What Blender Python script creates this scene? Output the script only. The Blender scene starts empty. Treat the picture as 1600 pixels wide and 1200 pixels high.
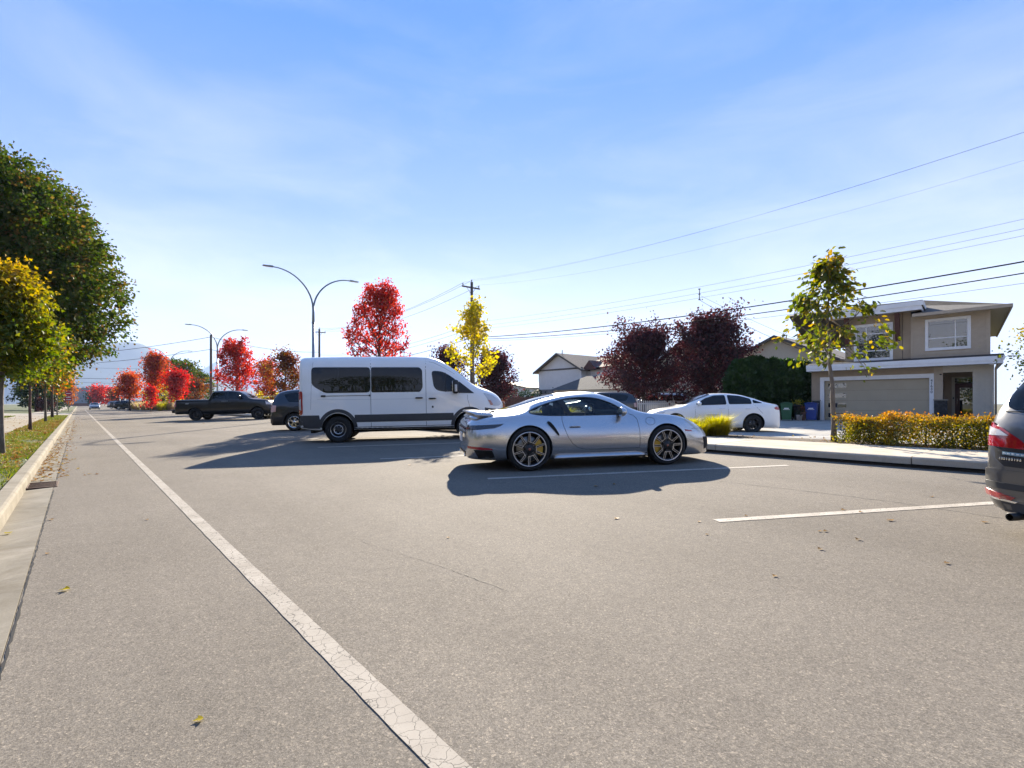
import bpy, bmesh, math, random
import numpy as np
from mathutils import Vector, Matrix, Euler
from mathutils.bvhtree import BVHTree
from mathutils.geometry import delaunay_2d_cdt

random.seed(7)
rad = math.radians
scene = bpy.context.scene
COL = scene.collection

# ------------------------------------------------------------------ camera, sky, sun, exposure
CAM_H = 1.22
cam_data = bpy.data.cameras.new('camera')
cam_data.lens = 18.0
cam_data.sensor_width = 36.0
cam_data.shift_y = 31.0 / 1600.0
cam_data.clip_start = 0.05
cam_data.clip_end = 30000.0
cam = bpy.data.objects.new('camera', cam_data)
cam.location = (0.0, 0.0, CAM_H)
cam.rotation_euler = (rad(90), 0, 0)
COL.objects.link(cam)
scene.camera = cam

SUN_ELEV = 25.5
SUN_AZ = 0.5           # degrees clockwise from +Y
world = bpy.data.worlds.new('World')
scene.world = world
world.use_nodes = True
wn = world.node_tree.nodes
wl = world.node_tree.links
wn.clear()
w_out = wn.new('ShaderNodeOutputWorld')
w_bg = wn.new('ShaderNodeBackground')
w_bg.inputs['Strength'].default_value = 0.05
w_sky = wn.new('ShaderNodeTexSky')
w_sky.sky_type = 'NISHITA'
w_sky.sun_disc = False
w_sky.sun_elevation = rad(SUN_ELEV)
w_sky.sun_rotation = rad(SUN_AZ)
w_sky.altitude = 10.0
w_sky.air_density = 0.9
w_sky.dust_density = 0.03
w_sky.ozone_density = 3.0
# thin cirrus veils: stretched noise, denser low in the sky
w_tc = wn.new('ShaderNodeTexCoord')
w_sep = wn.new('ShaderNodeSeparateXYZ')
wl.new(w_tc.outputs['Generated'], w_sep.inputs[0])
w_map = wn.new('ShaderNodeMapping')
w_map.inputs['Scale'].default_value = (1.1, 1.1, 4.2)
w_map.inputs['Rotation'].default_value = (0.1, 0.22, 0.4)
wl.new(w_tc.outputs['Generated'], w_map.inputs['Vector'])
w_no = wn.new('ShaderNodeTexNoise')
w_no.inputs['Scale'].default_value = 2.6
w_no.inputs['Detail'].default_value = 7.0
w_no.inputs['Roughness'].default_value = 0.58
w_no.inputs['Distortion'].default_value = 0.5
wl.new(w_map.outputs[0], w_no.inputs['Vector'])
w_r1 = wn.new('ShaderNodeMapRange')
w_r1.inputs['From Min'].default_value = 0.42
w_r1.inputs['From Max'].default_value = 0.80
w_r1.inputs['To Max'].default_value = 0.55
w_r1.clamp = True
wl.new(w_no.outputs['Fac'], w_r1.inputs['Value'])
w_alt = wn.new('ShaderNodeMapRange')      # veils fade out high up
w_alt.inputs['From Min'].default_value = 0.02
w_alt.inputs['From Max'].default_value = 0.55
w_alt.inputs['To Min'].default_value = 1.0
w_alt.inputs['To Max'].default_value = 0.25
wl.new(w_sep.outputs['Z'], w_alt.inputs['Value'])
w_mul = wn.new('ShaderNodeMath'); w_mul.operation = 'MULTIPLY'
wl.new(w_r1.outputs[0], w_mul.inputs[0]); wl.new(w_alt.outputs[0], w_mul.inputs[1])
w_mix = wn.new('ShaderNodeMixRGB')
w_mix.inputs['Color2'].default_value = (5.6, 5.4, 5.3, 1)
wl.new(w_mul.outputs[0], w_mix.inputs['Fac'])
w_hs = wn.new('ShaderNodeHueSaturation')
w_hs.inputs['Saturation'].default_value = 1.28
w_hs.inputs['Value'].default_value = 1.12
wl.new(w_sky.outputs[0], w_hs.inputs['Color'])
w_tint = wn.new('ShaderNodeMixRGB'); w_tint.blend_type = 'MULTIPLY'
w_tint.inputs['Fac'].default_value = 1.0
w_tint.inputs['Color2'].default_value = (0.38, 0.42, 0.56, 1)
wl.new(w_hs.outputs[0], w_tint.inputs['Color1'])
# thin high haze: the same all round, pale at the horizon and blue overhead
w_ramp = wn.new('ShaderNodeValToRGB')
_e = w_ramp.color_ramp.elements
while len(_e) < 6: _e.new(0.5)
for _i, (_p, _c) in enumerate([(0.0, (1.45, 1.32, 1.20)), (0.11, (1.28, 1.18, 1.12)), (0.20, (0.90, 0.93, 1.04)), (0.33, (0.36, 0.53, 0.97)), (0.57, (0.08, 0.33, 0.92)), (1.0, (0.13, 0.31, 0.78))]):
    _e[_i].position = _p; _e[_i].color = (*_c, 1)
wl.new(w_sep.outputs['Z'], w_ramp.inputs['Fac'])
w_sc = wn.new('ShaderNodeMixRGB'); w_sc.blend_type = 'MULTIPLY'
w_sc.inputs['Fac'].default_value = 1.0
w_sc.inputs['Color2'].default_value = (4.6, 4.6, 4.6, 1)
wl.new(w_ramp.outputs['Color'], w_sc.inputs['Color1'])
w_hz = wn.new('ShaderNodeMixRGB')
w_hz.inputs['Fac'].default_value = 0.68
wl.new(w_tint.outputs[0], w_hz.inputs['Color1']); wl.new(w_sc.outputs[0], w_hz.inputs['Color2'])
wl.new(w_hz.outputs[0], w_mix.inputs['Color1'])
wl.new(w_mix.outputs[0], w_bg.inputs['Color'])
wl.new(w_bg.outputs[0], w_out.inputs['Surface'])

sun_data = bpy.data.lights.new('sun', 'SUN')
sun_data.energy = 4.05
sun_data.angle = rad(0.55)
sun_data.color = (1.0, 0.90, 0.74)
sun = bpy.data.objects.new('sun', sun_data)
sun.rotation_euler = Euler((rad(-(90 - SUN_ELEV)), 0, rad(-SUN_AZ)), 'XYZ')
sun.location = (0, 30, 40)
COL.objects.link(sun)

scene.view_settings.view_transform = 'Standard'
scene.view_settings.look = 'None'
scene.view_settings.gamma = 1.0
scene.view_settings.use_curve_mapping = False
scene.view_settings.exposure = 2.2
scene.cycles.max_bounces = 8
scene.cycles.transparent_max_bounces = 16
scene.cycles.volume_bounces = 0
scene.cycles.caustics_reflective = False
scene.cycles.caustics_refractive = False

# ------------------------------------------------------------------ place helpers
ROAD_A = rad(40.24)                          # road runs away to the left of the view
DV = Vector((-math.sin(ROAD_A), math.cos(ROAD_A), 0))   # along the road
NV = Vector((math.cos(ROAD_A), math.sin(ROAD_A), 0))    # across it, to the right
CROSS = 0.021                                # crossfall of the carriageway
STALL = rad(10.2)                            # heading of the parking stalls
PLANE_N = (Vector((0, 0, 1)) - CROSS * NV).normalized()

def RS(t, s, z=0.0):
    return Vector((DV.x * t + NV.x * s, DV.y * t + NV.y * s, z))

def ts(x, y):
    return x * DV.x + y * DV.y, x * NV.x + y * NV.y

def road_z(x, y):
    return CROSS * (x * NV.x + y * NV.y)

def G(px, py, dz=0.0):
    """point of the sloping carriageway (or dz above it) that a photo pixel sees"""
    yy = (CAM_H - dz) * 800.0 / ((py - 631) + 800 * CROSS * (NV.x * (px - 800) / 800.0 + NV.y))
    xx = (px - 800) / 800.0 * yy
    return Vector((xx, yy, road_z(xx, yy) + dz))

# ------------------------------------------------------------------ object helpers
def tag(o, label=None, cat=None, group=None, kind=None):
    if label: o['label'] = label
    if cat: o['category'] = cat
    if group: o['group'] = group
    if kind: o['kind'] = kind
    return o

def thing(name, label, cat, loc=(0, 0, 0), rz=0.0, group=None, tilt=None):
    o = bpy.data.objects.new(name, None)
    o.empty_display_size = 0.2
    COL.objects.link(o)
    m = Matrix.Rotation(rz, 4, 'Z')
    if tilt is not None:
        q = Vector((0, 0, 1)).rotation_difference(tilt)
        m = q.to_matrix().to_4x4() @ m
    m.translation = Vector(loc)
    o.matrix_world = m
    return tag(o, label, cat, group)

def link_mesh(name, me, parent=None, loc=None):
    o = bpy.data.objects.new(name, me)
    COL.objects.link(o)
    if parent is not None:
        o.parent = parent
    if loc is not None:
        o.location = loc
    return o

def copy_tree(o, parent=None):
    c = o.copy()
    COL.objects.link(c)
    if parent is not None:
        c.parent = parent
        c.matrix_parent_inverse = o.matrix_parent_inverse.copy()
    for ch in list(o.children):
        copy_tree(ch, c)
    return c

class MB:
    """collects boxes, tubes, prisms, lathes; build() links them as one mesh object"""
    def __init__(self):
        self.v = []; self.f = []; self.m = []; self.s = []
    def add(self, vs, fs, mi=0, smooth=False, M=None):
        b = len(self.v)
        if M is not None:
            vs = [M @ Vector(p) for p in vs]
        self.v.extend([tuple(p) for p in vs])
        for f in fs:
            self.f.append([b + i for i in f]); self.m.append(mi); self.s.append(smooth)
    def quad(self, a, b, c, d, mi=0):
        self.add([a, b, c, d], [(0, 1, 2, 3)], mi)
    def box(self, c, size, mi=0, M=None, rz=0.0):
        x, y, z = size[0] / 2, size[1] / 2, size[2] / 2
        vs = [Vector((sx * x, sy * y, sz * z)) for sz in (-1, 1) for sy in (-1, 1) for sx in (-1, 1)]
        if rz:
            R = Matrix.Rotation(rz, 3, 'Z'); vs = [R @ p for p in vs]
        vs = [p + Vector(c) for p in vs]
        fs = [(0, 2, 3, 1), (4, 5, 7, 6), (0, 1, 5, 4), (2, 6, 7, 3), (0, 4, 6, 2), (1, 3, 7, 5)]
        self.add(vs, fs, mi, False, M)
    def bbox(self, c, size, bev=0.01, mi=0, M=None):
        """box with chamfered edges"""
        x, y, z = size[0] / 2, size[1] / 2, size[2] / 2
        b = min(bev, x * .9, y * .9, z * .9)
        bm = bmesh.new()
        r = bmesh.ops.create_cube(bm, size=1.0)
        for v in bm.verts:
            v.co = Vector((v.co.x * 2 * x, v.co.y * 2 * y, v.co.z * 2 * z))
        bmesh.ops.bevel(bm, geom=bm.edges[:], offset=b, segments=2, affect='EDGES', profile=0.5)
        bm.verts.index_update()
        vs = [v.co + Vector(c) for v in bm.verts]
        fs = [[v.index for v in f.verts] for f in bm.faces]
        bm.free()
        self.add(vs, fs, mi, True, M)
    def tube(self, pts, r, n=8, mi=0, caps=True, smooth=True, M=None):
        pts = [Vector(p) for p in pts]
        rs = r if isinstance(r, (list, tuple)) else [r] * len(pts)
        vs = []; fs = []
        up = None
        for i, p in enumerate(pts):
            if i == 0: t = pts[1] - p
            elif i == len(pts) - 1: t = p - pts[i - 1]
            else: t = (pts[i + 1] - pts[i - 1])
            if t.length < 1e-9: t = Vector((0, 0, 1))
            t.normalize()
            if up is None:
                up = t.orthogonal().normalized()
            a = (up - t * up.dot(t))
            if a.length < 1e-6: a = t.orthogonal()
            a.normalize(); up = a
            b = t.cross(a)
            for k in range(n):
                w = 2 * math.pi * k / n
                vs.append(p + (a * math.cos(w) + b * math.sin(w)) * rs[i])
        for i in range(len(pts) - 1):
            for k in range(n):
                k2 = (k + 1) % n
                fs.append((i * n + k, i * n + k2, (i + 1) * n + k2, (i + 1) * n + k))
        if caps:
            fs.append(tuple(range(n - 1, -1, -1)))
            fs.append(tuple((len(pts) - 1) * n + k for k in range(n)))
        self.add(vs, fs, mi, smooth, M)
    def lathe(self, prof, n=32, mi=0, axis='z', M=None, smooth=True, closed=False):
        """prof: list of (r, h); revolved about an axis"""
        vs = []; fs = []
        for r, h in prof:
            for k in range(n):
                w = 2 * math.pi * k / n
                a, b = r * math.cos(w), r * math.sin(w)
                vs.append({'z': (a, b, h), 'y': (a, h, b), 'x': (h, a, b)}[axis])
        m = len(prof)
        for i in range(m - (0 if closed else 1)):
            j = (i + 1) % m
            for k in range(n):
                k2 = (k + 1) % n
                q = (i * n + k, i * n + k2, j * n + k2, j * n + k)
                fs.append(q if axis != 'y' else q[::-1])
        self.add(vs, fs, mi, smooth, M)
    def prism(self, poly, z0, z1, mi=0, M=None, plane='xy'):
        """extrude a polygon between two levels of the third axis"""
        n = len(poly)
        def P(a, b, c):
            return {'xy': (a, b, c), 'xz': (a, c, b), 'yz': (c, a, b)}[plane]
        vs = [P(a, b, z0) for a, b in poly] + [P(a, b, z1) for a, b in poly]
        fs = [tuple(range(n - 1, -1, -1)), tuple(range(n, 2 * n))]
        fs += [(i, (i + 1) % n, n + (i + 1) % n, n + i) for i in range(n)]
        if plane == 'xz':
            fs = [f[::-1] for f in fs]
        self.add(vs, fs, mi, False, M)
    def build(self, name, mats, parent=None, loc=None):
        me = bpy.data.meshes.new(name)
        me.from_pydata(self.v, [], self.f)
        if not isinstance(mats, (list, tuple)): mats = [mats]
        for mm in mats: me.materials.append(mm)
        me.polygons.foreach_set('material_index', self.m)
        me.polygons.foreach_set('use_smooth', self.s)
        me.update()
        return link_mesh(name, me, parent, loc)

def np_mesh(name, V, F, mats, smooth=False, mi=None):
    """V (n,3), F (m,k) numpy arrays"""
    me = bpy.data.meshes.new(name)
    V = np.asarray(V, dtype=np.float32); F = np.asarray(F, dtype=np.int32)
    k = F.shape[1]
    me.vertices.add(len(V)); me.vertices.foreach_set('co', V.ravel())
    me.loops.add(F.size); me.loops.foreach_set('vertex_index', F.ravel())
    me.polygons.add(len(F))
    me.polygons.foreach_set('loop_start', np.arange(0, F.size, k, dtype=np.int32))
    if smooth:
        me.polygons.foreach_set('use_smooth', np.ones(len(F), dtype=bool))
    if mi is not None:
        me.polygons.foreach_set('material_index', np.asarray(mi, dtype=np.int32))
    if not isinstance(mats, (list, tuple)): mats = [mats]
    for m in mats: me.materials.append(m)
    me.update(calc_edges=True)
    return me

# ------------------------------------------------------------------ materials
MATS = {}
def new_mat(name):
    m = bpy.data.materials.new(name); m.use_nodes = True
    MATS[name] = m
    nt = m.node_tree
    return m, nt, nt.nodes['Principled BSDF']

def N(nt, typ, **kw):
    n = nt.nodes.new(typ)
    for k, v in kw.items():
        if k in n.inputs: n.inputs[k].default_value = v
        else: setattr(n, k, v)
    return n

def coords(nt, scale=(1, 1, 1), kind='Object'):
    tc = nt.nodes.new('ShaderNodeTexCoord')
    mp = nt.nodes.new('ShaderNodeMapping')
    mp.inputs['Scale'].default_value = scale
    nt.links.new(tc.outputs[kind], mp.inputs['Vector'])
    return mp.outputs[0]

def ramp(nt, fac, stops):
    r = nt.nodes.new('ShaderNodeValToRGB')
    el = r.color_ramp.elements
    while len(el) < len(stops): el.new(0.5)
    for e, (p, c) in zip(el, stops):
        e.position = p
        e.color = (*c, 1) if len(c) == 3 else c
    nt.links.new(fac, r.inputs['Fac'])
    return r.outputs['Color']

def noise(nt, vec, scale, detail=4, rough=0.55, dist=0.0):
    n = N(nt, 'ShaderNodeTexNoise', Scale=scale, Detail=detail, Roughness=rough, Distortion=dist)
    if vec is not None: nt.links.new(vec, n.inputs['Vector'])
    return n.outputs['Fac']

def mixc(nt, fac, a, b, mode='MIX'):
    m = nt.nodes.new('ShaderNodeMixRGB'); m.blend_type = mode
    for sock, v in ((m.inputs['Fac'], fac), (m.inputs['Color1'], a), (m.inputs['Color2'], b)):
        if isinstance(v, bpy.types.NodeSocket): nt.links.new(v, sock)
        elif isinstance(v, (int, float)): sock.default_value = v
        else: sock.default_value = (*v, 1) if len(v) == 3 else v
    return m.outputs[0]

def bump(nt, bsdf, h, strength=0.3, dist=0.01):
    b = N(nt, 'ShaderNodeBump', Strength=strength, Distance=dist)
    nt.links.new(h, b.inputs['Height'])
    nt.links.new(b.outputs[0], bsdf.inputs['Normal'])
    return b

def basic(name, col, rough=0.5, metal=0.0, var=0.08, vscale=6.0, coat=0.0, spec=0.5, bmp=0.0, bscale=60.0):
    """plain coloured surface with slight mottling, so that nothing is perfectly even"""
    m, nt, b = new_mat(name)
    v = coords(nt)
    f = noise(nt, v, vscale, 5, 0.6)
    lo = tuple(c * (1 - var) for c in col); hi = tuple(min(1, c * (1 + var)) for c in col)
    nt.links.new(ramp(nt, f, [(0.3, lo), (0.7, hi)]), b.inputs['Base Color'])
    b.inputs['Roughness'].default_value = rough
    b.inputs['Metallic'].default_value = metal
    b.inputs['Specular IOR Level'].default_value = spec
    b.inputs['Coat Weight'].default_value = coat
    b.inputs['Coat Roughness'].default_value = 0.03
    if bmp:
        bump(nt, b, noise(nt, v, bscale, 4), bmp, 0.01)
    return m

def paint(name, col, metal=0.0, rough=0.35, flake=0.0, coat=1.0):
    m, nt, b = new_mat(name)
    v = coords(nt)
    dirt = noise(nt, v, 3.0, 6, 0.6)
    c = mixc(nt, ramp(nt, dirt, [(0.35, (0, 0, 0)), (0.8, (0.10, 0.10, 0.10))]), col, tuple(x * 0.8 + 0.02 for x in col))
    nt.links.new(c, b.inputs['Base Color'])
    b.inputs['Metallic'].default_value = metal
    b.inputs['Roughness'].default_value = rough
    b.inputs['Coat Weight'].default_value = coat
    b.inputs['Coat Roughness'].default_value = 0.035
    if flake:
        vo = N(nt, 'ShaderNodeTexVoronoi', Scale=900.0)
        nt.links.new(v, vo.inputs['Vector'])
        bump(nt, b, vo.outputs['Distance'], flake, 0.002)
    return m

def pane(name, tint, rough=0.0):
    """see-through tinted glass"""
    m, nt, b = new_mat(name)
    nt.nodes.remove(b)
    out = nt.nodes['Material Output']
    tr = N(nt, 'ShaderNodeBsdfTransparent', Color=(*tint, 1))
    gl = N(nt, 'ShaderNodeBsdfGlossy', Color=(1, 1, 1, 1), Roughness=rough)
    fr = N(nt, 'ShaderNodeFresnel', IOR=1.5)
    mx = nt.nodes.new('ShaderNodeMixShader')
    nt.links.new(fr.outputs[0], mx.inputs[0])
    nt.links.new(tr.outputs[0], mx.inputs[1]); nt.links.new(gl.outputs[0], mx.inputs[2])
    nt.links.new(mx.outputs[0], out.inputs['Surface'])
    return m

def dark_glass(name, col=(0.005, 0.006, 0.007)):
    m, nt, b = new_mat(name)
    v = coords(nt)
    f = noise(nt, v, 1.2, 3)
    nt.links.new(mixc(nt, f, col, tuple(c * 1.6 for c in col)), b.inputs['Base Color'])
    b.inputs['Roughness'].default_value = 0.015
    b.inputs['Specular IOR Level'].default_value = 0.45
    b.inputs['Coat Weight'].default_value = 0.0
    b.inputs['Coat Roughness'].default_value = 0.0
    return m

def lamp_mat(name, col, rough=0.08):
    m, nt, b = new_mat(name)
    v = coords(nt)
    vo = N(nt, 'ShaderNodeTexVoronoi', Scale=60.0); nt.links.new(v, vo.inputs['Vector'])
    nt.links.new(mixc(nt, vo.outputs['Distance'], tuple(c * 0.75 for c in col), col), b.inputs['Base Color'])
    b.inputs['Roughness'].default_value = rough
    b.inputs['Coat Weight'].default_value = 1.0
    b.inputs['Coat Roughness'].default_value = 0.0
    return m

def leaf_mat(name, cols, trans=0.5, hue_z=None, gloss=0.03):
    """leaves: colour differs from leaf to leaf; light shines through them. hue_z=(z0,z1,col) tints young tops"""
    m, nt, b = new_mat(name)
    nt.nodes.remove(b)
    out = nt.nodes['Material Output']
    geo = nt.nodes.new('ShaderNodeNewGeometry')
    stops = [(i / max(1, len(cols) - 1), c) for i, c in enumerate(cols)]
    v = coords(nt)
    big = noise(nt, v, 0.9, 3, 0.6)
    mx = N(nt, 'ShaderNodeMath', operation='ADD'); mx.use_clamp = True
    sc = N(nt, 'ShaderNodeMath', operation='MULTIPLY_ADD')
    nt.links.new(big, sc.inputs[0]); sc.inputs[1].default_value = 1.6; sc.inputs[2].default_value = -0.80
    r2 = N(nt, 'ShaderNodeMath', operation='MULTIPLY_ADD')
    nt.links.new(geo.outputs['Random Per Island'], r2.inputs[0]); r2.inputs[1].default_value = 0.8; r2.inputs[2].default_value = 0.1
    nt.links.new(r2.outputs[0], mx.inputs[0]); nt.links.new(sc.outputs[0], mx.inputs[1])
    col = ramp(nt, mx.outputs[0], stops)
    if hue_z:
        z0, z1, c2 = hue_z
        sp = nt.nodes.new('ShaderNodeSeparateXYZ')
        tc = nt.nodes.new('ShaderNodeTexCoord'); nt.links.new(tc.outputs['Object'], sp.inputs[0])
        mr = N(nt, 'ShaderNodeMapRange'); mr.inputs['From Min'].default_value = z0; mr.inputs['From Max'].default_value = z1
        nt.links.new(sp.outputs['Z'], mr.inputs['Value'])
        rr = N(nt, 'ShaderNodeMath', operation='MULTIPLY')
        nt.links.new(mr.outputs[0], rr.inputs[0])
        r3 = N(nt, 'ShaderNodeMath', operation='MULTIPLY_ADD')
        nt.links.new(geo.outputs['Random Per Island'], r3.inputs[0]); r3.inputs[1].default_value = 0.9; r3.inputs[2].default_value = 0.25
        nt.links.new(r3.outputs[0], rr.inputs[1]); rr.use_clamp = True
        col = mixc(nt, rr.outputs[0], col, c2)
    di = nt.nodes.new('ShaderNodeBsdfDiffuse'); nt.links.new(col, di.inputs['Color'])
    tl = nt.nodes.new('ShaderNodeBsdfTranslucent')
    hs = N(nt, 'ShaderNodeHueSaturation', Saturation=1.15, Value=1.5)
    nt.links.new(col, hs.inputs['Color']); nt.links.new(hs.outputs[0], tl.inputs['Color'])
    gl = N(nt, 'ShaderNodeBsdfGlossy', Roughness=0.45)
    gl.inputs['Color'].default_value = (0.9, 0.9, 0.9, 1)
    m1 = nt.nodes.new('ShaderNodeMixShader'); m1.inputs[0].default_value = trans
    nt.links.new(di.outputs[0], m1.inputs[1]); nt.links.new(tl.outputs[0], m1.inputs[2])
    m2 = nt.nodes.new('ShaderNodeMixShader'); m2.inputs[0].default_value = gloss
    nt.links.new(m1.outputs[0], m2.inputs[1]); nt.links.new(gl.outputs[0], m2.inputs[2])
    nt.links.new(m2.outputs[0], out.inputs['Surface'])
    return m

def asphalt_mat():
    m, nt, b = new_mat('asphalt')
    v = coords(nt)
    fine = N(nt, 'ShaderNodeTexVoronoi', Scale=125.0); nt.links.new(v, fine.inputs['Vector'])
    fine2 = N(nt, 'ShaderNodeTexVoronoi', Scale=290.0); nt.links.new(v, fine2.inputs['Vector'])
    mid = noise(nt, v, 14.0, 5, 0.65)
    big = noise(nt, v, 0.35, 4, 0.6, 0.4)
    base = ramp(nt, big, [(0.32, (0.176, 0.159, 0.136)), (0.68, (0.213, 0.193, 0.166))])
    sep = N(nt, 'ShaderNodeSeparateColor'); nt.links.new(fine.outputs['Color'], sep.inputs[0])
    stone = ramp(nt, sep.outputs[0], [(0.0, (0.70, 0.69, 0.68)), (0.5, (0.98, 0.98, 0.98)), (0.93, (1.22, 1.19, 1.14)), (1.0, (1.75, 1.68, 1.58))])
    c1 = mixc(nt, 0.75, base, stone, 'MULTIPLY')
    sep2 = N(nt, 'ShaderNodeSeparateColor'); nt.links.new(fine2.outputs['Color'], sep2.inputs[0])
    st2 = ramp(nt, sep2.outputs[0], [(0.0, (0.62, 0.61, 0.60)), (0.9, (1.2, 1.18, 1.15)), (1.0, (1.7, 1.65, 1.6))])
    c2 = mixc(nt, 0.7, c1, st2, 'MULTIPLY')
    c3 = mixc(nt, 0.5, c2, ramp(nt, mid, [(0.3, (0.82, 0.82, 0.83)), (0.7, (1.15, 1.14, 1.12))]), 'MULTIPLY')
    # wear along the driving direction: faint long streaks, and drips in the bays
    tc = nt.nodes.new('ShaderNodeTexCoord')
    mp = nt.nodes.new('ShaderNodeMapping'); mp.vector_type = 'TEXTURE'
    mp.inputs['Rotation'].default_value = (0, 0, ROAD_A); mp.inputs['Scale'].default_value = (1.0, 14.0, 1.0)
    nt.links.new(tc.outputs['Object'], mp.inputs['Vector'])
    st = noise(nt, mp.outputs[0], 1.3, 5, 0.6, 0.3)
    c3 = mixc(nt, 0.55, c3, ramp(nt, st, [(0.34, (0.86, 0.855, 0.85)), (0.55, (1.0, 1.0, 1.0)), (0.72, (1.08, 1.07, 1.05))]), 'MULTIPLY')
    dr = N(nt, 'ShaderNodeTexVoronoi', Scale=0.9); nt.links.new(v, dr.inputs['Vector'])
    dmask = mixc(nt, 1.0, ramp(nt, dr.outputs['Distance'], [(0.02, (1, 1, 1)), (0.13, (0, 0, 0))]), ramp(nt, noise(nt, v, 9.0, 4, 0.7), [(0.45, (0, 0, 0)), (0.62, (1, 1, 1))]), 'MULTIPLY')
    c3 = mixc(nt, mixc(nt, 1.0, dmask, (0.5, 0.5, 0.5), 'MULTIPLY'), c3, (0.09, 0.082, 0.075))
    nt.links.new(c3, b.inputs['Base Color'])
    b.inputs['Roughness'].default_value = 0.9
    b.inputs['Specular IOR Level'].default_value = 0.08
    hh = N(nt, 'ShaderNodeMath', operation='ADD')
    nt.links.new(fine.outputs['Distance'], hh.inputs[0]); nt.links.new(fine2.outputs['Distance'], hh.inputs[1])
    bump(nt, b, hh.outputs[0], 0.20, 0.003)
    return m

def concrete_mat(name, lo, hi, scale=2.0, streak=0.5):
    m, nt, b = new_mat(name)
    v = coords(nt)
    big = noise(nt, v, scale, 6, 0.62, 0.5)
    fine = noise(nt, v, 70.0, 4, 0.7)
    c = ramp(nt, big, [(0.3, lo), (0.7, hi)])
    c = mixc(nt, 0.6, c, ramp(nt, fine, [(0.3, (0.8, 0.8, 0.79)), (0.7, (1.12, 1.12, 1.1))]), 'MULTIPLY')
    st = noise(nt, v, 0.9, 5, 0.7, 1.0)
    c = mixc(nt, streak, c, ramp(nt, st, [(0.36, (0.66, 0.63, 0.58)), (0.55, (1, 1, 1))]), 'MULTIPLY')
    nt.links.new(c, b.inputs['Base Color'])
    b.inputs['Roughness'].default_value = 0.9
    b.inputs['Specular IOR Level'].default_value = 0.12
    bump(nt, b, fine, 0.25, 0.006)
    return m

def line_mat(name='road_paint', k=1.0):
    m, nt, b = new_mat(name)
    v = coords(nt)
    w = noise(nt, v, 3.0, 3, 0.6)
    vv = N(nt, 'ShaderNodeVectorMath', operation='ADD')
    nz = N(nt, 'ShaderNodeTexNoise', Scale=14.0, Detail=3.0); nt.links.new(v, nz.inputs['Vector'])
    sc = N(nt, 'ShaderNodeVectorMath', operation='SCALE'); sc.inputs['Scale'].default_value = 0.06
    nt.links.new(nz.outputs['Color'], sc.inputs[0])
    nt.links.new(v, vv.inputs[0]); nt.links.new(sc.outputs[0], vv.inputs[1])
    vo = N(nt, 'ShaderNodeTexVoronoi', Scale=17.0, feature='DISTANCE_TO_EDGE')
    nt.links.new(vv.outputs[0], vo.inputs['Vector'])
    crack = ramp(nt, vo.outputs['Distance'], [(0.009, (1, 1, 1)), (0.026, (0, 0, 0))])
    big = noise(nt, v, 1.1, 3)
    msk = mixc(nt, 1.0, crack, ramp(nt, big, [(0.30, (0, 0, 0)), (0.42, (1, 1, 1))]), 'MULTIPLY')
    grain = noise(nt, v, 120.0, 3, 0.7)
    wornr = ramp(nt, grain, [(0.58, (0, 0, 0)), (0.72, (1, 1, 1))])
    msk2 = mixc(nt, 0.75, msk, wornr, 'LIGHTEN')
    col = mixc(nt, msk2, ramp(nt, w, [(0.3, (0.30 * k, 0.268 * k, 0.225 * k)), (0.7, (0.40 * k, 0.362 * k, 0.31 * k))]), (0.13, 0.12, 0.105))
    nt.links.new(col, b.inputs['Base Color'])
    b.inputs['Roughness'].default_value = 0.85
    b.inputs['Specular IOR Level'].default_value = 0.1
    return m

def bark_mat(name, lo, hi):
    m, nt, b = new_mat(name)
    v = coords(nt, (1, 1, 0.25))
    f = noise(nt, v, 22.0, 6, 0.7, 0.5)
    nt.links.new(ramp(nt, f, [(0.3, lo), (0.7, hi)]), b.inputs['Base Color'])
    b.inputs['Roughness'].default_value = 0.9
    bump(nt, b, f, 0.6, 0.02)
    return m

def ground_mat(name, stops, scale=3.0, rough=0.95, bmp=0.4):
    m, nt, b = new_mat(name)
    v = coords(nt)
    f = noise(nt, v, scale, 8, 0.7, 0.3)
    g = noise(nt, v, scale * 14, 5, 0.7)
    c = ramp(nt, f, stops)
    c = mixc(nt, 0.7, c, ramp(nt, g, [(0.3, (0.6, 0.6, 0.6)), (0.7, (1.3, 1.3, 1.3))]), 'MULTIPLY')
    nt.links.new(c, b.inputs['Base Color'])
    b.inputs['Roughness'].default_value = rough
    bump(nt, b, g, bmp, 0.02)
    return m

M_asphalt = asphalt_mat()
M_line = line_mat()
M_line2 = line_mat('stall_paint', 1.35)
M_kerb = concrete_mat('kerb_concrete', (0.225, 0.20, 0.158), (0.30, 0.27, 0.22), 2.5)
M_gutter = concrete_mat('gutter_concrete', (0.20, 0.18, 0.145), (0.30, 0.27, 0.22), 1.6, 0.8)
M_walk = concrete_mat('sidewalk_concrete', (0.46, 0.40, 0.32), (0.57, 0.505, 0.41), 1.4)
M_walk2 = concrete_mat('old_sidewalk_concrete', (0.30, 0.265, 0.22), (0.39, 0.35, 0.295), 1.2)
M_drive = concrete_mat('driveway_concrete', (0.34, 0.325, 0.30), (0.44, 0.425, 0.395), 0.8)
M_turf = ground_mat('turf', [(0.30, (0.060, 0.050, 0.020)), (0.5, (0.055, 0.072, 0.014)), (0.75, (0.085, 0.11, 0.02))], 1.6)
M_soil = ground_mat('bark_mulch', [(0.3, (0.045, 0.028, 0.018)), (0.6, (0.10, 0.068, 0.045)), (0.8, (0.19, 0.13, 0.085))], 9.0)
M_field = ground_mat('field', [(0.3, (0.07, 0.072, 0.03)), (0.7, (0.12, 0.11, 0.05))], 0.05)
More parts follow.
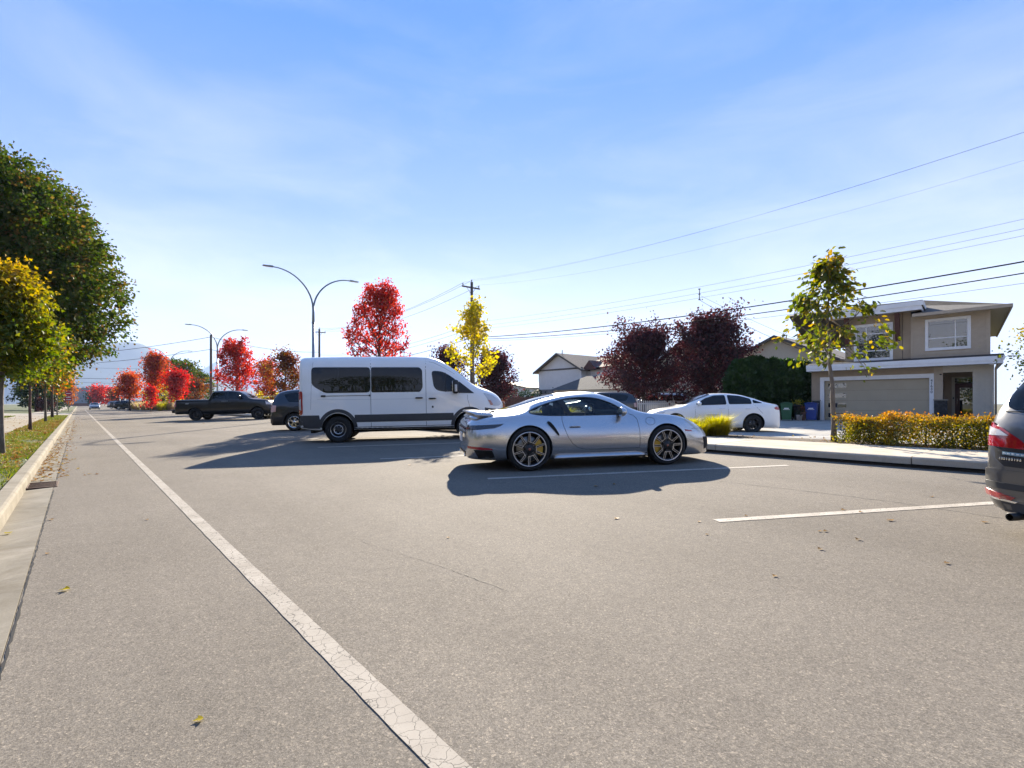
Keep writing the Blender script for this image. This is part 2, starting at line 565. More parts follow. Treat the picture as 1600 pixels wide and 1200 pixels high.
M_mount = ground_mat('mountain_forest', [(0.3, (0.030, 0.045, 0.028)), (0.7, (0.06, 0.075, 0.05))], 0.004, 1.0, 0.1)
M_bark = bark_mat('grey_bark', (0.085, 0.07, 0.058), (0.20, 0.17, 0.14))
M_barkd = bark_mat('dark_bark', (0.035, 0.026, 0.022), (0.09, 0.065, 0.05))
M_barkr = bark_mat('red_brown_bark', (0.065, 0.035, 0.03), (0.15, 0.085, 0.07))
M_wood = bark_mat('weathered_pole_wood', (0.06, 0.048, 0.038), (0.15, 0.12, 0.095))
M_rubber = basic('tyre_rubber', (0.012, 0.012, 0.012), 0.8, var=0.3, bmp=0.2, bscale=120)
M_wire = basic('wire_black', (0.012, 0.012, 0.012), 0.95, spec=0.1)
M_blackp = basic('black_plastic', (0.014, 0.014, 0.015), 0.5, var=0.2)
M_dgrey = basic('dark_grey_trim', (0.040, 0.042, 0.046), 0.55, var=0.1)
M_gapm = basic('panel_gap', (0.008, 0.008, 0.009), 0.9, var=0.1)
M_chrome = basic('polished_metal', (0.72, 0.72, 0.72), 0.15, 1.0, var=0.03)
M_alloy = basic('alloy_metal', (0.60, 0.60, 0.61), 0.3, 1.0, var=0.05)
M_steel = basic('galvanised_steel', (0.30, 0.315, 0.33), 0.45, 0.85, var=0.15, vscale=3)
M_bluegrey = basic('lamp_post_paint', (0.16, 0.20, 0.235), 0.4, 0.3, var=0.08)
M_disc = basic('brake_disc', (0.20, 0.20, 0.20), 0.35, 1.0, var=0.1)
M_yellow = basic('yellow_caliper', (0.62, 0.36, 0.02), 0.35, coat=0.6, var=0.05)
M_glassd = dark_glass('tinted_glass')
M_glass = pane('clear_glass', (0.72, 0.80, 0.79))
M_red = lamp_mat('red_lens', (0.42, 0.012, 0.018))
M_clear = lamp_mat('clear_lens', (0.62, 0.62, 0.64))
M_amber = lamp_mat('amber_lens', (0.60, 0.26, 0.16))
M_dlens = lamp_mat('smoked_lens', (0.035, 0.03, 0.035))
M_plate = basic('plate_white', (0.70, 0.71, 0.74), 0.35, var=0.04)
M_ink = basic('ink_navy', (0.02, 0.03, 0.08), 0.5)
M_interior = basic('car_interior', (0.022, 0.022, 0.024), 0.8, var=0.2)
M_silver = paint('silver_paint', (0.53, 0.535, 0.55), 0.85, 0.27, 0.03)
M_white = paint('white_paint', (0.87, 0.86, 0.835), 0.0, 0.35)
M_black = paint('black_paint', (0.005, 0.0055, 0.007), 0.0, 0.3, coat=0.55)
M_navy = paint('navy_black_paint', (0.010, 0.014, 0.022), 0.2, 0.3)
M_mpv = paint('charcoal_metallic_paint', (0.13, 0.13, 0.132), 0.7, 0.32, 0.05)
M_pale = paint('pale_silver_paint', (0.40, 0.43, 0.47), 0.6, 0.35)

# ------------------------------------------------------------------ the ground
def sheet(name, prof, t0, t1, mat, nt=1, parent=None, kind='structure'):
    """strip of ground along the road: prof = [(s, z), ...]"""
    V = []; F = []
    for i in range(nt + 1):
        t = t0 + (t1 - t0) * i / nt
        for s, z in prof: V.append(RS(t, s, z))
    k = len(prof)
    for i in range(nt):
        for j in range(k - 1):
            F.append((i * k + j, (i + 1) * k + j, (i + 1) * k + j + 1, i * k + j + 1))
    me = bpy.data.meshes.new(name)
    me.from_pydata(V, [], [f[::-1] for f in F]); me.materials.append(mat)
    # normals up
    me.update()
    if me.polygons[0].normal.z < 0:
        me.flip_normals()
    o = link_mesh(name, me, parent)
    if parent is None: o['kind'] = kind
    return o

RZ = lambda s: CROSS * s
T_NEAR, T_FAR = -40.0, 900.0
sheet('road', [(-0.28, RZ(-0.28)), (10.02, RZ(10.02))], T_NEAR, T_FAR, M_asphalt)

def slab_row(sname, pname, prof, t0, length, n, mat, gap=0.008, base_mat=None, far=T_FAR, near=T_NEAR, uneven=0.0):
    """row of cast pieces (each a part) on a bed; far beyond, one long piece. prof = closed (s,z) section"""
    smin = min(p[0] for p in prof); smax = max(p[0] for p in prof); zmin = min(p[1] for p in prof)
    rng = random.Random(hash(sname) % 1000 if False else len(sname))
    bed = sheet(sname, [(smin + .01, zmin + 0.012), (smax - .01, zmin + 0.012)], near, far, base_mat or M_soil)
    def piece(ta, tb, dz):
        mb = MB()
        k = len(prof)
        vs = [RS(ta, s, z + dz) for s, z in prof] + [RS(tb, s, z + dz) for s, z in prof]
        fs = [tuple(range(k)), tuple(range(2 * k - 1, k - 1, -1))] + [(i, k + i, k + (i + 1) % k, (i + 1) % k) for i in range(k)]
        mb.add(vs, fs)
        o = mb.build(pname, mat, bed)
        bm = bmesh.new(); bm.from_mesh(o.data); bmesh.ops.recalc_face_normals(bm, faces=bm.faces); bm.to_mesh(o.data); bm.free()
        return o
    for i in range(n):
        piece(t0 + i * length + gap / 2, t0 + (i + 1) * length - gap / 2, rng.uniform(-uneven, uneven))
    piece(t0 + n * length + gap / 2, far, 0)
    if near < t0: piece(near, t0 - gap / 2, 0)
    return bed

slab_row('gutter', 'gutter_slab', [(-0.585, -0.10), (-0.285, -0.10), (-0.285, RZ(-0.28) + 0.003), (-0.585, -0.018)], 0.9, 2.05, 24, M_gutter, uneven=0.002)
slab_row('kerb', 'kerb_segment', [(-0.745, -0.12), (-0.575, -0.12), (-0.585, 0.105), (-0.60, 0.128), (-0.625, 0.138), (-0.745, 0.142)],
         0.6, 3.1, 16, M_kerb, uneven=0.002)
verge = sheet('verge', [(-2.0, 0.135), (-1.3, 0.15), (-0.74, 0.118)], T_NEAR, 64.0, M_turf, 40)
sheet('verge', [(-2.0, 0.135), (-1.3, 0.15), (-0.74, 0.118)], 78.0, T_FAR, M_turf, 1)
sheet('side_street', [(-60.0, 0.10), (-4.25, 0.128), (-0.74, 0.118)], 64.0, 78.0, M_walk2, 1)
slab_row('sidewalk', 'paving_slab', [(-4.2, -0.05), (-2.0, -0.05), (-2.0, 0.148), (-4.2, 0.152)], 2.0, 1.55, 40, M_walk2, gap=0.014, far=64.0, uneven=0.003)
slab_row('sidewalk', 'paving_slab', [(-4.2, -0.05), (-2.0, -0.05), (-2.0, 0.148), (-4.2, 0.152)], 78.0, 20, 1, M_walk2, gap=0.014, near=78.0)
sheet('lawn', [(-60.0, 0.2), (-12, 0.25), (-4.2, 0.13)], T_NEAR, 64.0, M_turf, 12)
sheet('lawn', [(-60.0, 0.2), (-12, 0.25), (-4.2, 0.13)], 78.0, T_FAR, M_turf, 6)

# right side: thick kerb cast in one with its footway, joints every 3.25 m
KZ = 0.395
kp = [(10.34, 0.05), (10.34, 0.266), (10.0, 0.272), (9.995, 0.36), (10.01, 0.383), (10.045, KZ - 0.003), (12.0, KZ + 0.012), (12.0, 0.05)]
slab_row('footway', 'kerb_slab', kp, 2.09 - 3.25 * 3, 3.25, 16, M_walk, gap=0.016, uneven=0.003, base_mat=M_blackp)
_mb = MB()
_a = [RS(T_NEAR, 10.035, .06), RS(T_FAR, 10.035, .06), RS(T_FAR, 10.30, .06), RS(T_NEAR, 10.30, .06)]
_mb.add(_a + [p + Vector((0, 0, .203)) for p in _a], [(0, 1, 2, 3), (7, 6, 5, 4), (0, 4, 5, 1), (1, 5, 6, 2), (2, 6, 7, 3), (3, 7, 4, 0)])
_fo = _mb.build('undercut_shade', M_gapm, [o for o in COL.objects if o.name == 'footway'][0])  # near-black block whose colour stands in for shade in the gap under the kerb
sheet('planting_strip', [(12.0, KZ - 0.03), (12.6, KZ + 0.02), (13.6, KZ - 0.02), (13.72, KZ - 0.05)], T_NEAR, 200.0, M_soil, 60)
sheet('service_lane', [(13.72, 0.35), (14.0, 0.345), (15.6, 0.20), (22.0, 0.20), (30.95, 0.34)], T_NEAR, 200.0, M_drive, 4)
lane_o = [o for o in COL.objects if o.name == 'service_lane'][0]
_lz = lambda s: float(np.interp(s, [13.72, 14.0, 15.6, 22.0, 30.95], [0.35, 0.345, 0.20, 0.20, 0.34]))
_se = [15.6, 18.8, 22.0, 25.0, 28.0, 30.93]
for _i in range(9):
    for _j in range(5):
        _g = .011
        _p = [RS(-8 + 3.4 * _i + _g, _se[_j] + _g), RS(-8 + 3.4 * (_i + 1) - _g, _se[_j] + _g), RS(-8 + 3.4 * (_i + 1) - _g, _se[_j + 1] - _g), RS(-8 + 3.4 * _i + _g, _se[_j + 1] - _g)]
        _sv = [_se[_j] + _g, _se[_j] + _g, _se[_j + 1] - _g, _se[_j + 1] - _g]
        _mb = MB()
        _top = [Vector((p.x, p.y, _lz(s) + .016)) for p, s in zip(_p, _sv)]; _bot = [Vector((p.x, p.y, _lz(s) + .002)) for p, s in zip(_p, _sv)]
        _mb.add(_top + _bot, [(3, 2, 1, 0), (0, 1, 5, 4), (1, 2, 6, 5), (2, 3, 7, 6), (3, 0, 4, 7)])
        _o = _mb.build('concrete_slab', M_drive, lane_o)
        if _o.data.polygons[0].normal.z < 0: _o.data.flip_normals()
sheet('field', [(30.95, 0.34), (60, 0.4), (400, 0.5), (9000, -1.0)], -2000.0, 12000.0, M_field, 4)
sheet('field', [(13.72, 0.36), (31, 0.36)], 200.0, T_FAR, M_turf, 1)
sheet('field', [(-9000, -0.9), (-60, 0.18)], -2000.0, 12000.0, M_field, 4)
sheet('field', [(-60, 0.10), (31, 0.10)], T_FAR, 12000.0, M_field, 2)
sheet('field', [(-60, 0.10), (31, 0.10)], -2000, T_NEAR, M_asphalt, 2)

# painted lines, a sheet 4 mm above the asphalt
def ribbon(name, pts, w, mat, lift=0.004, kind='structure', jag=0.0, rng=None):
    V = []; F = []
    for i, p in enumerate(pts):
        a = pts[max(0, i - 1)]; b = pts[min(len(pts) - 1, i + 1)]
        d = (Vector(b) - Vector(a)); d.z = 0; d.normalize()
        n = Vector((-d.y, d.x, 0))
        ww = w / 2 * (1 if not jag else rng.uniform(1 - jag, 1 + jag))
        for sgn in (1, -1):
            q = Vector(p) + n * ww * sgn
            V.append((q.x, q.y, road_z(q.x, q.y) + lift))
    for i in range(len(pts) - 1):
        F.append((2 * i, 2 * i + 1, 2 * i + 3, 2 * i + 2))
    me = bpy.data.meshes.new(name); me.from_pydata(V, [], F); me.materials.append(mat); me.update()
    if me.polygons[0].normal.z < 0: me.flip_normals()
    o = link_mesh(name, me); o['kind'] = kind
    return o

ribbon('lane_line', [RS(t, 0.935) for t in list(np.arange(-8, 22, .12)) + [24, 40, 135]], 0.106, M_line, jag=0.035, rng=random.Random(12))
SD = Vector((math.cos(STALL), math.sin(STALL), 0))
def stall_start(k): return RS(2.48 + 3.6 * k, 4.66 + 0.01 * k)
for k in range(-3, 24):
    a = stall_start(k)
    b = a + SD * (5.05 if k != 0 else 5.0)
    ribbon('stall_line', [a.lerp(b, q / 42) for q in range(43)], 0.118, M_line2, jag=0.04, rng=random.Random(40 + k))

rng = random.Random(3)
def crack(pts, w, wander, n):
    P = []
    for i in range(len(pts) - 1):
        a, b = Vector(pts[i]), Vector(pts[i + 1])
        for j in range(n):
            p = a.lerp(b, j / n)
            P.append(p + Vector((rng.gauss(0, wander), rng.gauss(0, wander), 0)))
    ribbon('road_crack', P, w, M_gapm, 0.003, jag=0.8, rng=rng)
crack([RS(0.3, -0.272), RS(3.2, -0.268), RS(9.8, -0.270)], 0.009, 0.0018, 110)
crack([RS(11.1, -0.270), RS(22, -0.270)], 0.010, 0.003, 60)
M_tar = basic('worn_tar', (0.15, 0.134, 0.112), 0.9, var=0.3, vscale=14)
def crack2(pts, w, wander, n):
    P = []
    for i in range(len(pts) - 1):
        a, b = Vector(pts[i]), Vector(pts[i + 1])
        for j in range(n):
            P.append(a.lerp(b, j / n) + Vector((rng.gauss(0, wander), rng.gauss(0, wander), 0)))
    ribbon('road_crack', P, w, M_tar, 0.003, jag=0.9, rng=rng)
crack2([G(1125, 752), G(1250, 766), G(1400, 785), G(1620, 818)], 0.012, 0.008, 26)
crack2([G(565, 846), G(690, 885), G(800, 926)], 0.004, 0.004, 24)
crack2([G(880, 845), G(1010, 868)], 0.003, 0.004, 20)
crack2([G(640, 708), G(560, 730), G(480, 780)], 0.010, 0.02, 26)

# storm drain let into the gutter
dp = RS(10.45, -0.42, -0.012)
sd = thing('storm_drain', 'rusty storm drain grate let into the concrete gutter by the kerb', 'drain', dp, ROAD_A + rad(90))
mb = MB()
M_rust = basic('rusty_iron', (0.075, 0.042, 0.028), 0.8, 0.4, var=0.4, vscale=25, bmp=0.3)
mb.box((0, 0, -0.02), (0.66, 0.30, 0.02)); f0 = mb.build('sump', M_gapm, sd)
mb = MB()
for sx in (-1, 1): mb.bbox((sx * 0.33, 0, 0.004), (0.04, 0.36, 0.028), 0.006)
for sy in (-1, 1): mb.bbox((0, sy * 0.165, 0.004), (0.62, 0.034, 0.028), 0.006)
mb.build('frame', M_rust, sd)
for i in range(9):
    mb = MB(); mb.bbox((-0.26 + i * 0.065, 0, 0.002), (0.030, 0.30, 0.022), 0.005); mb.build('bar', M_rust, sd)

# mountains
def ridge(name, x0, x1, y, hfun, depth, nx=120, ny=26, seed=1, rough=0.07):
    r = np.random.RandomState(seed)
    xs = np.linspace(x0, x1, nx); vs = np.linspace(-1, 1, ny)
    V = np.zeros((nx, ny, 3))
    tab = r.rand(64, 64)
    def vn(a, b):
        ia, ib = np.floor(a).astype(int), np.floor(b).astype(int); fa, fb = a - ia, b - ib
        fa = fa * fa * (3 - 2 * fa); fb = fb * fb * (3 - 2 * fb)
        g = lambda i, j: tab[i % 64, j % 64]
        return (g(ia, ib) * (1 - fa) + g(ia + 1, ib) * fa) * (1 - fb) + (g(ia, ib + 1) * (1 - fa) + g(ia + 1, ib + 1) * fa) * fb
    for j, v in enumerate(vs):
        h = np.array([hfun(x) for x in xs]) * (1 - abs(v) ** 1.25)
        nz = sum(vn(xs * 0.004 * 2 ** o, np.full(nx, v * 3 * 2 ** o + 7)) / 2 ** o for o in range(4)) - 0.9
        V[:, j, 0] = xs; V[:, j, 1] = y + v * depth
        V[:, j, 2] = h * (1 + rough * 2 * nz) + nz * 12 - 12 * abs(v)
    F = [(i * ny + j, (i + 1) * ny + j, (i + 1) * ny + j + 1, i * ny + j + 1) for i in range(nx - 1) for j in range(ny - 1)]
    o = link_mesh(name, np_mesh(name, V.reshape(-1, 3), F, M_mount, True)); o['kind'] = 'structure'
def h1(x):
    pts = [(-6500, 0), (-5200, 260), (-4300, 430), (-3500, 505), (-3230, 525), (-3060, 492), (-2930, 400), (-2780, 300), (-2500, 210), (-2150, 120), (-1700, 40), (-1300, 0)]
    return float(np.interp(x, [p[0] for p in pts], [p[1] for p in pts]))
ridge('mountain', -6500, -1300, 4200, h1, 1300, 170, 30, 3, 0.03)
def h2(x):
    b = 560 + 180 * math.sin(x * 0.0011 + 1.0) + 90 * math.sin(x * 0.0037) + 45 * math.sin(x * 0.009 + 2)
    return b * min(1, max(0, (x + 9000) / 1500)) * min(1, max(0, (-1200 - x) / 2600))
ridge('mountain', -9000, -1200, 9000, h2, 1800, 200, 20, 5, 0.05)

# the blue autumn air
M_haze, nt_, b_ = new_mat('haze_air')
nt_.nodes.remove(b_)
pv = nt_.nodes.new('ShaderNodeVolumePrincipled')
pv.inputs['Color'].default_value = (0.46, 0.63, 1.0, 1)
pv.inputs['Density'].default_value = 1.15e-4
pv.inputs['Anisotropy'].default_value = 0.15
nt_.links.new(pv.outputs[0], nt_.nodes['Material Output'].inputs['Volume'])
if 1:
    hz = MB(); hz.box((-2500, 5000, 445), (17000, 13000, 910), 0)
    ho = hz.build('haze', M_haze); ho['kind'] = 'stuff'

# ------------------------------------------------------------------ vehicle kit
def pchip(keys, xs):
    k = sorted(keys); x = np.array([p[0] for p in k], float); y = np.array([p[1] for p in k], float)
    h = np.diff(x); d = np.diff(y) / h
    m = np.zeros(len(x))
    for i in range(1, len(x) - 1):
        if d[i - 1] * d[i] > 0:
            w1 = 2 * h[i] + h[i - 1]; w2 = h[i] + 2 * h[i - 1]
            m[i] = (w1 + w2) / (w1 / d[i - 1] + w2 / d[i])
    m[0] = d[0]; m[-1] = d[-1]
    xs = np.clip(np.asarray(xs, float), x[0], x[-1])
    i = np.clip(np.searchsorted(x, xs) - 1, 0, len(x) - 2)
    t = (xs - x[i]) / h[i]
    return ((2*t**3 - 3*t**2 + 1) * y[i] + (t**3 - 2*t**2 + t) * h[i] * m[i] + (-2*t**3 + 3*t**2) * y[i+1] + (t**3 - t**2) * h[i] * m[i+1])

def catmull(P, counts):
    """centripetal Catmull-Rom through P, counts[i] samples in span i"""
    P = [np.array(p, float) for p in P]
    P = [np.array([-P[1][0], P[1][1]])] + P + [np.array([-P[-2][0], P[-2][1]])]
    out = []
    for i in range(1, len(P) - 2):
        p0, p1, p2, p3 = P[i-1], P[i], P[i+1], P[i+2]
        def tj(a, b): return max(1e-4, np.linalg.norm(b - a) ** 0.5)
        t0 = 0; t1 = t0 + tj(p0, p1); t2 = t1 + tj(p1, p2); t3 = t2 + tj(p2, p3)
        for q in range(counts[i-1]):
            t = t1 + (t2 - t1) * q / counts[i-1]
            a1 = (t1-t)/(t1-t0)*p0 + (t-t0)/(t1-t0)*p1
            a2 = (t2-t)/(t2-t1)*p1 + (t-t1)/(t2-t1)*p2
            a3 = (t3-t)/(t3-t2)*p2 + (t-t2)/(t3-t2)*p3
            b1 = (t2-t)/(t2-t0)*a1 + (t-t0)/(t2-t0)*a2
            b2 = (t3-t)/(t3-t1)*a2 + (t-t1)/(t3-t1)*a3
            out.append((t2-t)/(t2-t1)*b1 + (t-t1)/(t2-t1)*b2)
    out.append(P[-2])
    return np.array(out)

RING_C = [1, 2, 2, 5, 6, 7, 4, 4]
def loft(prm, x0, x1, step=0.05, inset=None):
    """closed body from cross sections. prm: key lists zb wb zl wl zm wm zs ws zr wr zc over x"""
    xs = list(np.arange(x0, x1, step)) + [x1]
    for e in (0.01, 0.03, 0.06, 0.10, 0.15):
        xs += [x0 + e, x1 - e]
    xs = np.array(sorted(set(round(float(v), 4) for v in xs)))
    q = {k: pchip(prm[k], xs) for k in prm}
    rings = []
    for i, x in enumerate(xs):
        zb, wb, zl, wl, zm, wm, zs, ws, zr, wr, zc = (q[k][i] for k in ('zb','wb','zl','wl','zm','wm','zs','ws','zr','wr','zc'))
        if inset:
            g = inset
            wb, wl, wm, ws, wr = (max(0.05, w - g) for w in (wb, wl, wm, ws, wr)); zr -= g; zc -= g * 0.8
        P = [(0, zb), (wb * .7, zb), (wb, zb), (wl, zl), (wm, zm), (ws, zs), (wr, zr), (wr * .55, zr + (zc - zr) * .78), (0, zc)]
        rings.append(catmull(P, RING_C))
    R = np.array(rings)                       # (nx, nh, 2)
    nh = R.shape[1]
    full = np.concatenate([R, R[:, -2:0:-1] * np.array([-1, 1])], axis=1)
    nr = full.shape[1]
    V = np.zeros((len(xs), nr, 3)); V[:, :, 0] = xs[:, None]; V[:, :, 1:] = full
    V = V.reshape(-1, 3).tolist()
    F = []
    for i in range(len(xs) - 1):
        for k in range(nr):
            k2 = (k + 1) % nr
            F.append((i * nr + k, (i + 1) * nr + k, (i + 1) * nr + k2, i * nr + k2))
    for i, flip in ((0, False), (len(xs) - 1, True)):
        c = len(V)
        ring = full[i]
        V.append([xs[i] + (-.004 if i == 0 else .004), 0, float((ring[:, 1].min() + ring[:, 1].max()) / 2)])
        for k in range(nr):
            k2 = (k + 1) % nr
            F.append((c, i * nr + k, i * nr + k2) if not flip else (c, i * nr + k2, i * nr + k))
    me = bpy.data.meshes.new('loft')
    me.from_pydata(V, [], F)
    bm = bmesh.new(); bm.from_mesh(me); bmesh.ops.recalc_face_normals(bm, faces=bm.faces)
    bm.to_mesh(me); bm.free()
    me.polygons.foreach_set('use_smooth', [True] * len(me.polygons))
    me.update()
    return me

def mesh_bvh(me):
    return BVHTree.FromPolygons([v.co.copy() for v in me.vertices], [tuple(p.vertices) for p in me.polygons])

def bool_diff(me, cutters, mats):
    """boolean the cutters (meshes) out of me, keeping the smooth normals of the uncut skin"""
    src = me
    ovs = [v.co.copy() for v in src.vertices]; ofs = [tuple(p.vertices) for p in src.polygons]
    ons = [v.normal.copy() for v in src.vertices]
    bvh = BVHTree.FromPolygons(ovs, ofs)
    for m in mats: src.materials.append(m)
    ob = bpy.data.objects.new('tmp', src); COL.objects.link(ob)
    tmp = []
    for c in cutters:
        while len(c.materials) < len(mats): c.materials.append(mats[len(c.materials)])
        co = bpy.data.objects.new('tmpc', c); COL.objects.link(co); tmp.append(co)
        md = ob.modifiers.new('b', 'BOOLEAN'); md.operation = 'DIFFERENCE'; md.solver = 'EXACT'; md.object = co
        md.material_mode = 'INDEX'
    dg = bpy.context.evaluated_depsgraph_get(); dg.update()
    res = bpy.data.meshes.new_from_object(ob.evaluated_get(dg), depsgraph=dg)
    for o in [ob] + tmp: bpy.data.objects.remove(o)
    mi = [p.material_index for p in res.polygons]
    res.materials.clear()
    for m in mats: res.materials.append(m)
    res.polygons.foreach_set('material_index', mi)
    # normals
    nrm = [None] * len(res.loops)
    for p in res.polygons:
        p.use_smooth = True
        for li in p.loop_indices:
            n = p.normal.copy()
            if p.material_index == 0:
                co = res.vertices[res.loops[li].vertex_index].co
                loc, fn, fi, dist = bvh.find_nearest(co)
                if fi is not None and dist < 0.01:
                    f = ofs[fi]; ws = 0; acc = Vector((0, 0, 0))
                    for vi in f:
                        w = 1.0 / (1e-5 + (ovs[vi] - co).length); acc += ons[vi] * w; ws += w
                    acc = acc / ws
                    if acc.dot(p.normal) > 0.2: n = acc.normalized()
            nrm[li] = n
    res.normals_split_custom_set([tuple(n) for n in nrm])
    return res, bvh

def chaikin(poly, it=2, r=None):
    """round the corners of a polygon (cut length r, never more than 45% of an edge)"""
    if r is None: r = 0.05 * it
    out = []; n = len(poly)
    for i in range(n):
        a, b, c = poly[i - 1], poly[i], poly[(i + 1) % n]
        la = math.hypot(a[0]-b[0], a[1]-b[1]); lc = math.hypot(c[0]-b[0], c[1]-b[1])
        da = min(r, .45 * la); dc = min(r, .45 * lc)
        p = (b[0] + (a[0]-b[0]) * da / la, b[1] + (a[1]-b[1]) * da / la); q = (b[0] + (c[0]-b[0]) * dc / lc, b[1] + (c[1]-b[1]) * dc / lc)
        for k in range(4):
            t = k / 3
            out.append(((1-t)**2 * p[0] + 2*t*(1-t) * b[0] + t*t * q[0], (1-t)**2 * p[1] + 2*t*(1-t) * b[1] + t*t * q[1]))
    return out

def cast(bvh, axis, a, b):
    """axis: side-/side+ (a=x,b=z), top (a=x,b=y), rear/front (a=y,b=z)"""
    o, d = {'side-': (Vector((a, -4, b)), Vector((0, 1, 0))), 'side+': (Vector((a, 4, b)), Vector((0, -1, 0))),
            'top': (Vector((a, b, 6)), Vector((0, 0, -1))), 'rear': (Vector((-9, a, b)), Vector((1, 0, 0))),
            'front': (Vector((12, a, b)), Vector((-1, 0, 0)))}[axis]
    h, n, i, dd = bvh.ray_cast(o, d)
    if h is None:
        p = Vector((a, 0, b)) if axis.startswith('side') else (Vector((a, b, 1)) if axis == 'top' else Vector((0, a, b)))
        if axis == 'side-': p.y = -0.9
        elif axis == 'side+': p.y = 0.9
        elif axis == 'rear': p.x = -1.2
        elif axis == 'front': p.x = 4.0
        h, n, i, dd = bvh.find_nearest(p)
    if n.dot(d) > 0: n = -n
    return h, n

def patch(bvh, axis, poly, off=0.003, res=0.06, skirt=0.012, rnd=0, mats=None, name='patch', parent=None, flat=False):
    """a thin sheet-with-edge that follows the body surface, bounded by a polygon drawn in side/top/rear view"""
    if rnd: poly = chaikin(poly, rnd)
    out = []
    for i in range(len(poly)):
        a, b = poly[i], poly[(i + 1) % len(poly)]
        L = math.hypot(b[0] - a[0], b[1] - a[1]); n = max(1, int(L / res + .5))
        for k in range(n): out.append((a[0] + (b[0] - a[0]) * k / n, a[1] + (b[1] - a[1]) * k / n))
    nb = len(out)
    xs = [p[0] for p in out]; ys = [p[1] for p in out]
    def inside(x, y):
        c = False; j = nb - 1
        for i in range(nb):
            if (out[i][1] > y) != (out[j][1] > y) and x < (out[j][0] - out[i][0]) * (y - out[i][1]) / (out[j][1] - out[i][1]) + out[i][0]: c = not c
            j = i
        return c
    pts = list(out)
    gx = np.arange(min(xs) + res / 2, max(xs), res); gy = np.arange(min(ys) + res / 2, max(ys), res)
    for x in gx:
        for y in gy:
            if inside(x, y) and min((x - q[0]) ** 2 + (y - q[1]) ** 2 for q in out) > (res * .45) ** 2: pts.append((x, y))
    cv, ce, cf, *_ = delaunay_2d_cdt([Vector(p) for p in pts], [], [list(range(nb))], 1, 1e-6)
    V = []; NM = []
    for p in cv:
        h, n = cast(bvh, axis, p.x, p.y)
        V.append(h + n * off); NM.append(n)
    view = {'side-': Vector((0, 1, 0)), 'side+': Vector((0, -1, 0)), 'top': Vector((0, 0, -1)), 'rear': Vector((1, 0, 0)), 'front': Vector((-1, 0, 0))}[axis]
    F = []
    for f in cf:
        f = list(f)
        nn = (V[f[1]] - V[f[0]]).cross(V[f[2]] - V[f[0]])
        if nn.dot(view) > 0: f.reverse()
        F.append(f)
    # skirt
    edges = {}
    for f in F:
        for i in range(len(f)):
            a, b = f[i], f[(i + 1) % len(f)]
            if (b, a) in edges: del edges[(b, a)]
            else: edges[(a, b)] = 1
    base = len(V); mp = {}
    nface = len(F)
    for a, b in list(edges):
        for q in (a, b):
            if q not in mp: mp[q] = len(V); V.append(V[q] - NM[q] * skirt)
        F.append([b, a, mp[a], mp[b]])
    me = bpy.data.meshes.new(name)
    me.from_pydata([tuple(v) for v in V], [], F)
    me.polygons.foreach_set('use_smooth', [True] * nface + [False] * (len(F) - nface))
    if not isinstance(mats, (list, tuple)): mats = [mats]
    for m in mats: me.materials.append(m)
    me.update()
    # smooth normals copied from the skin under it
    nr = []
    for p in me.polygons:
        for li in p.loop_indices:
            vi = me.loops[li].vertex_index
            nr.append(tuple(NM[vi]) if p.index < nface and vi < len(NM) else tuple(p.normal))
    me.normals_split_custom_set(nr)
    return link_mesh(name, me, parent)

def strip(bvh, axis, pts, w, off=0.0012, res=0.05, mat=None, name='panel_gap', parent=None, closed=False):
    """narrow band laid along a line on the skin"""
    P = []
    n = len(pts) - (0 if closed else 1)
    for i in range(n):
        a, b = pts[i], pts[(i + 1) % len(pts)]
        L = math.hypot(b[0] - a[0], b[1] - a[1]); k = max(1, int(L / res + .5))
        for j in range(k): P.append((a[0] + (b[0] - a[0]) * j / k, a[1] + (b[1] - a[1]) * j / k))
    if not closed: P.append(pts[-1])
    V = []; F = []; m = len(P)
    for i, p in enumerate(P):
        a = P[(i - 1) % m] if (closed or i > 0) else P[0]; b = P[(i + 1) % m] if (closed or i < m - 1) else P[-1]
        dx, dy = b[0] - a[0], b[1] - a[1]; L = math.hypot(dx, dy) or 1
        nx, ny = -dy / L * w / 2, dx / L * w / 2
        for s in (1, -1):
            h, nn = cast(bvh, axis, p[0] + nx * s, p[1] + ny * s); V.append(h + nn * off)
    for i in range(m if closed else m - 1):
        j = (i + 1) % m
        F.append((2 * i, 2 * i + 1, 2 * j + 1, 2 * j))
    me = bpy.data.meshes.new(name); me.from_pydata([tuple(v) for v in V], [], F)
    me.materials.append(mat or M_gapm); me.update()
    return link_mesh(name, me, parent)

def both(fn, *args, **kw):
    return [fn(args[0], ax, *args[1:], **kw) for ax in ('side-', 'side+')]

def cyl_mesh(c, r, y0, y1, mi=1, n=48, squash=1.0, name='cyl'):
    mb = MB()
    vs = [(c[0] + r * math.cos(2 * math.pi * k / n), y, c[1] + r * squash * math.sin(2 * math.pi * k / n)) for y in (y0, y1) for k in range(n)]
    fs = [tuple(range(n)), tuple(range(2 * n - 1, n - 1, -1))] + [(k, n + k, n + (k + 1) % n, (k + 1) % n) for k in range(n)]
    me = bpy.data.meshes.new(name); me.from_pydata(vs, [], fs)
    bm = bmesh.new(); bm.from_mesh(me); bmesh.ops.recalc_face_normals(bm, faces=bm.faces); bm.to_mesh(me); bm.free()
    for m in (M_gapm, M_gapm): me.materials.append(m)
    me.polygons.foreach_set('material_index', [mi] * len(me.polygons)); me.update()
    return me

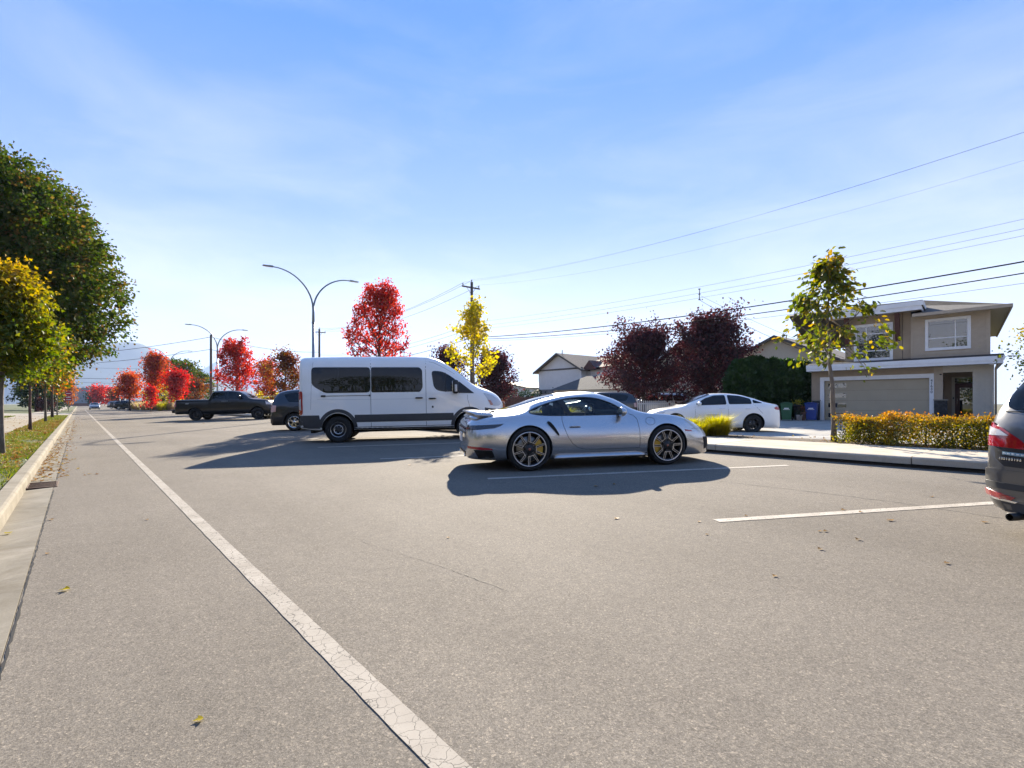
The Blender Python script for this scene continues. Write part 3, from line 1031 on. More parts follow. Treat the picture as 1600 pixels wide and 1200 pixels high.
def prism_mesh(poly, c0, c1, plane, mi=1):
    mb = MB(); mb.prism(poly, c0, c1, 0, None, plane)
    me = bpy.data.meshes.new('prism'); me.from_pydata(mb.v, [], mb.f)
    bm = bmesh.new(); bm.from_mesh(me); bmesh.ops.recalc_face_normals(bm, faces=bm.faces); bm.to_mesh(me); bm.free()
    for m in (M_gapm, M_gapm): me.materials.append(m)
    me.polygons.foreach_set('material_index', [mi] * len(me.polygons)); me.update()
    return me

# ---- wheels (axis y, outer face towards +y); children: tyre, disc, caliper
def spoke(mb, ang, r0, r1, w0, w1, y0, y1, th, mi=0, skew=0.0, skew0=0.0):
    """bar in the wheel plane from radius r0 to r1; y0,y1 = depth of its outer face"""
    def P(r, off, y):
        a = ang
        return Vector((r * math.cos(a) - off * math.sin(a), y, r * math.sin(a) + off * math.cos(a)))
    vs = [P(r0, skew0 - w0/2, y0), P(r0, skew0 + w0/2, y0), P(r1, skew + w1/2, y1), P(r1, skew - w1/2, y1),
          P(r0, skew0 - w0/2, y0 - th), P(r0, skew0 + w0/2, y0 - th), P(r1, skew + w1/2, y1 - th), P(r1, skew - w1/2, y1 - th)]
    fs = [(0, 1, 2, 3), (7, 6, 5, 4), (0, 4, 5, 1), (1, 5, 6, 2), (2, 6, 7, 3), (3, 7, 4, 0)]
    fs = [f[::-1] for f in fs]
    mb.add(vs, fs, mi)

def rim_base(mb, rr, W, lip=0, barrel=1, lipw=0.012):
    mb.lathe([(rr - .028, -.020), (rr - .012, -.004), (rr - .004, 0.0), (rr + .006, -.006), (rr + .008, -.02)], 48, lip, 'y')
    mb.lathe([(rr - .028, -.020), (rr - .034, -.05), (rr - .045, -W * .55), (rr - .03, -W * .95), (rr, -W)], 48, barrel, 'y')
    mb.lathe([(0.0, -W * .72), (rr - .05, -W * .72)], 32, barrel, 'y')

def make_wheel(style, R, W, rr):
    """returns list of (name, mesh)"""
    out = []
    mb = MB()
    if style == 'forged':                       # five doubled black spokes with machined edges
        rim_base(mb, rr, W, 1, 1)
        mb.lathe([(rr - .012, .000), (rr - .006, .0025), (rr + .001, .0025), (rr + .004, -.002)], 56, 0, 'y')
        mb.lathe([(0, .0), (.03, .0), (.042, -.006), (.072, -.012), (.082, -.03), (.082, -.07)], 28, 1, 'y')
        mb.lathe([(0.0, .004), (.018, .003), (.024, -.002)], 20, 2, 'y')
        for k in range(5):
            a = 2 * math.pi * k / 5 + math.pi / 2
            for s in (-1, 1):
                spoke(mb, a, .06, rr - .010, .034, .036, -.012, -.006, .035, 1, s * .076, s * .030)
                spoke(mb, a, .10, rr - .018, .0055, .0065, -.0085, -.003, .006, 0, s * .093, s * .044)
            # machined loop closing the wide gap
            b = a + math.pi / 5
            spoke(mb, b, .086, .112, .092, .112, -.016, -.013, .02, 1)
            spoke(mb, b, .110, .117, .112, .118, -.010, -.0095, .006, 0)
            for s in (-1, 1):
                spoke(mb, b, .114, rr - .018, .0055, .0065, -.0085, -.003, .006, 0, s * .098, s * .056)
        out.append(('wheel', mb.build_mesh('wheel', [M_alloy, M_blackp, M_badge])))
        d = MB(); d.lathe([(.08, -.085), (rr - .075, -.085), (rr - .070, -.09), (rr - .070, -.12), (.08, -.12)], 40, 0, 'y')
        d.lathe([(0, -.075), (.082, -.075), (.082, -.11)], 24, 0, 'y')
        out.append(('brake_disc', d.build_mesh('brake_disc', [M_disc])))
        c = MB()
        r0, r1 = rr - .155, rr - .045
        V = []; nseg = 8
        for i in range(nseg + 1):
            w = math.radians(-42 + 84 * i / nseg)
            for r in (r0, r1):
                for y in (-.055, -.13):
                    V.append((r * math.cos(w), y, r * math.sin(w)))
        F = []
        for i in range(nseg):
            a = i * 4; b = a + 4
            F += [(a, a+2, b+2, b), (a+1, b+1, b+3, a+3), (a, b, b+1, a+1), (a+2, a+3, b+3, b+2)]
        F += [(0, 1, 3, 2), (nseg*4, nseg*4+2, nseg*4+3, nseg*4+1)]
        c.add(V, F)
        out.append(('brake_caliper', c.build_mesh('brake_caliper', [M_yellow])))
    elif style == 'steel':                      # van: dark steel disc with bright rings
        rim_base(mb, rr, W, 1, 1)
        mb.lathe([(0, -.012), (.055, -.012), (.070, -.02), (.078, -.045), (.105, -.05), (.118, -.03), (.128, -.026), (.150, -.04), (rr - .03, -.055)], 40, 1, 'y')
        mb.lathe([(.110, -.026), (.119, -.019), (.127, -.019), (.132, -.026)], 40, 0, 'y')
        mb.lathe([(rr - .020, -.010), (rr - .013, .001), (rr - .009, .001)], 48, 0, 'y')
        for k in range(8):
            a = 2 * math.pi * (k + .5) / 8
            spoke(mb, a, .135, .165, .026, .034, -.030, -.034, .01, 2)
        for k in range(6):
            a = 2 * math.pi * k / 6
            mb.lathe([(0, .006), (.009, .006), (.011, -.02)], 8, 0, 'y', Matrix.Translation((.088 * math.cos(a), -.03, .088 * math.sin(a))))
        out.append(('wheel', mb.build_mesh('wheel', [M_alloy, M_blackp, M_gapm])))
    else:
        col, n, fork = style                    # (material, spoke count, forked)
        rim_base(mb, rr, W, 0 if col is not M_blackp else 1, 1)
        mb.lathe([(0, -.004), (.03, -.004), (.055, -.012), (.068, -.03), (.068, -.07)], 24, 0, 'y')
        for k in range(n):
            a = 2 * math.pi * k / n + math.pi / 2
            if fork:
                spoke(mb, a, .05, rr * .58, .05, .04, -.014, -.010, .03, 0)
                for s in (-1, 1): spoke(mb, a, rr * .55, rr - .018, .022, .020, -.010, -.006, .028, 0, s * .062, s * .010)
            else:
                for s in (-1, 1): spoke(mb, a, .05, rr - .018, .024, .022, -.012, -.006, .03, 0, s * .040, s * .018)
        out.append(('wheel', mb.build_mesh('wheel', [col, M_blackp])))
        d = MB(); d.lathe([(.06, -.085), (rr - .08, -.085), (rr - .08, -.11), (.06, -.11)], 32, 0, 'y')
        out.append(('brake_disc', d.build_mesh('brake_disc', [M_disc])))
    t = MB()
    prof = [(rr - .006, -.022), (rr + .010, -.008), ((rr + R) / 2, 0.002), (R - .028, -.006), (R - .009, -.022), (R - .001, -.045)]
    for g in (.32, .5, .68):
        y = -W * g
        prof += [(R, y + .010), (R - .007, y + .007), (R - .007, y - .007), (R, y - .010)]
    prof += [(R - .001, -W + .045), (R - .009, -W + .022), (R - .028, -W + .006), ((rr + R) / 2, -W - .002), (rr, -W + .01)]
    t.lathe(prof, 56, 0, 'y')
    out.append(('tyre', t.build_mesh('tyre', [M_rubber])))
    return out

def _bm(self, name, mats):
    me = bpy.data.meshes.new(name); me.from_pydata(self.v, [], self.f)
    for m in mats: me.materials.append(m)
    me.polygons.foreach_set('material_index', self.m); me.polygons.foreach_set('use_smooth', self.s)
    me.update()
    bm = bmesh.new(); bm.from_mesh(me); bmesh.ops.recalc_face_normals(bm, faces=bm.faces); bm.to_mesh(me); bm.free()
    return me
MB.build_mesh = _bm
M_badge = basic('wheel_badge', (0.30, 0.10, 0.06), 0.4)

def put_wheels(car, spots, style, R, W, rr, spin=0.4):
    """spots: (x, half track to the outer face[, R, W, rr])"""
    cache = {}
    rg = random.Random(len(spots) + int(R * 1000))
    for sp in spots:
        x, yf = sp[0], sp[1]
        r_, w_, rim_ = (sp[2], sp[3], sp[4]) if len(sp) > 2 else (R, W, rr)
        steer = sp[5] if len(sp) > 5 else 0.0
        key = (r_, w_)
        if key not in cache: cache[key] = make_wheel(style, r_, w_, rim_)
        for side in (-1, 1):
            ang = rg.uniform(-.3, .3)
            wheel = None
            for nm, me in cache[key]:
                o = link_mesh(nm, me)
                if wheel is None:
                    wheel = o; o.parent = car
                    o.location = (x, side * yf, r_)
                    o.rotation_euler = (0, ang, (math.pi if side < 0 else 0) + steer)
                else:
                    o.parent = wheel
                    if nm == 'brake_caliper':
                        # calipers sit towards the middle of the car
                        fwd = (0.0 if x < 1 else math.pi)
                        o.rotation_euler = (0, (fwd if side > 0 else math.pi - fwd) - ang + rad(10), 0)

def mirrors(car, bvh, x, z, size, mat, yoff=0.10, glass=True):
    for ax, s in (('side-', -1), ('side+', 1)):
        h, n = cast(bvh, ax, x, z)
        mb = MB()
        bm = bmesh.new(); bmesh.ops.create_uvsphere(bm, u_segments=20, v_segments=12, radius=1)
        for v in bm.verts:
            c = v.co
            if c.x < -0.25: c.x = -0.25 + (c.x + .25) * .12
            c.x *= size[0]; c.y *= size[1]; c.z *= size[2]
        bm.verts.index_update()
        cen = Vector((x, h.y + s * (yoff + size[1] * .5), z + .05))
        mb.add([v.co + cen for v in bm.verts], [[v.index for v in f.verts] for f in bm.faces], 0, True)
        bm.free()
        o = mb.build('door_mirror', mat, car)
        m2 = MB()
        m2.tube([Vector((x, h.y - s * .02, z - .01)), Vector((x - .005, h.y + s * yoff * .8, z + .0)), cen + Vector((0, 0, -size[2] * .55))], [.028, .022, .03], 8)
        m2.build('mirror_arm', M_blackp, o)
        if glass:
            m3 = MB()
            pl = [(cen.y + math.cos(a) * size[1] * .86, cen.z + math.sin(a) * size[2] * .82) for a in [2 * math.pi * k / 20 for k in range(20)]]
            m3.prism(pl, cen.x - size[0] * .36, cen.x - size[0] * .30, 0, None, 'yz')
            m3.build('mirror_glass', M_chrome, o)

def handle(car, bvh, x, z, mat, L=0.17, h_=0.028, name='door_handle'):
    for ax, s in (('side-', -1), ('side+', 1)):
        p, n = cast(bvh, ax, x, z)
        mb = MB()
        pts = []
        for k in range(7):
            u = -1 + 2 * k / 6
            q, nn = cast(bvh, ax, x + u * L / 2, z)
            pts.append(q + nn * (0.004 + 0.026 * (1 - u ** 4)))
        mb.tube(pts, [.008] + [h_ / 2] * 5 + [.008], 8)
        mb.build(name, mat, car)

def set_car(car, x, y, yaw, z=None, plane=True):
    zz = road_z(x, y) if z is None else z
    m = Matrix.Rotation(yaw, 4, 'Z')
    if plane:
        q = Vector((0, 0, 1)).rotation_difference(PLANE_N); m = q.to_matrix().to_4x4() @ m
    m.translation = (x, y, zz)
    car.matrix_world = m

# ------------------------------------------------------------------ silver sports coupe
def K(xs, vs): return list(zip(xs, vs))
def make_coupe():
    X = [-1.02, -.995, -.94, -.83, -.6, -.3, 0, .4, .8, 1.2, 1.6, 2.0, 2.2, 2.45, 2.8, 3.05, 3.25, 3.38, 3.46, 3.49]
    prm = dict(
        zb=K(X, [.34, .25, .215, .20, .185, .175, .17, .165, .16, .16, .16, .16, .16, .155, .15, .15, .155, .165, .18, .21]),
        wb=K(X, [.40, .56, .64, .70, .76, .80, .80, .80, .80, .80, .80, .80, .80, .79, .78, .75, .68, .57, .45, .33]),
        zl=K(X, [.40, .36, .34, .33, .32, .31, .30, .28, .27, .26, .26, .27, .28, .29, .29, .28, .27, .265, .27, .29]),
        wl=K(X, [.46, .64, .75, .84, .905, .935, .935, .905, .88, .87, .87, .885, .90, .915, .885, .835, .735, .61, .48, .36]),
        zm=K(X, [.52, .54, .56, .58, .61, .63, .63, .60, .57, .56, .56, .57, .58, .60, .57, .52, .46, .42, .39, .38]),
        wm=K(X, [.48, .68, .80, .885, .94, .957, .955, .93, .905, .895, .895, .905, .915, .925, .89, .835, .735, .61, .48, .36]),
        zs=K(X, [.63, .73, .79, .825, .86, .88, .882, .872, .862, .855, .855, .86, .865, .855, .80, .715, .625, .56, .51, .49]),
        ws=K(X, [.44, .61, .70, .775, .825, .85, .845, .82, .795, .785, .785, .79, .80, .81, .775, .69, .58, .47, .36, .28]),
        zr=K(X, [.645, .765, .835, .885, .925, .965, 1.035, 1.13, 1.197, 1.21, 1.125, .945, .90, .882, .825, .735, .64, .57, .52, .50]),
        wr=K(X, [.34, .46, .52, .56, .52, .50, .515, .545, .565, .575, .60, .66, .69, .675, .64, .57, .47, .37, .29, .22]),
        zc=K(X, [.65, .785, .855, .90, .945, 1.02, 1.105, 1.215, 1.283, 1.303, 1.215, .965, .885, .845, .775, .69, .61, .555, .52, .505]))
    me = loft(prm, -1.02, 3.49, 0.045)
    cav = {k: list(v) for k, v in prm.items()}
    zf = lambda a: K(X, [a] * len(X))
    cav['zb'] = zf(.42); cav['zl'] = zf(.46); cav['zm'] = zf(.60)
    cav_me = loft(cav, -.05, 2.06, 0.09, inset=0.055)
    cav_me.materials.append(M_gapm); cav_me.materials.append(M_interior)
    cav_me.polygons.foreach_set('material_index', [1] * len(cav_me.polygons))
    dlo = [(.02, .965), (.22, 1.045), (.50, 1.130), (.80, 1.185), (1.08, 1.197), (1.33, 1.16), (1.55, 1.075), (1.72, .965), (1.77, .905), (1.70, .89), (1.0, .888), (.35, .898), (.10, .925)]
    dlo = chaikin(dlo, 2, .2)
    ws_poly = chaikin([(1.42, -.46), (1.40, 0), (1.42, .46), (1.88, .56), (2.0, .46), (2.04, 0), (2.0, -.46), (1.88, -.56)], 2)
    rw_poly = chaikin([(.62, -.42), (.66, 0), (.62, .42), (-.18, .36), (-.36, .27), (-.40, 0), (-.36, -.27), (-.18, -.36)], 2)
    cut = [cav_me,
           prism_mesh(dlo, -1.2, 1.2, 'xz'),
           prism_mesh(ws_poly, .93, 2.0, 'xy'), prism_mesh(rw_poly, 1.0, 2.0, 'xy')]
    for s in (-1, 1):
        a, b = sorted((s * .60, s * 1.2))
        cut.append(cyl_mesh((0, .362), .392, a, b)); cut.append(cyl_mesh((2.45, .345), .378, a, b))
    body, bvh = bool_diff(me, cut, [M_silver, M_interior])
    car = thing('sports_coupe', 'silver low sports coupe with rear wing and yellow brake calipers parked nose to the kerb', 'sports car')
    link_mesh('body', body, car)
    # glass
    both(patch, bvh, [(x + (x - .95) * .01, z + (z - 1.03) * .05) for x, z in dlo], off=-.006, mats=M_glass, name='side_window', parent=car, skirt=0.002)
    patch(bvh, 'top', [(x + (x - 1.8) * .03, y * 1.03) for x, y in ws_poly], off=-.006, mats=M_glass, name='windscreen', parent=car, skirt=.002, res=.08)
    patch(bvh, 'top', [(x + (x - .1) * .03, y * 1.03) for x, y in rw_poly], off=-.006, mats=M_glassd, name='rear_window', parent=car, skirt=.002, res=.08)
    both(strip, bvh, dlo, .016, off=.002, mat=M_blackp, name='window_trim', parent=car, closed=True, res=.03)
    both(patch, bvh, [(.70, .89), (.79, .89), (.67, 1.17), (.57, 1.15)], off=.0, mats=M_blackp, name='window_pillar', parent=car, res=.05)
    # seams
    both(strip, bvh, [(.60, .885), (.585, .83), (.60, .72), (.66, .55), (.74, .43), (.84, .355), (.97, .325), (1.20, .318), (1.94, .318), (1.945, .60), (1.93, .80), (1.88, .87), (1.80, .895)], .007, parent=car, res=.03)
    both(strip, bvh, [(2.92, .60), (3.0, .62), (3.12, .60)], .004, parent=car)
    fc = [(2.16 + .082 * math.cos(a), .765 + .066 * math.sin(a)) for a in [2 * math.pi * k / 28 for k in range(28)]]
    strip(bvh, 'side-', fc, .005, closed=True, res=.03, name='fuel_flap_seam', parent=car)
    for sy in (-1, 1):
        strip(bvh, 'top', [(2.2, sy * .60), (2.6, sy * .56), (3.0, sy * .47), (3.25, sy * .36)], .006, parent=car)
    strip(bvh, 'top', [(3.25, -.36), (3.29, 0), (3.25, .36)], .006, parent=car)
    patch(bvh, 'top', [(2.01, -.50), (2.07, 0), (2.01, .50), (2.12, .56), (2.16, 0), (2.12, -.56)], off=.004, mats=M_blackp, name='cowl', parent=car, res=.07)
    # side air intake
    vent = chaikin([(.30, .80), (.36, .815), (.43, .74), (.515, .60), (.515, .565), (.48, .565), (.40, .66), (.32, .75)], 2)
    both(patch, bvh, vent, off=.003, mats=M_gapm, name='air_intake', parent=car, res=.03)
    both(strip, bvh, vent, .010, off=.006, mat=M_silver, name='intake_rim', parent=car, closed=True, res=.03)
    handle(car, bvh, .80, .705, M_silver, .19, .022)
    both(strip, bvh, [(.70, .688), (.90, .688)], .006, off=.0015, parent=car, name='handle_recess')
    # lamps
    tl = [(-1.02, .755), (-.98, .762), (-.80, .768), (-.52, .778), (-.42, .786), (-.47, .75), (-.57, .718), (-.80, .698), (-.98, .682), (-1.02, .684)]
    both(patch, bvh, tl, off=.005, mats=M_dlens, name='tail_light', parent=car, res=.035)
    patch(bvh, 'rear', [(-.74, .735), (.74, .735), (.74, .695), (-.74, .695)], off=.006, mats=M_dlens, name='light_bar', parent=car, res=.05)
    patch(bvh, 'rear', [(-.72, .722), (.72, .722), (.72, .712), (-.72, .712)], off=.011, mats=M_red, name='light_strip', parent=car, res=.05)
    both(patch, bvh, [(-.99, .43), (-.80, .415), (-.62, .392), (-.60, .372), (-.78, .375), (-.98, .392)], off=.006, mats=M_red, name='reflector', parent=car, res=.03)
    both(patch, bvh, [(-.90, .372), (-.62, .360), (-.56, .235), (-.82, .230)], off=.004, mats=M_gapm, name='bumper_vent', parent=car, res=.035)
    patch(bvh, 'rear', [(-.55, .33), (.55, .33), (.50, .20), (-.50, .20)], off=.004, mats=M_blackp, name='diffuser', parent=car, res=.06)
    for s in (-1, 1):
        mb = MB(); mb.lathe([(.052, .0), (.058, -.005), (.060, -.09), (.05, -.09), (.046, -.02)], 20, 0, 'x', Matrix.Translation((-.925, s * .40, .285)))
        mb.build('exhaust_pipe', M_chrome, car)
    patch(bvh, 'rear', [(-.165, .62), (.165, .62), (.165, .47), (-.165, .47)], off=.012, mats=M_plate, name='number_plate', parent=car, res=.06)
    hl = [(2.0 + .72 + .16 * math.cos(a), .165 * math.sin(a) * 1.0) for a in [2 * math.pi * k / 20 for k in range(20)]]
    for s in (-1, 1):
        patch(bvh, 'top', [(2.90 + .19 * math.cos(a), s * .615 + .105 * math.sin(a)) for a in [2 * math.pi * k / 24 for k in range(24)]], off=.005, mats=M_clear, name='headlight', parent=car, res=.04)
    both(patch, bvh, [(2.79, .608), (2.93, .585), (2.95, .565), (2.80, .578)], off=.004, mats=M_red, name='side_marker', parent=car, res=.03)
    both(patch, bvh, [(3.20, .46), (3.36, .45), (3.40, .27), (3.24, .24)], off=.003, mats=M_gapm, name='front_intake', parent=car, res=.04)
    patch(bvh, 'front', [(-.36, .36), (.36, .36), (.40, .22), (-.40, .22)], off=.004, mats=M_gapm, name='front_grille', parent=car, res=.06)
    # sill skirt
    for s in (-1, 1):
        mb = MB()
        pts = [(.42, .925, .185), (.55, .945, .19), (1.2, .925, .19), (1.9, .93, .19), (2.07, .92, .19)]
        V = []; F = []
        for x, y, z in pts:
            V += [(x, s * (y - .10), z + .10), (x, s * y, z + .025), (x, s * (y + .004), z), (x, s * (y - .16), z - .02)]
        for i in range(len(pts) - 1):
            for k in range(4): F.append((i*4+k, i*4+(k+1) % 4, (i+1)*4+(k+1) % 4, (i+1)*4+k))
        F += [(0, 1, 2, 3), tuple((len(pts)-1)*4 + k for k in (3, 2, 1, 0))]
        mb.add(V, F, 0, True); o = mb.build('side_skirt', M_silver, car)
        bm = bmesh.new(); bm.from_mesh(o.data); bmesh.ops.recalc_face_normals(bm, faces=bm.faces); bm.to_mesh(o.data); bm.free()
    # rear wing with fins and dark support
    def wing(name, ys, sec, mat):
        V = []; F = []; n = len(sec)
        for y, dx, dz, sc in ys:
            for (x, z) in sec: V.append((x * sc + dx, y, z * sc + dz))
        for i in range(len(ys) - 1):
            for k in range(n): F.append((i*n+k, i*n+(k+1) % n, (i+1)*n+(k+1) % n, (i+1)*n+k))
        F += [tuple(range(n)), tuple((len(ys)-1)*n + k for k in range(n-1, -1, -1))]
        mb = MB(); mb.add(V, F, 0, True); o = mb.build(name, mat, car)
        bm = bmesh.new(); bm.from_mesh(o.data); bmesh.ops.recalc_face_normals(bm, faces=bm.faces); bm.to_mesh(o.data); bm.free()
        return o
    sec = [(.16, .0), (.08, .022), (-.05, .03), (-.17, .028), (-.19, .015), (-.17, .0), (0, -.012), (.12, -.014)]
    wing('rear_wing', [(-.71, -.68, .915, .85), (-.67, -.72, .945, .98), (-.5, -.75, .962, 1.05), (0, -.78, .968, 1.05), (.5, -.75, .962, 1.05), (.67, -.72, .945, .98), (.71, -.68, .915, .85)], sec, M_silver)
    wing('wing_base', [(-.66, -.70, .85, 1.0), (-.5, -.72, .86, 1.1), (.5, -.72, .86, 1.1), (.66, -.70, .85, 1.0)], [(.20, .0), (.12, .07), (-.10, .08), (-.18, .04), (-.19, -.04), (.2, -.05)], M_silver)
    for s in (-1, 1):
        mb = MB(); mb.bbox((-.72, s * .42, .935), (.12, .05, .07), .012); mb.build('wing_strut', M_blackp, car)
    # engine lid slats
    for k in range(5):
        mb = MB(); h, n = cast(bvh, 'top', -.48 - .055 * k, 0)
        mb.bbox((h.x, 0, h.z + .006), (.022, .62 - .02 * k, .012), .004); mb.build('vent_slat', M_blackp, car)
    mirrors(car, bvh, 1.62, .885, (.085, .12, .080), M_silver, .07)
    put_wheels(car, [(0, .945, .362, .315, .282), (2.45, .915, .345, .255, .268)], 'forged', .3, .36, .28)
    # cabin
    for s in (-1, 1):
        mb = MB()
        mb.bbox((.98, s * .36, .56), (.52, .46, .16), .06)
        mb.bbox((.66, s * .36, .80), (.13, .46, .52), .06, 0, None)
        mb.bbox((.63, s * .36, 1.07), (.09, .24, .14), .04)
        mb.build('seat', M_interior, car)
    mb = MB(); mb.bbox((1.80, 0, .86), (.40, 1.30, .16), .05); mb.build('dashboard', M_interior, car)
    mb = MB()
    for k in range(24):
        a, b = 2 * math.pi * k / 24, 2 * math.pi * (k + 1) / 24
        mb.tube([(1.48 + .06 * math.sin(a), .36 + .18 * math.cos(a), .90 + .17 * math.sin(a)), (1.48 + .06 * math.sin(b), .36 + .18 * math.cos(b), .90 + .17 * math.sin(b))], .016, 6)
    mb.tube([(1.48, .36, .90), (1.75, .36, .84)], .03, 8); mb.tube([(1.48, .20, .90), (1.48, .52, .90)], .016, 6)
    mb.build('steering_wheel', M_interior, car)
    return car

coupe = make_coupe()
_m = (G(829, 737) + G(1043, 726.5)) / 2
_ax = Vector((math.cos(rad(11)), math.sin(rad(11)), 0)); _nx = Vector((-_ax.y, _ax.x, 0))
_o = _m - _ax * 1.225 + _nx * 0.935
set_car(coupe, _o.x, _o.y, rad(11))

# ------------------------------------------------------------------ ordinary vehicles share one pattern of sections
def body_prm(x0, x1, top, belt, hw, zb=.22, roof_w=.58, tail=(.0, .06, .16), nose=(.0, .08, .22, .5), wl=None, edge=.07, hoodw=.80, roofx=None, zbf=None, tailw=(.80, .93, .98), nosew=(.45, .70, .85, .96)):
    """top: centre-line profile; belt: shoulder line; hw: half width. Widths draw in towards nose and tail."""
    xs = sorted(set([x0 + t for t in tail] + [x1 - n for n in nose] + [p[0] for p in top if x0 < p[0] < x1] + [x0, x1]))
    zc = pchip(top, xs); zs_ = pchip(belt, xs)
    wt = pchip([(x0 + tail[i], tailw[i]) for i in range(3)] + [(x1 - nose[i], nosew[i]) for i in range(3, -1, -1)] + [((x0 + x1) / 2, 1.0), (x0 + .6, 1.0), (x1 - 1.0, 1.0)], xs)
    P = {k: [] for k in ('zb','wb','zl','wl','zm','wm','zs','ws','zr','wr','zc')}
    for i, x in enumerate(xs):
        c = float(zc[i]); s = min(float(zs_[i]), c - .03); w = hw * float(wt[i])
        lift = float(pchip(zbf, [x])[0]) if zbf else zb
        gh = max(0.0, min(1.0, (c - s - .12) / .30))          # how much of a cabin stands here
        rw = hw * (hoodw * (1 - gh) + roof_w * gh) * float(wt[i])
        P['zb'].append((x, lift)); P['wb'].append((x, w * .86))
        P['zl'].append((x, lift + .10)); P['wl'].append((x, w * .965))
        P['zm'].append((x, lift + (s - lift) * .55)); P['wm'].append((x, w))
        P['zs'].append((x, s)); P['ws'].append((x, w * (.965 - .02 * (1 - gh))))
        P['zr'].append((x, c - edge * (0.45 + .55 * gh) - (.0 if gh > .1 else 0))); P['wr'].append((x, rw))
        P['zc'].append((x, c))
    return P

def arch_cutters(spots, ymin, ymax, r, zc):
    out = []
    for x in spots:
        for s in (-1, 1):
            a, b = sorted((s * ymin, s * ymax)); out.append(cyl_mesh((x, zc), r, a, b))
    return out

def wheel_lip(car, bvh, x, zc, r, w, mat, a0=-8, a1=188):
    pts = [(x + r * math.cos(rad(a)), zc + r * math.sin(rad(a))) for a in np.linspace(a0, a1, 26)]
    both(strip, bvh, pts, w, off=.006, mat=mat, name='arch_trim', parent=car, res=.06)

def rect_plate(bvh, car, axis, c, w=.31, h=.16, mat=None, name='number_plate'):
    return patch(bvh, axis, [(c[0]-w/2, c[1]+h/2), (c[0]+w/2, c[1]+h/2), (c[0]+w/2, c[1]-h/2), (c[0]-w/2, c[1]-h/2)], off=.012, mats=mat or M_plate, name=name, parent=car, res=.08)

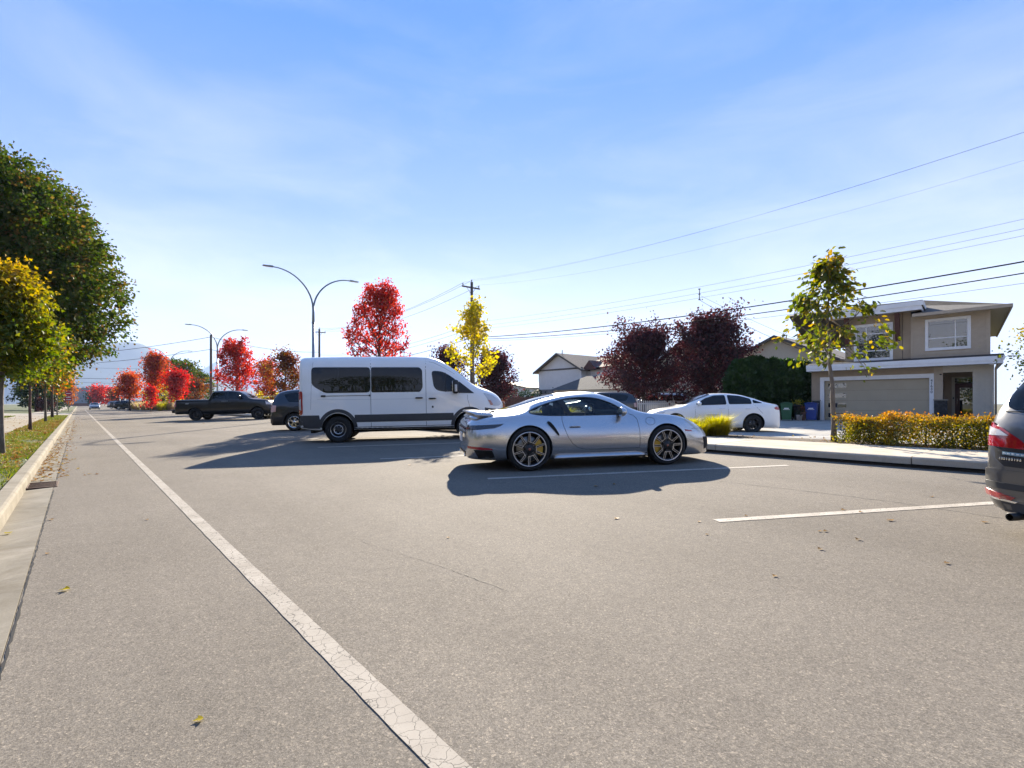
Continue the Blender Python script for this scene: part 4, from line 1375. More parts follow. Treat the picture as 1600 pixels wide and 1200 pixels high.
# ---- white passenger van
def make_van():
    x0, x1 = -1.06, 4.78
    X = [x0, x0+.015, x0+.05, x0+.12, x0+.4, .5, 2.0, 2.5, 2.8, 3.1, 3.45, 3.86, 4.05, 4.35, 4.56, 4.68, 4.75, x1]
    prm = dict(
        zb=K(X, [.50,.46,.44,.42,.38,.36,.36,.36,.36,.36,.35,.34,.33,.32,.32,.33,.36,.44]),
        wb=K(X, [.78,.86,.92,.95,.97,.97,.97,.97,.97,.97,.97,.97,.96,.92,.84,.74,.62,.45]),
        zl=K(X, [.60,.58,.56,.54,.52,.50,.50,.50,.50,.50,.50,.50,.50,.50,.50,.51,.54,.58]),
        wl=K(X, [.80,.90,.96,.99,1.01,1.02,1.02,1.02,1.02,1.02,1.02,1.02,1.01,.97,.89,.79,.66,.48]),
        zm=K(X, [1.0]*5 + [.98]*7 + [.94,.90,.86,.82,.78,.74]),
        wm=K(X, [.82,.92,.985,1.015,1.03,1.03,1.03,1.03,1.03,1.03,1.03,1.03,1.02,.98,.90,.80,.67,.50]),
        zs=K(X, [1.55]*5 + [1.55,1.55,1.55,1.55,1.54,1.50,1.44,1.38,1.27,1.18,1.10,1.02,.92]),
        ws=K(X, [.80,.90,.965,.995,1.005,1.005,1.005,1.005,1.00,.99,.975,.95,.93,.87,.80,.70,.58,.42]),
        zr=K(X, [2.20,2.30,2.34,2.36,2.37,2.38,2.38,2.37,2.30,2.14,1.90,1.58,1.49,1.38,1.27,1.16,1.05,.94]),
        wr=K(X, [.66,.74,.80,.83,.845,.85,.85,.84,.82,.80,.78,.80,.79,.74,.66,.56,.46,.34]),
        zc=K(X, [2.28,2.38,2.43,2.455,2.475,2.49,2.485,2.465,2.40,2.24,1.99,1.655,1.555,1.44,1.325,1.20,1.08,.96]))
    me = loft(prm, x0, x1, .06)
    body, bvh = bool_diff(me, arch_cutters((0, 3.70), .52, 1.3, .44, .40), [M_white, M_gapm])
    car = thing('passenger_van', 'white medium roof passenger van with long tinted side windows and grey lower band', 'van')
    link_mesh('body', body, car)
    rear = chaikin([(-.70, 2.14), (.90, 2.13), (.90, 1.41), (-.34, 1.41), (-.64, 1.60), (-.70, 1.70)], 2)
    mid = chaikin([(.925, 2.13), (2.28, 2.12), (2.36, 2.04), (2.37, 1.54), (2.30, 1.41), (.925, 1.41)], 1)
    both(patch, bvh, rear, off=.004, mats=M_glassd, name='rear_side_window', parent=car, res=.12)
    both(patch, bvh, mid, off=.004, mats=M_glassd, name='sliding_door_window', parent=car, res=.12)
    both(strip, bvh, [(.02, 1.42), (.02, 2.12)], .006, off=.0055, mat=M_dgrey, name='window_bar', parent=car)
    frontw = chaikin([(2.62, 2.02), (2.92, 2.00), (3.12, 1.90), (3.42, 1.68), (3.58, 1.52), (3.55, 1.42), (3.0, 1.40), (2.78, 1.44), (2.68, 1.55)], 2)
    both(patch, bvh, frontw, off=.004, mats=M_glassd, name='front_window', parent=car, res=.10)
    both(strip, bvh, [(3.02, 1.40), (3.02, 1.955)], .035, off=.0058, mat=M_blackp, name='window_pillar', parent=car)
    both(patch, bvh, [(3.42, 1.70), (3.86, 1.345), (3.40, 1.36), (3.36, 1.45), (3.40, 1.66)], off=.006, mats=M_blackp, name='mirror_sail', parent=car, res=.08)
    ws = chaikin([(2.78, -.62), (2.74, 0), (2.78, .62), (3.72, .74), (3.86, .6), (3.88, 0), (3.86, -.6), (3.72, -.74)], 2)
    patch(bvh, 'top', ws, off=.004, mats=M_glassd, name='windscreen', parent=car, res=.14)
    patch(bvh, 'rear', chaikin([(-.68, 2.1), (.68, 2.1), (.70, 1.5), (-.70, 1.5)], 2), off=.004, mats=M_glassd, name='rear_window', parent=car, res=.14)
    # dark lower band and the painted sill under it
    both(patch, bvh, [(x0 + .03, .79), (-.50, .79), (-.46, .56), (-.485, .415), (-.8, .42), (x0 + .03, .47)], off=.006, mats=M_dgrey, name='rear_bumper', parent=car, res=.08)
    patch(bvh, 'rear', [(-.93, .79), (.93, .79), (.93, .47), (-.93, .47)], off=.03, mats=M_dgrey, name='bumper', parent=car, res=.12)
    both(patch, bvh, [(.46, .785), (3.24, .785), (3.26, .575), (.46, .575)], off=.008, mats=M_dgrey, name='side_moulding', parent=car, res=.14)
    both(patch, bvh, [(.52, .44), (3.2, .44), (3.2, .365), (.52, .365)], off=.004, mats=M_blackp, name='sill', parent=car, res=.14)
    for x in (0, 3.70):
        wheel_lip(car, bvh, x, .42, .485, .10, M_dgrey, -14, 194)
    both(patch, bvh, [(4.16, .92), (4.60, .86), (4.70, .5), (4.2, .42)], off=.006, mats=M_dgrey, name='front_bumper', parent=car, res=.10)
    # seams, rail, handles
    both(strip, bvh, [(.91, 2.42), (.91, .42)], .010, parent=car, res=.1)
    both(strip, bvh, [(2.46, 2.34), (2.46, .42)], .010, parent=car, res=.1)
    both(strip, bvh, [(2.46, 2.30), (2.70, 2.25), (3.0, 2.10), (3.3, 1.92)], .006, parent=car, res=.1)
    both(strip, bvh, [(3.66, 1.38), (3.66, 1.18), (3.72, .93)], .007, parent=car, res=.1)
    both(strip, bvh, [(-.66, 2.30), (-.70, 1.6), (-.72, .95)], .005, parent=car, res=.1)
    both(strip, bvh, [(-.40, 1.325), (.90, 1.325)], .022, off=.004, mat=M_kerb, name='door_rail', parent=car, res=.1)
    both(patch, bvh, [(-.44, 1.35), (-.32, 1.35), (-.32, 1.30), (-.44, 1.30)], off=.02, mats=M_blackp, name='rail_cover', parent=car)
    both(patch, bvh, [(.86, 1.35), (.90, 1.35), (.90, 1.30), (.86, 1.30)], off=.015, mats=M_blackp, name='rail_end', parent=car)
    handle(car, bvh, 2.26, 1.235, M_blackp, .22, .045); handle(car, bvh, 2.64, 1.21, M_blackp, .22, .045)
    both(patch, bvh, chaikin([(2.62, 1.00), (2.67, 1.00), (2.67, .94), (2.62, .94)], 1, .015), off=.006, mats=M_blackp, name='lock', parent=car, res=.03)
    both(strip, bvh, [(-.55, 1.23), (.9, 1.215), (2.4, 1.21)], .006, off=.001, mat=M_pale, name='body_crease', parent=car, res=.1)
    # lamps
    for ax in ('side-', 'side+'):
        patch(bvh, ax, chaikin([(x0 + .01, 1.46), (x0 + .10, 1.47), (x0 + .125, 1.42), (x0 + .125, .86), (x0 + .09, .80), (x0 + .01, .80)], 1, .03), off=.012, mats=M_red, name='tail_light', parent=car, res=.04)
        patch(bvh, ax, [(x0 + .02, 1.25), (x0 + .085, 1.26), (x0 + .085, .93), (x0 + .02, .96)], off=.016, mats=M_clear, name='reverse_light', parent=car, res=.05)
        patch(bvh, ax, chaikin([(4.12, 1.36), (4.40, 1.28), (4.60, 1.15), (4.68, 1.03), (4.60, .96), (4.40, .97), (4.30, 1.05), (4.22, 1.22)], 1, .03), off=.008, mats=M_clear, name='headlight', parent=car, res=.05)
        patch(bvh, ax, chaikin([(4.26, 1.15), (4.34, 1.13), (4.42, 1.0), (4.34, .98)], 1, .02), off=.012, mats=M_amber, name='indicator', parent=car, res=.04)
    for s in (-1, 1):
        patch(bvh, 'rear', [(s * .90, 1.46), (s * .78, 1.46), (s * .78, .82), (s * .90, .82)], off=.012, mats=M_red, name='tail_light', parent=car, res=.06)
    patch(bvh, 'front', chaikin([(-.50, 1.02), (.50, 1.02), (.42, .62), (-.42, .62)], 1), off=.01, mats=M_blackp, name='grille', parent=car, res=.08)
    rect_plate(bvh, car, 'rear', (-.35, 1.15))
    # mirrors
    for s in (-1, 1):
        mb = MB(); mb.bbox((3.30, s * 1.20, 1.54), (.17, .24, .40), .06); o = mb.build('door_mirror', M_blackp, car)
        m2 = MB(); m2.bbox((3.40, s * 1.05, 1.42), (.07, .20, .07), .02); m2.build('mirror_arm', M_blackp, o)
        m3 = MB(); m3.bbox((3.212, s * 1.20, 1.54), (.012, .19, .33), .004); m3.build('mirror_glass', M_chrome, o)
        m4 = MB(); m4.bbox((3.31, s * 1.322, 1.50), (.07, .012, .20), .005); m4.build('indicator', M_clear, o)
    mb = MB(); mb.bbox((x0 - .03, 0, .47), (.20, 1.5, .05), .015); mb.build('rear_step', M_blackp, car)
    mb = MB(); mb.box((1.8, 0, .33), (4.6, .9, .14)); mb.tube([(-.9, 0, .36), (3.9, 0, .36)], .06, 8); mb.build('chassis', M_gapm, car)
    for ax_ in (0, 3.7):
        mb = MB(); mb.tube([(ax_, -.8, .36), (ax_, .8, .36)], .06, 8); mb.build('axle', M_gapm, car)
    mb = MB(); mb.box((x0 + .32, 0, .36), (.12, 1.4, .18)); mb.build('tow_bar', M_gapm, car)
    put_wheels(car, [(0, .985), (3.70, .985)], 'steel', .375, .235, .222)
    return car

van = make_van()
_g = G(529, 692)
_yaw = rad(9.0); _nx = Vector((-math.sin(_yaw), math.cos(_yaw), 0))
_o = _g + _nx * .985
set_car(van, _o.x, _o.y, _yaw)

# ---- generic builder for the rest
def make_generic(name, label, cat, S):
    x0, x1 = S['x']
    prm = body_prm(x0, x1, S['top'], S['belt'], S['hw'], S.get('zb', .22), S.get('roof_w', .62), hoodw=S.get('hoodw', .8), edge=S.get('edge', .07), zbf=S.get('zbf'), tailw=S.get('tailw', (.80, .93, .98)), tail=S.get('tail', (.0, .06, .16)), nosew=S.get('nosew', (.45, .70, .85, .96)))
    me = loft(prm, x0, x1, S.get('step', .07))
    R = S['R']
    body, bvh = bool_diff(me, arch_cutters((0, S['wb']), S['hw'] * .55, S['hw'] * 1.3, R + S.get('arch', .05), R + .01), [S['paint'], M_gapm])
    car = thing(name, label, cat)
    link_mesh('body', body, car)
    for nm, poly in S['side_glass']:
        both(patch, bvh, chaikin(poly, 1), off=.007, mats=S.get('glass', M_glassd), name=nm, parent=car, res=.055)
    if 'ws' in S:
        a, b, w0, w1 = S['ws']
        patch(bvh, 'top', chaikin([(a, -w0), (a - .03, 0), (a, w0), (b - .06, w1), (b, w1 * .8), (b + .03, 0), (b, -w1 * .8), (b - .06, -w1)], 1), off=.008, mats=M_glassd, name='windscreen', parent=car, res=.08)
    if 'rw' in S:
        patch(bvh, 'rear', chaikin(S['rw'], 2), off=.008, mats=M_glassd, name='rear_window', parent=car, res=.06)
    if 'rw_top' in S:
        patch(bvh, 'top', chaikin(S['rw_top'], 1), off=.008, mats=M_glassd, name='rear_window', parent=car, res=.08)
    for ln in S.get('seams', []):
        both(strip, bvh, ln, .007, parent=car, res=.08)
    for x, z in S.get('handles', []):
        handle(car, bvh, x, z, S.get('handle_mat', S['paint']), .17, .026)
    for axis, nm, mat, poly, off in S.get('patches', []):
        if axis == 'side': both(patch, bvh, poly, off=off, mats=mat, name=nm, parent=car, res=.07)
        elif axis in ('rear2', 'front2'):
            for s in (-1, 1): patch(bvh, axis[:-1], [(a * s, b) for a, b in poly], off=off, mats=mat, name=nm, parent=car, res=.07)
        else: patch(bvh, axis, poly, off=off, mats=mat, name=nm, parent=car, res=.08)
    if 'lip' in S:
        for x in (0, S['wb']): wheel_lip(car, bvh, x, R + .01, R + .05 + S['lip'] / 2, S['lip'], M_blackp)
    if 'mirror' in S:
        x, z, sz = S['mirror']; mirrors(car, bvh, x, z, sz, S.get('mirror_mat', S['paint']), .07)
    put_wheels(car, [(0, S['hw'] - .035), (S['wb'], S['hw'] - .035)], S['wheel'], R, .22, S['rr'])
    mb = MB(); mb.box(((x0 + x1) / 2, 0, S.get('zb', .22) + .03), (x1 - x0 - 1.2, S['hw'] * 1.1, .12)); mb.build('chassis', M_gapm, car)
    return car, bvh

# ---- black crew cab pickup
pick_spec = dict(x=(-1.28, 4.70), wb=3.85, hw=1.0, R=.405, rr=.255, paint=M_black, arch=.065, zb=.42, roof_w=.74, edge=.06, hoodw=.90, step=.06,
    tailw=(.88, .95, .99), nosew=(.78, .90, .95, .99),
    top=[(-1.28, 1.22), (-1.24, 1.33), (-1.16, 1.37), (.78, 1.37), (.84, 1.42), (.90, 1.66), (1.0, 1.88), (1.2, 1.945), (2.0, 1.955), (2.55, 1.90), (2.85, 1.77), (3.15, 1.57), (3.38, 1.42), (3.6, 1.375), (4.2, 1.32), (4.5, 1.25), (4.62, 1.12), (4.70, .85)],
    belt=[(-1.28, 1.15), (-1.1, 1.30), (.8, 1.30), (1.1, 1.33), (3.2, 1.31), (3.6, 1.28), (4.4, 1.18), (4.70, .78)],
    side_glass=[('rear_door_window', [(1.08, 1.80), (1.20, 1.84), (1.95, 1.845), (1.95, 1.40), (1.06, 1.38)]), ('front_window', [(2.02, 1.845), (2.45, 1.82), (2.75, 1.68), (3.02, 1.47), (3.0, 1.40), (2.02, 1.40)])],
    ws=(2.58, 3.36, .66, .78),
    seams=[[(.86, 1.40), (.86, .55)], [(1.98, 1.36), (1.98, .55)], [(3.08, 1.40), (3.10, .90), (3.14, .60)], [(.98, 1.38), (.98, .62)]],
    handles=[(1.18, 1.18), (2.14, 1.18)],
    patches=[('side', 'tail_light', M_red, [(-1.25, 1.28), (-1.14, 1.28), (-1.14, .92), (-1.25, .92)], .008),
             ('rear2', 'tail_light', M_red, [(.78, 1.28), (.92, 1.28), (.92, .92), (.78, .92)], .008),
             ('side', 'headlight', M_clear, [(4.34, 1.20), (4.62, 1.12), (4.64, .98), (4.40, 1.0)], .008),
             ('side', 'side_step', M_blackp, [(.95, .50), (3.1, .50), (3.1, .43), (.95, .43)], .06),
             ('side', 'name_badge', M_steel, [(1.62, 1.255), (2.02, 1.255), (2.02, 1.235), (1.62, 1.235)], .006),
             ('side', 'bed_badge', M_steel, [(-.55, 1.16), (-.35, 1.16), (-.38, 1.07), (-.58, 1.07)], .005),
             ('top', 'bed_cover', M_blackp, [(-1.15, -.80), (.76, -.80), (.76, .80), (-1.15, .80)], .012),
             ('front', 'grille', M_blackp, [(-.5, 1.12), (.5, 1.12), (.45, .75), (-.45, .75)], .01)],
    mirror=(2.78, 1.46, (.09, .15, .13)), mirror_mat=M_black, wheel=(M_blackp, 6, False))
pickup, pb = make_generic('pickup_truck', 'black crew cab pickup truck with closed bed cover parked across the stall', 'pickup truck', pick_spec)
mb = MB(); mb.bbox((-1.34, 0, .62), (.20, 1.86, .22), .05); mb.build('rear_bumper', M_blackp, pickup)
mb = MB(); mb.bbox((4.66, 0, .62), (.22, 1.86, .26), .06); mb.build('front_bumper', M_blackp, pickup)
for s in (-1, 1):
    pass
_g = G(306, 657.2); _nx = Vector((-math.sin(STALL), math.cos(STALL), 0)); _o = _g + _nx * .965
set_car(pickup, _o.x, _o.y, rad(8))

# ---- dark crossover, mostly behind the van
M_pink = lamp_mat('pale_pink_lens', (0.60, 0.36, 0.33))
suv_spec = dict(x=(-.92, 3.62), wb=2.70, hw=.92, R=.355, rr=.235, paint=M_navy, zb=.24, roof_w=.70, hoodw=.88,
    nosew=(.62, .82, .90, .97),
    top=[(-.92, .95), (-.88, 1.10), (-.80, 1.35), (-.6, 1.58), (-.2, 1.66), (.6, 1.70), (1.3, 1.69), (1.75, 1.60), (2.1, 1.42), (2.5, 1.18), (2.65, 1.12), (3.1, 1.05), (3.4, .96), (3.55, .84), (3.62, .62)],
    belt=[(-.92, .85), (-.7, 1.08), (.5, 1.06), (2.2, 1.02), (2.8, .98), (3.3, .88), (3.62, .52)],
    side_glass=[('rear_door_window', [(-.4, 1.45), (.0, 1.53), (.75, 1.555), (.75, 1.14), (-.2, 1.16)]), ('front_window', [(.80, 1.555), (1.35, 1.54), (1.75, 1.40), (2.15, 1.15), (2.1, 1.10), (.80, 1.12)])],
    ws=(1.68, 2.52, .58, .70), rw=[(-.56, 1.52), (.56, 1.52), (.62, 1.12), (-.62, 1.12)],
    seams=[[(.78, 1.1), (.78, .35)], [(2.18, 1.08), (2.2, .6), (2.24, .35)], [(-.1, 1.12), (-.28, .75)]], handles=[(.10, .98), (.95, .98)],
    patches=[('side', 'headlight', M_clear, [(3.20, .90), (3.42, .86), (3.53, .74), (3.46, .62), (3.24, .66)], .008),
             ('front2', 'headlight', M_clear, [(.48, .84), (.80, .84), (.80, .64), (.50, .64)], .008),
             ('side', 'tail_light', M_pink, [(-.88, 1.05), (-.66, 1.02), (-.68, .78), (-.88, .76)], .008),
             ('rear2', 'tail_light', M_pink, [(.50, 1.04), (.80, 1.04), (.82, .80), (.60, .82)], .008),
             ('rear', 'rear_cladding', M_blackp, [(-.78, .60), (.78, .60), (.76, .32), (-.76, .32)], .012),
             ('side', 'rear_cladding', M_blackp, [(-.90, .62), (-.44, .56), (-.42, .28), (-.86, .30)], .008),
             ('front', 'grille', M_blackp, [(-.45, .80), (.45, .80), (.38, .48), (-.38, .48)], .01),
             ('side', 'front_cladding', M_blackp, [(3.12, .50), (3.5, .56), (3.58, .34), (3.14, .26)], .008)],
    lip=.09, mirror=(2.05, 1.10, (.08, .12, .085)), wheel=(M_chrome, 5, True))
suv, sb_ = make_generic('crossover', 'navy black crossover parked just beyond the white van, its hatch and rear wheel showing', 'suv', suv_spec)
_yaw = rad(9)
_g = G(460, 673.5)
_ly = Vector((-math.sin(_yaw), math.cos(_yaw), 0))
_o = _g + _ly * .885
set_car(suv, _o.x, _o.y, _yaw)

# ---- white saloon on the service lane
sed_spec = dict(x=(-1.06, 3.58), wb=2.70, hw=.89, R=.325, rr=.22, paint=M_white, zb=.19, roof_w=.62, hoodw=.84,
    tail=(.0, .10, .34), tailw=(.55, .80, .955), nosew=(.55, .78, .88, .97),
    top=[(-1.06, .72), (-1.03, .92), (-.95, 1.02), (-.7, 1.06), (-.45, 1.11), (-.05, 1.27), (.4, 1.395), (.9, 1.435), (1.35, 1.42), (1.75, 1.30), (2.1, 1.13), (2.4, .99), (2.6, .945), (3.0, .88), (3.3, .80), (3.47, .70), (3.55, .58), (3.58, .45)],
    belt=[(-1.06, .66), (-.8, .98), (.0, .965), (2.0, .92), (2.6, .88), (3.2, .76), (3.58, .38)],
    side_glass=[('quarter_window', [(-.34, 1.06), (-.02, 1.19), (.0, 1.06)]), ('rear_door_window', [(.05, 1.06), (.05, 1.22), (.42, 1.325), (.84, 1.35), (.84, 1.02), (.06, 1.03)]), ('front_window', [(.92, 1.35), (1.30, 1.335), (1.62, 1.23), (1.98, 1.03), (1.92, .98), (.92, 1.01)])],
    ws=(1.42, 2.34, .52, .66), rw_top=[(-.62, -.56), (-.66, 0), (-.62, .56), (.14, .48), (.2, 0), (.14, -.48)],
    seams=[[(.88, 1.0), (.87, .35), (.80, .28)], [(2.02, 1.0), (2.02, .60), (2.08, .30)], [(.0, 1.05), (-.12, .90), (-.30, .70)], [(.3, .285), (2.05, .285)]],
    handles=[(.20, .86), (1.10, .86)],
    patches=[('side', 'tail_light', M_red, [(-1.01, .93), (-.80, .94), (-.70, .89), (-.78, .83), (-1.01, .82)], .008),
             ('rear2', 'tail_light', M_red, [(.40, .93), (.80, .93), (.80, .83), (.45, .85)], .008),
             ('side', 'headlight', M_clear, [(3.05, .76), (3.40, .68), (3.46, .60), (3.15, .66)], .008),
             ('front', 'grille', M_blackp, [(-.55, .50), (.55, .50), (.45, .28), (-.45, .28)], .01),
             ('side', 'door_lettering', M_steel, [(1.18, .66), (1.62, .66), (1.62, .635), (1.18, .635)], .004),
             ('side', 'door_lettering', M_rust, [(1.20, .615), (1.60, .615), (1.60, .60), (1.20, .60)], .004)],
    mirror=(1.88, .99, (.085, .115, .075)), mirror_mat=M_white, wheel=(M_blackp, 5, True))
sedan, sdb = make_generic('saloon_car', 'white four door saloon with black wheels parked behind the yellow grasses', 'car', sed_spec)
mb = MB(); mb.tube([(-.30, 0, 1.17), (-.36, 0, 1.24)], [.02, .006], 6); mb.build('aerial', M_white, sedan)
_yaw = math.pi - rad(4)
_ax = Vector((math.cos(_yaw), math.sin(_yaw), 0)); _ly = Vector((-_ax.y, _ax.x, 0))
_w = Vector(((1177.5 - 800) / 800 * 18.1, 18.1, 0))
_o = _w - _ly * .855
set_car(sedan, _o.x, _o.y, _yaw, 0.185, False)

# ---- silver people carrier behind the pickets
mv_spec = dict(x=(-1.02, 3.98), wb=3.0, hw=.97, R=.34, rr=.22, paint=M_pale, zb=.22, roof_w=.72, hoodw=.86,
    nosew=(.58, .80, .90, .97),
    top=[(-1.02, 1.0), (-1.0, 1.3), (-.9, 1.6), (-.6, 1.71), (.5, 1.75), (1.6, 1.73), (2.1, 1.60), (2.6, 1.33), (3.0, 1.10), (3.4, 1.0), (3.75, .88), (3.92, .70), (3.98, .5)],
    belt=[(-1.02, .9), (-.8, 1.08), (1.0, 1.05), (2.6, 1.0), (3.2, .92), (3.98, .42)],
    side_glass=[('rear_side_window', [(-.75, 1.50), (.1, 1.58), (.1, 1.14), (-.7, 1.16)]), ('sliding_door_window', [(.18, 1.58), (1.2, 1.60), (1.2, 1.12), (.18, 1.14)]), ('front_window', [(1.28, 1.60), (1.85, 1.57), (2.2, 1.40), (2.65, 1.12), (2.6, 1.07), (1.28, 1.11)])],
    ws=(1.98, 2.95, .62, .74), seams=[[(1.24, 1.08), (1.24, .32)], [(2.7, 1.0), (2.72, .4)]], handles=[(1.0, 1.0), (1.45, 1.0)],
    patches=[('side', 'headlight', M_clear, [(3.45, .86), (3.78, .80), (3.86, .68), (3.5, .72)], .008), ('side', 'tail_light', M_red, [(-.98, 1.2), (-.86, 1.2), (-.86, .9), (-.98, .9)], .008)],
    mirror=(2.5, 1.08, (.09, .12, .09)), wheel=(M_alloy, 5, False), step=.12)
mini, mvb = make_generic('people_carrier', 'pale silver people carrier parked behind the white picket fence under the purple tree', 'minivan', mv_spec)
set_car(mini, 13.0 - .6, 39.6, math.pi - rad(4), 0.3, False)

M_trimw = basic('sticker_white', (.7, .72, .74), .4)
# ---- charcoal mpv cut off by the right edge
mpv_spec = dict(x=(-.90, 3.66), wb=2.75, hw=.875, R=.325, rr=.21, paint=M_mpv, zb=.21, roof_w=.70, hoodw=.84, step=.05,
    tailw=(.74, .90, .965),
    top=[(-.90, .60), (-.885, .82), (-.82, 1.02), (-.70, 1.24), (-.56, 1.45), (-.44, 1.555), (-.2, 1.59), (.6, 1.62), (1.4, 1.60), (1.9, 1.46), (2.3, 1.22), (2.6, 1.02), (3.0, .93), (3.4, .82), (3.58, .66), (3.66, .48)],
    belt=[(-.90, .52), (-.86, .74), (-.74, .98), (-.5, 1.03), (.5, 1.02), (2.3, .96), (3.0, .84), (3.66, .40)],
    side_glass=[('rear_side_window', [(-.42, 1.36), (.0, 1.43), (.30, 1.45), (.30, 1.08), (-.32, 1.10)]), ('sliding_door_window', [(.36, 1.45), (1.10, 1.47), (1.10, 1.06), (.36, 1.08)]), ('front_window', [(1.16, 1.47), (1.55, 1.45), (1.85, 1.33), (2.25, 1.06), (2.2, 1.02), (1.16, 1.05)])],
    ws=(1.78, 2.55, .58, .68),
    rw=[(-.60, 1.49), (.60, 1.49), (.70, 1.13), (.66, 1.045), (-.66, 1.045), (-.70, 1.13)],
    seams=[[(.33, 1.05), (.33, .32)], [(1.13, 1.04), (1.13, .32)], [(2.28, 1.0), (2.32, .4)]], handles=[(.9, .93), (1.28, .93)],
    patches=[('rear2', 'tail_light', M_red, [(.48, .735), (.86, .745), (.87, .86), (.80, .935), (.66, .895), (.52, .815), (.48, .78)], .010),
             ('side', 'tail_light', M_red, [(-.88, .745), (-.62, .80), (-.54, .90), (-.62, .93), (-.80, .935), (-.88, .90)], .010),
             ('rear2', 'reverse_light', M_clear, [(.60, .835), (.78, .83), (.80, .90), (.68, .88)], .016),
             ('rear2', 'reflector', M_red, [(.52, .345), (.78, .385), (.77, .335), (.56, .31)], .026),
             ('rear2', 'reflector_trim', M_chrome, [(.50, .312), (.80, .335), (.80, .322), (.52, .298)], .030),
             ('rear', 'tailgate_recess', M_blackp, [(-.72, .735), (.72, .735), (.70, .64), (.62, .585), (-.62, .585), (-.70, .64)], .004),
             ('rear', 'number_plate', M_plate, [(-.16, .66), (.16, .66), (.16, .555), (-.16, .555)], .018),
             ('rear', 'bumper', M_mpv, [(-.78, .555), (.78, .555), (.79, .40), (.72, .24), (-.72, .24), (-.79, .40)], .018),
             ('rear', 'lower_bumper', M_dgrey, [(-.78, .45), (.78, .45), (.77, .40), (-.77, .40)], .022),
             ('rear', 'bumper_skirt', M_dgrey, [(-.62, .30), (.62, .30), (.60, .225), (-.60, .225)], .022)],
    mirror=(2.2, 1.02, (.08, .115, .085)), wheel=(M_alloy, 7, False))
mpv, mpb = make_generic('family_mpv', 'charcoal grey mpv with red and clear tail light cut off by the picture edge', 'mpv', mpv_spec)
strip(mpb, 'rear', [(-.68, 1.03), (0, 1.035), (.68, 1.03)], .008, off=.004, parent=mpv)
strip(mpb, 'rear', [(-.70, .52), (0, .50), (.70, .52)], .007, off=.003, parent=mpv)
patch(mpb, 'rear', [(-.34, .735), (.34, .735), (.34, .70), (-.34, .70)], off=.022, mats=M_chrome, name='tailgate_bar', parent=mpv, res=.08)
mb = MB(); mb.lathe([(.026, 0), (.032, -.004), (.032, -.18), (.024, -.18)], 18, 0, 'x', Matrix.Translation((-.83, .50, .20))); mb.build('exhaust_pipe', M_blackp, mpv)
mb = MB(); mb.bbox((-.36, 0, 1.585), (.30, 1.12, .03), .012); mb.build('roof_spoiler', M_mpv, mpv)
for k in range(9):                    # small emblem letters and a blue sticker on the tailgate
    mb = MB(); h, n = cast(mpb, 'rear', .66 - .020 * k, .648)
    mb.bbox((h.x - .008, .66 - .020 * k, .648), (.003, .013 if k % 3 else .007, .020), .001); mb.build('emblem_letter', M_chrome, mpv)
patch(mpb, 'rear', [(.64, .705), (.42, .700), (.42, .675), (.64, .680)], off=.008, mats=basic('sticker_blue', (.22, .36, .44), .4), name='sticker', parent=mpv, res=.06)
for k in range(6):
    mb = MB(); h, n = cast(mpb, 'rear', .62 - .034 * k, .691)
    mb.bbox((h.x - .011, .62 - .034 * k, .691), (.003, .020, .010), .001); mb.build('sticker_mark', M_trimw, mpv)
_yaw = rad(10); _ax = Vector((math.cos(_yaw), math.sin(_yaw), 0)); _ly = Vector((-_ax.y, _ax.x, 0))
MPV_C = Vector((4.06, 4.40, 0))           # its rear left corner on the ground
_o = MPV_C + _ax * .86 - _ly * .80
set_car(mpv, _o.x, _o.y, _yaw)

# ------------------------------------------------------------------ trees and planting
LEAF_OVAL = (np.array([[0, 0, 0], [.28, .30, .06], [.24, .70, .05], [0, 1.0, -.08], [-.24, .70, .05], [-.28, .30, .06], [0, .5, -.03]], float),
             [(0, 1, 6), (1, 2, 6), (2, 3, 6), (3, 4, 6), (4, 5, 6), (5, 0, 6)])
LEAF_DIAMOND = (np.array([[0, 0, 0], [.36, .45, .10], [0, 1.0, 0], [-.36, .45, .10]], float), [(0, 1, 2), (0, 2, 3)])
LEAF_MAPLE = (np.array([[0, 0, 0], [.30, .12, .05], [.55, .40, .10], [.25, .50, .02], [0, 1.0, -.08], [-.25, .50, .02], [-.55, .40, .10], [-.30, .12, .05]], float),
              [(0, 1, 3), (1, 2, 3), (0, 3, 4), (0, 4, 5), (0, 5, 7), (5, 6, 7)])

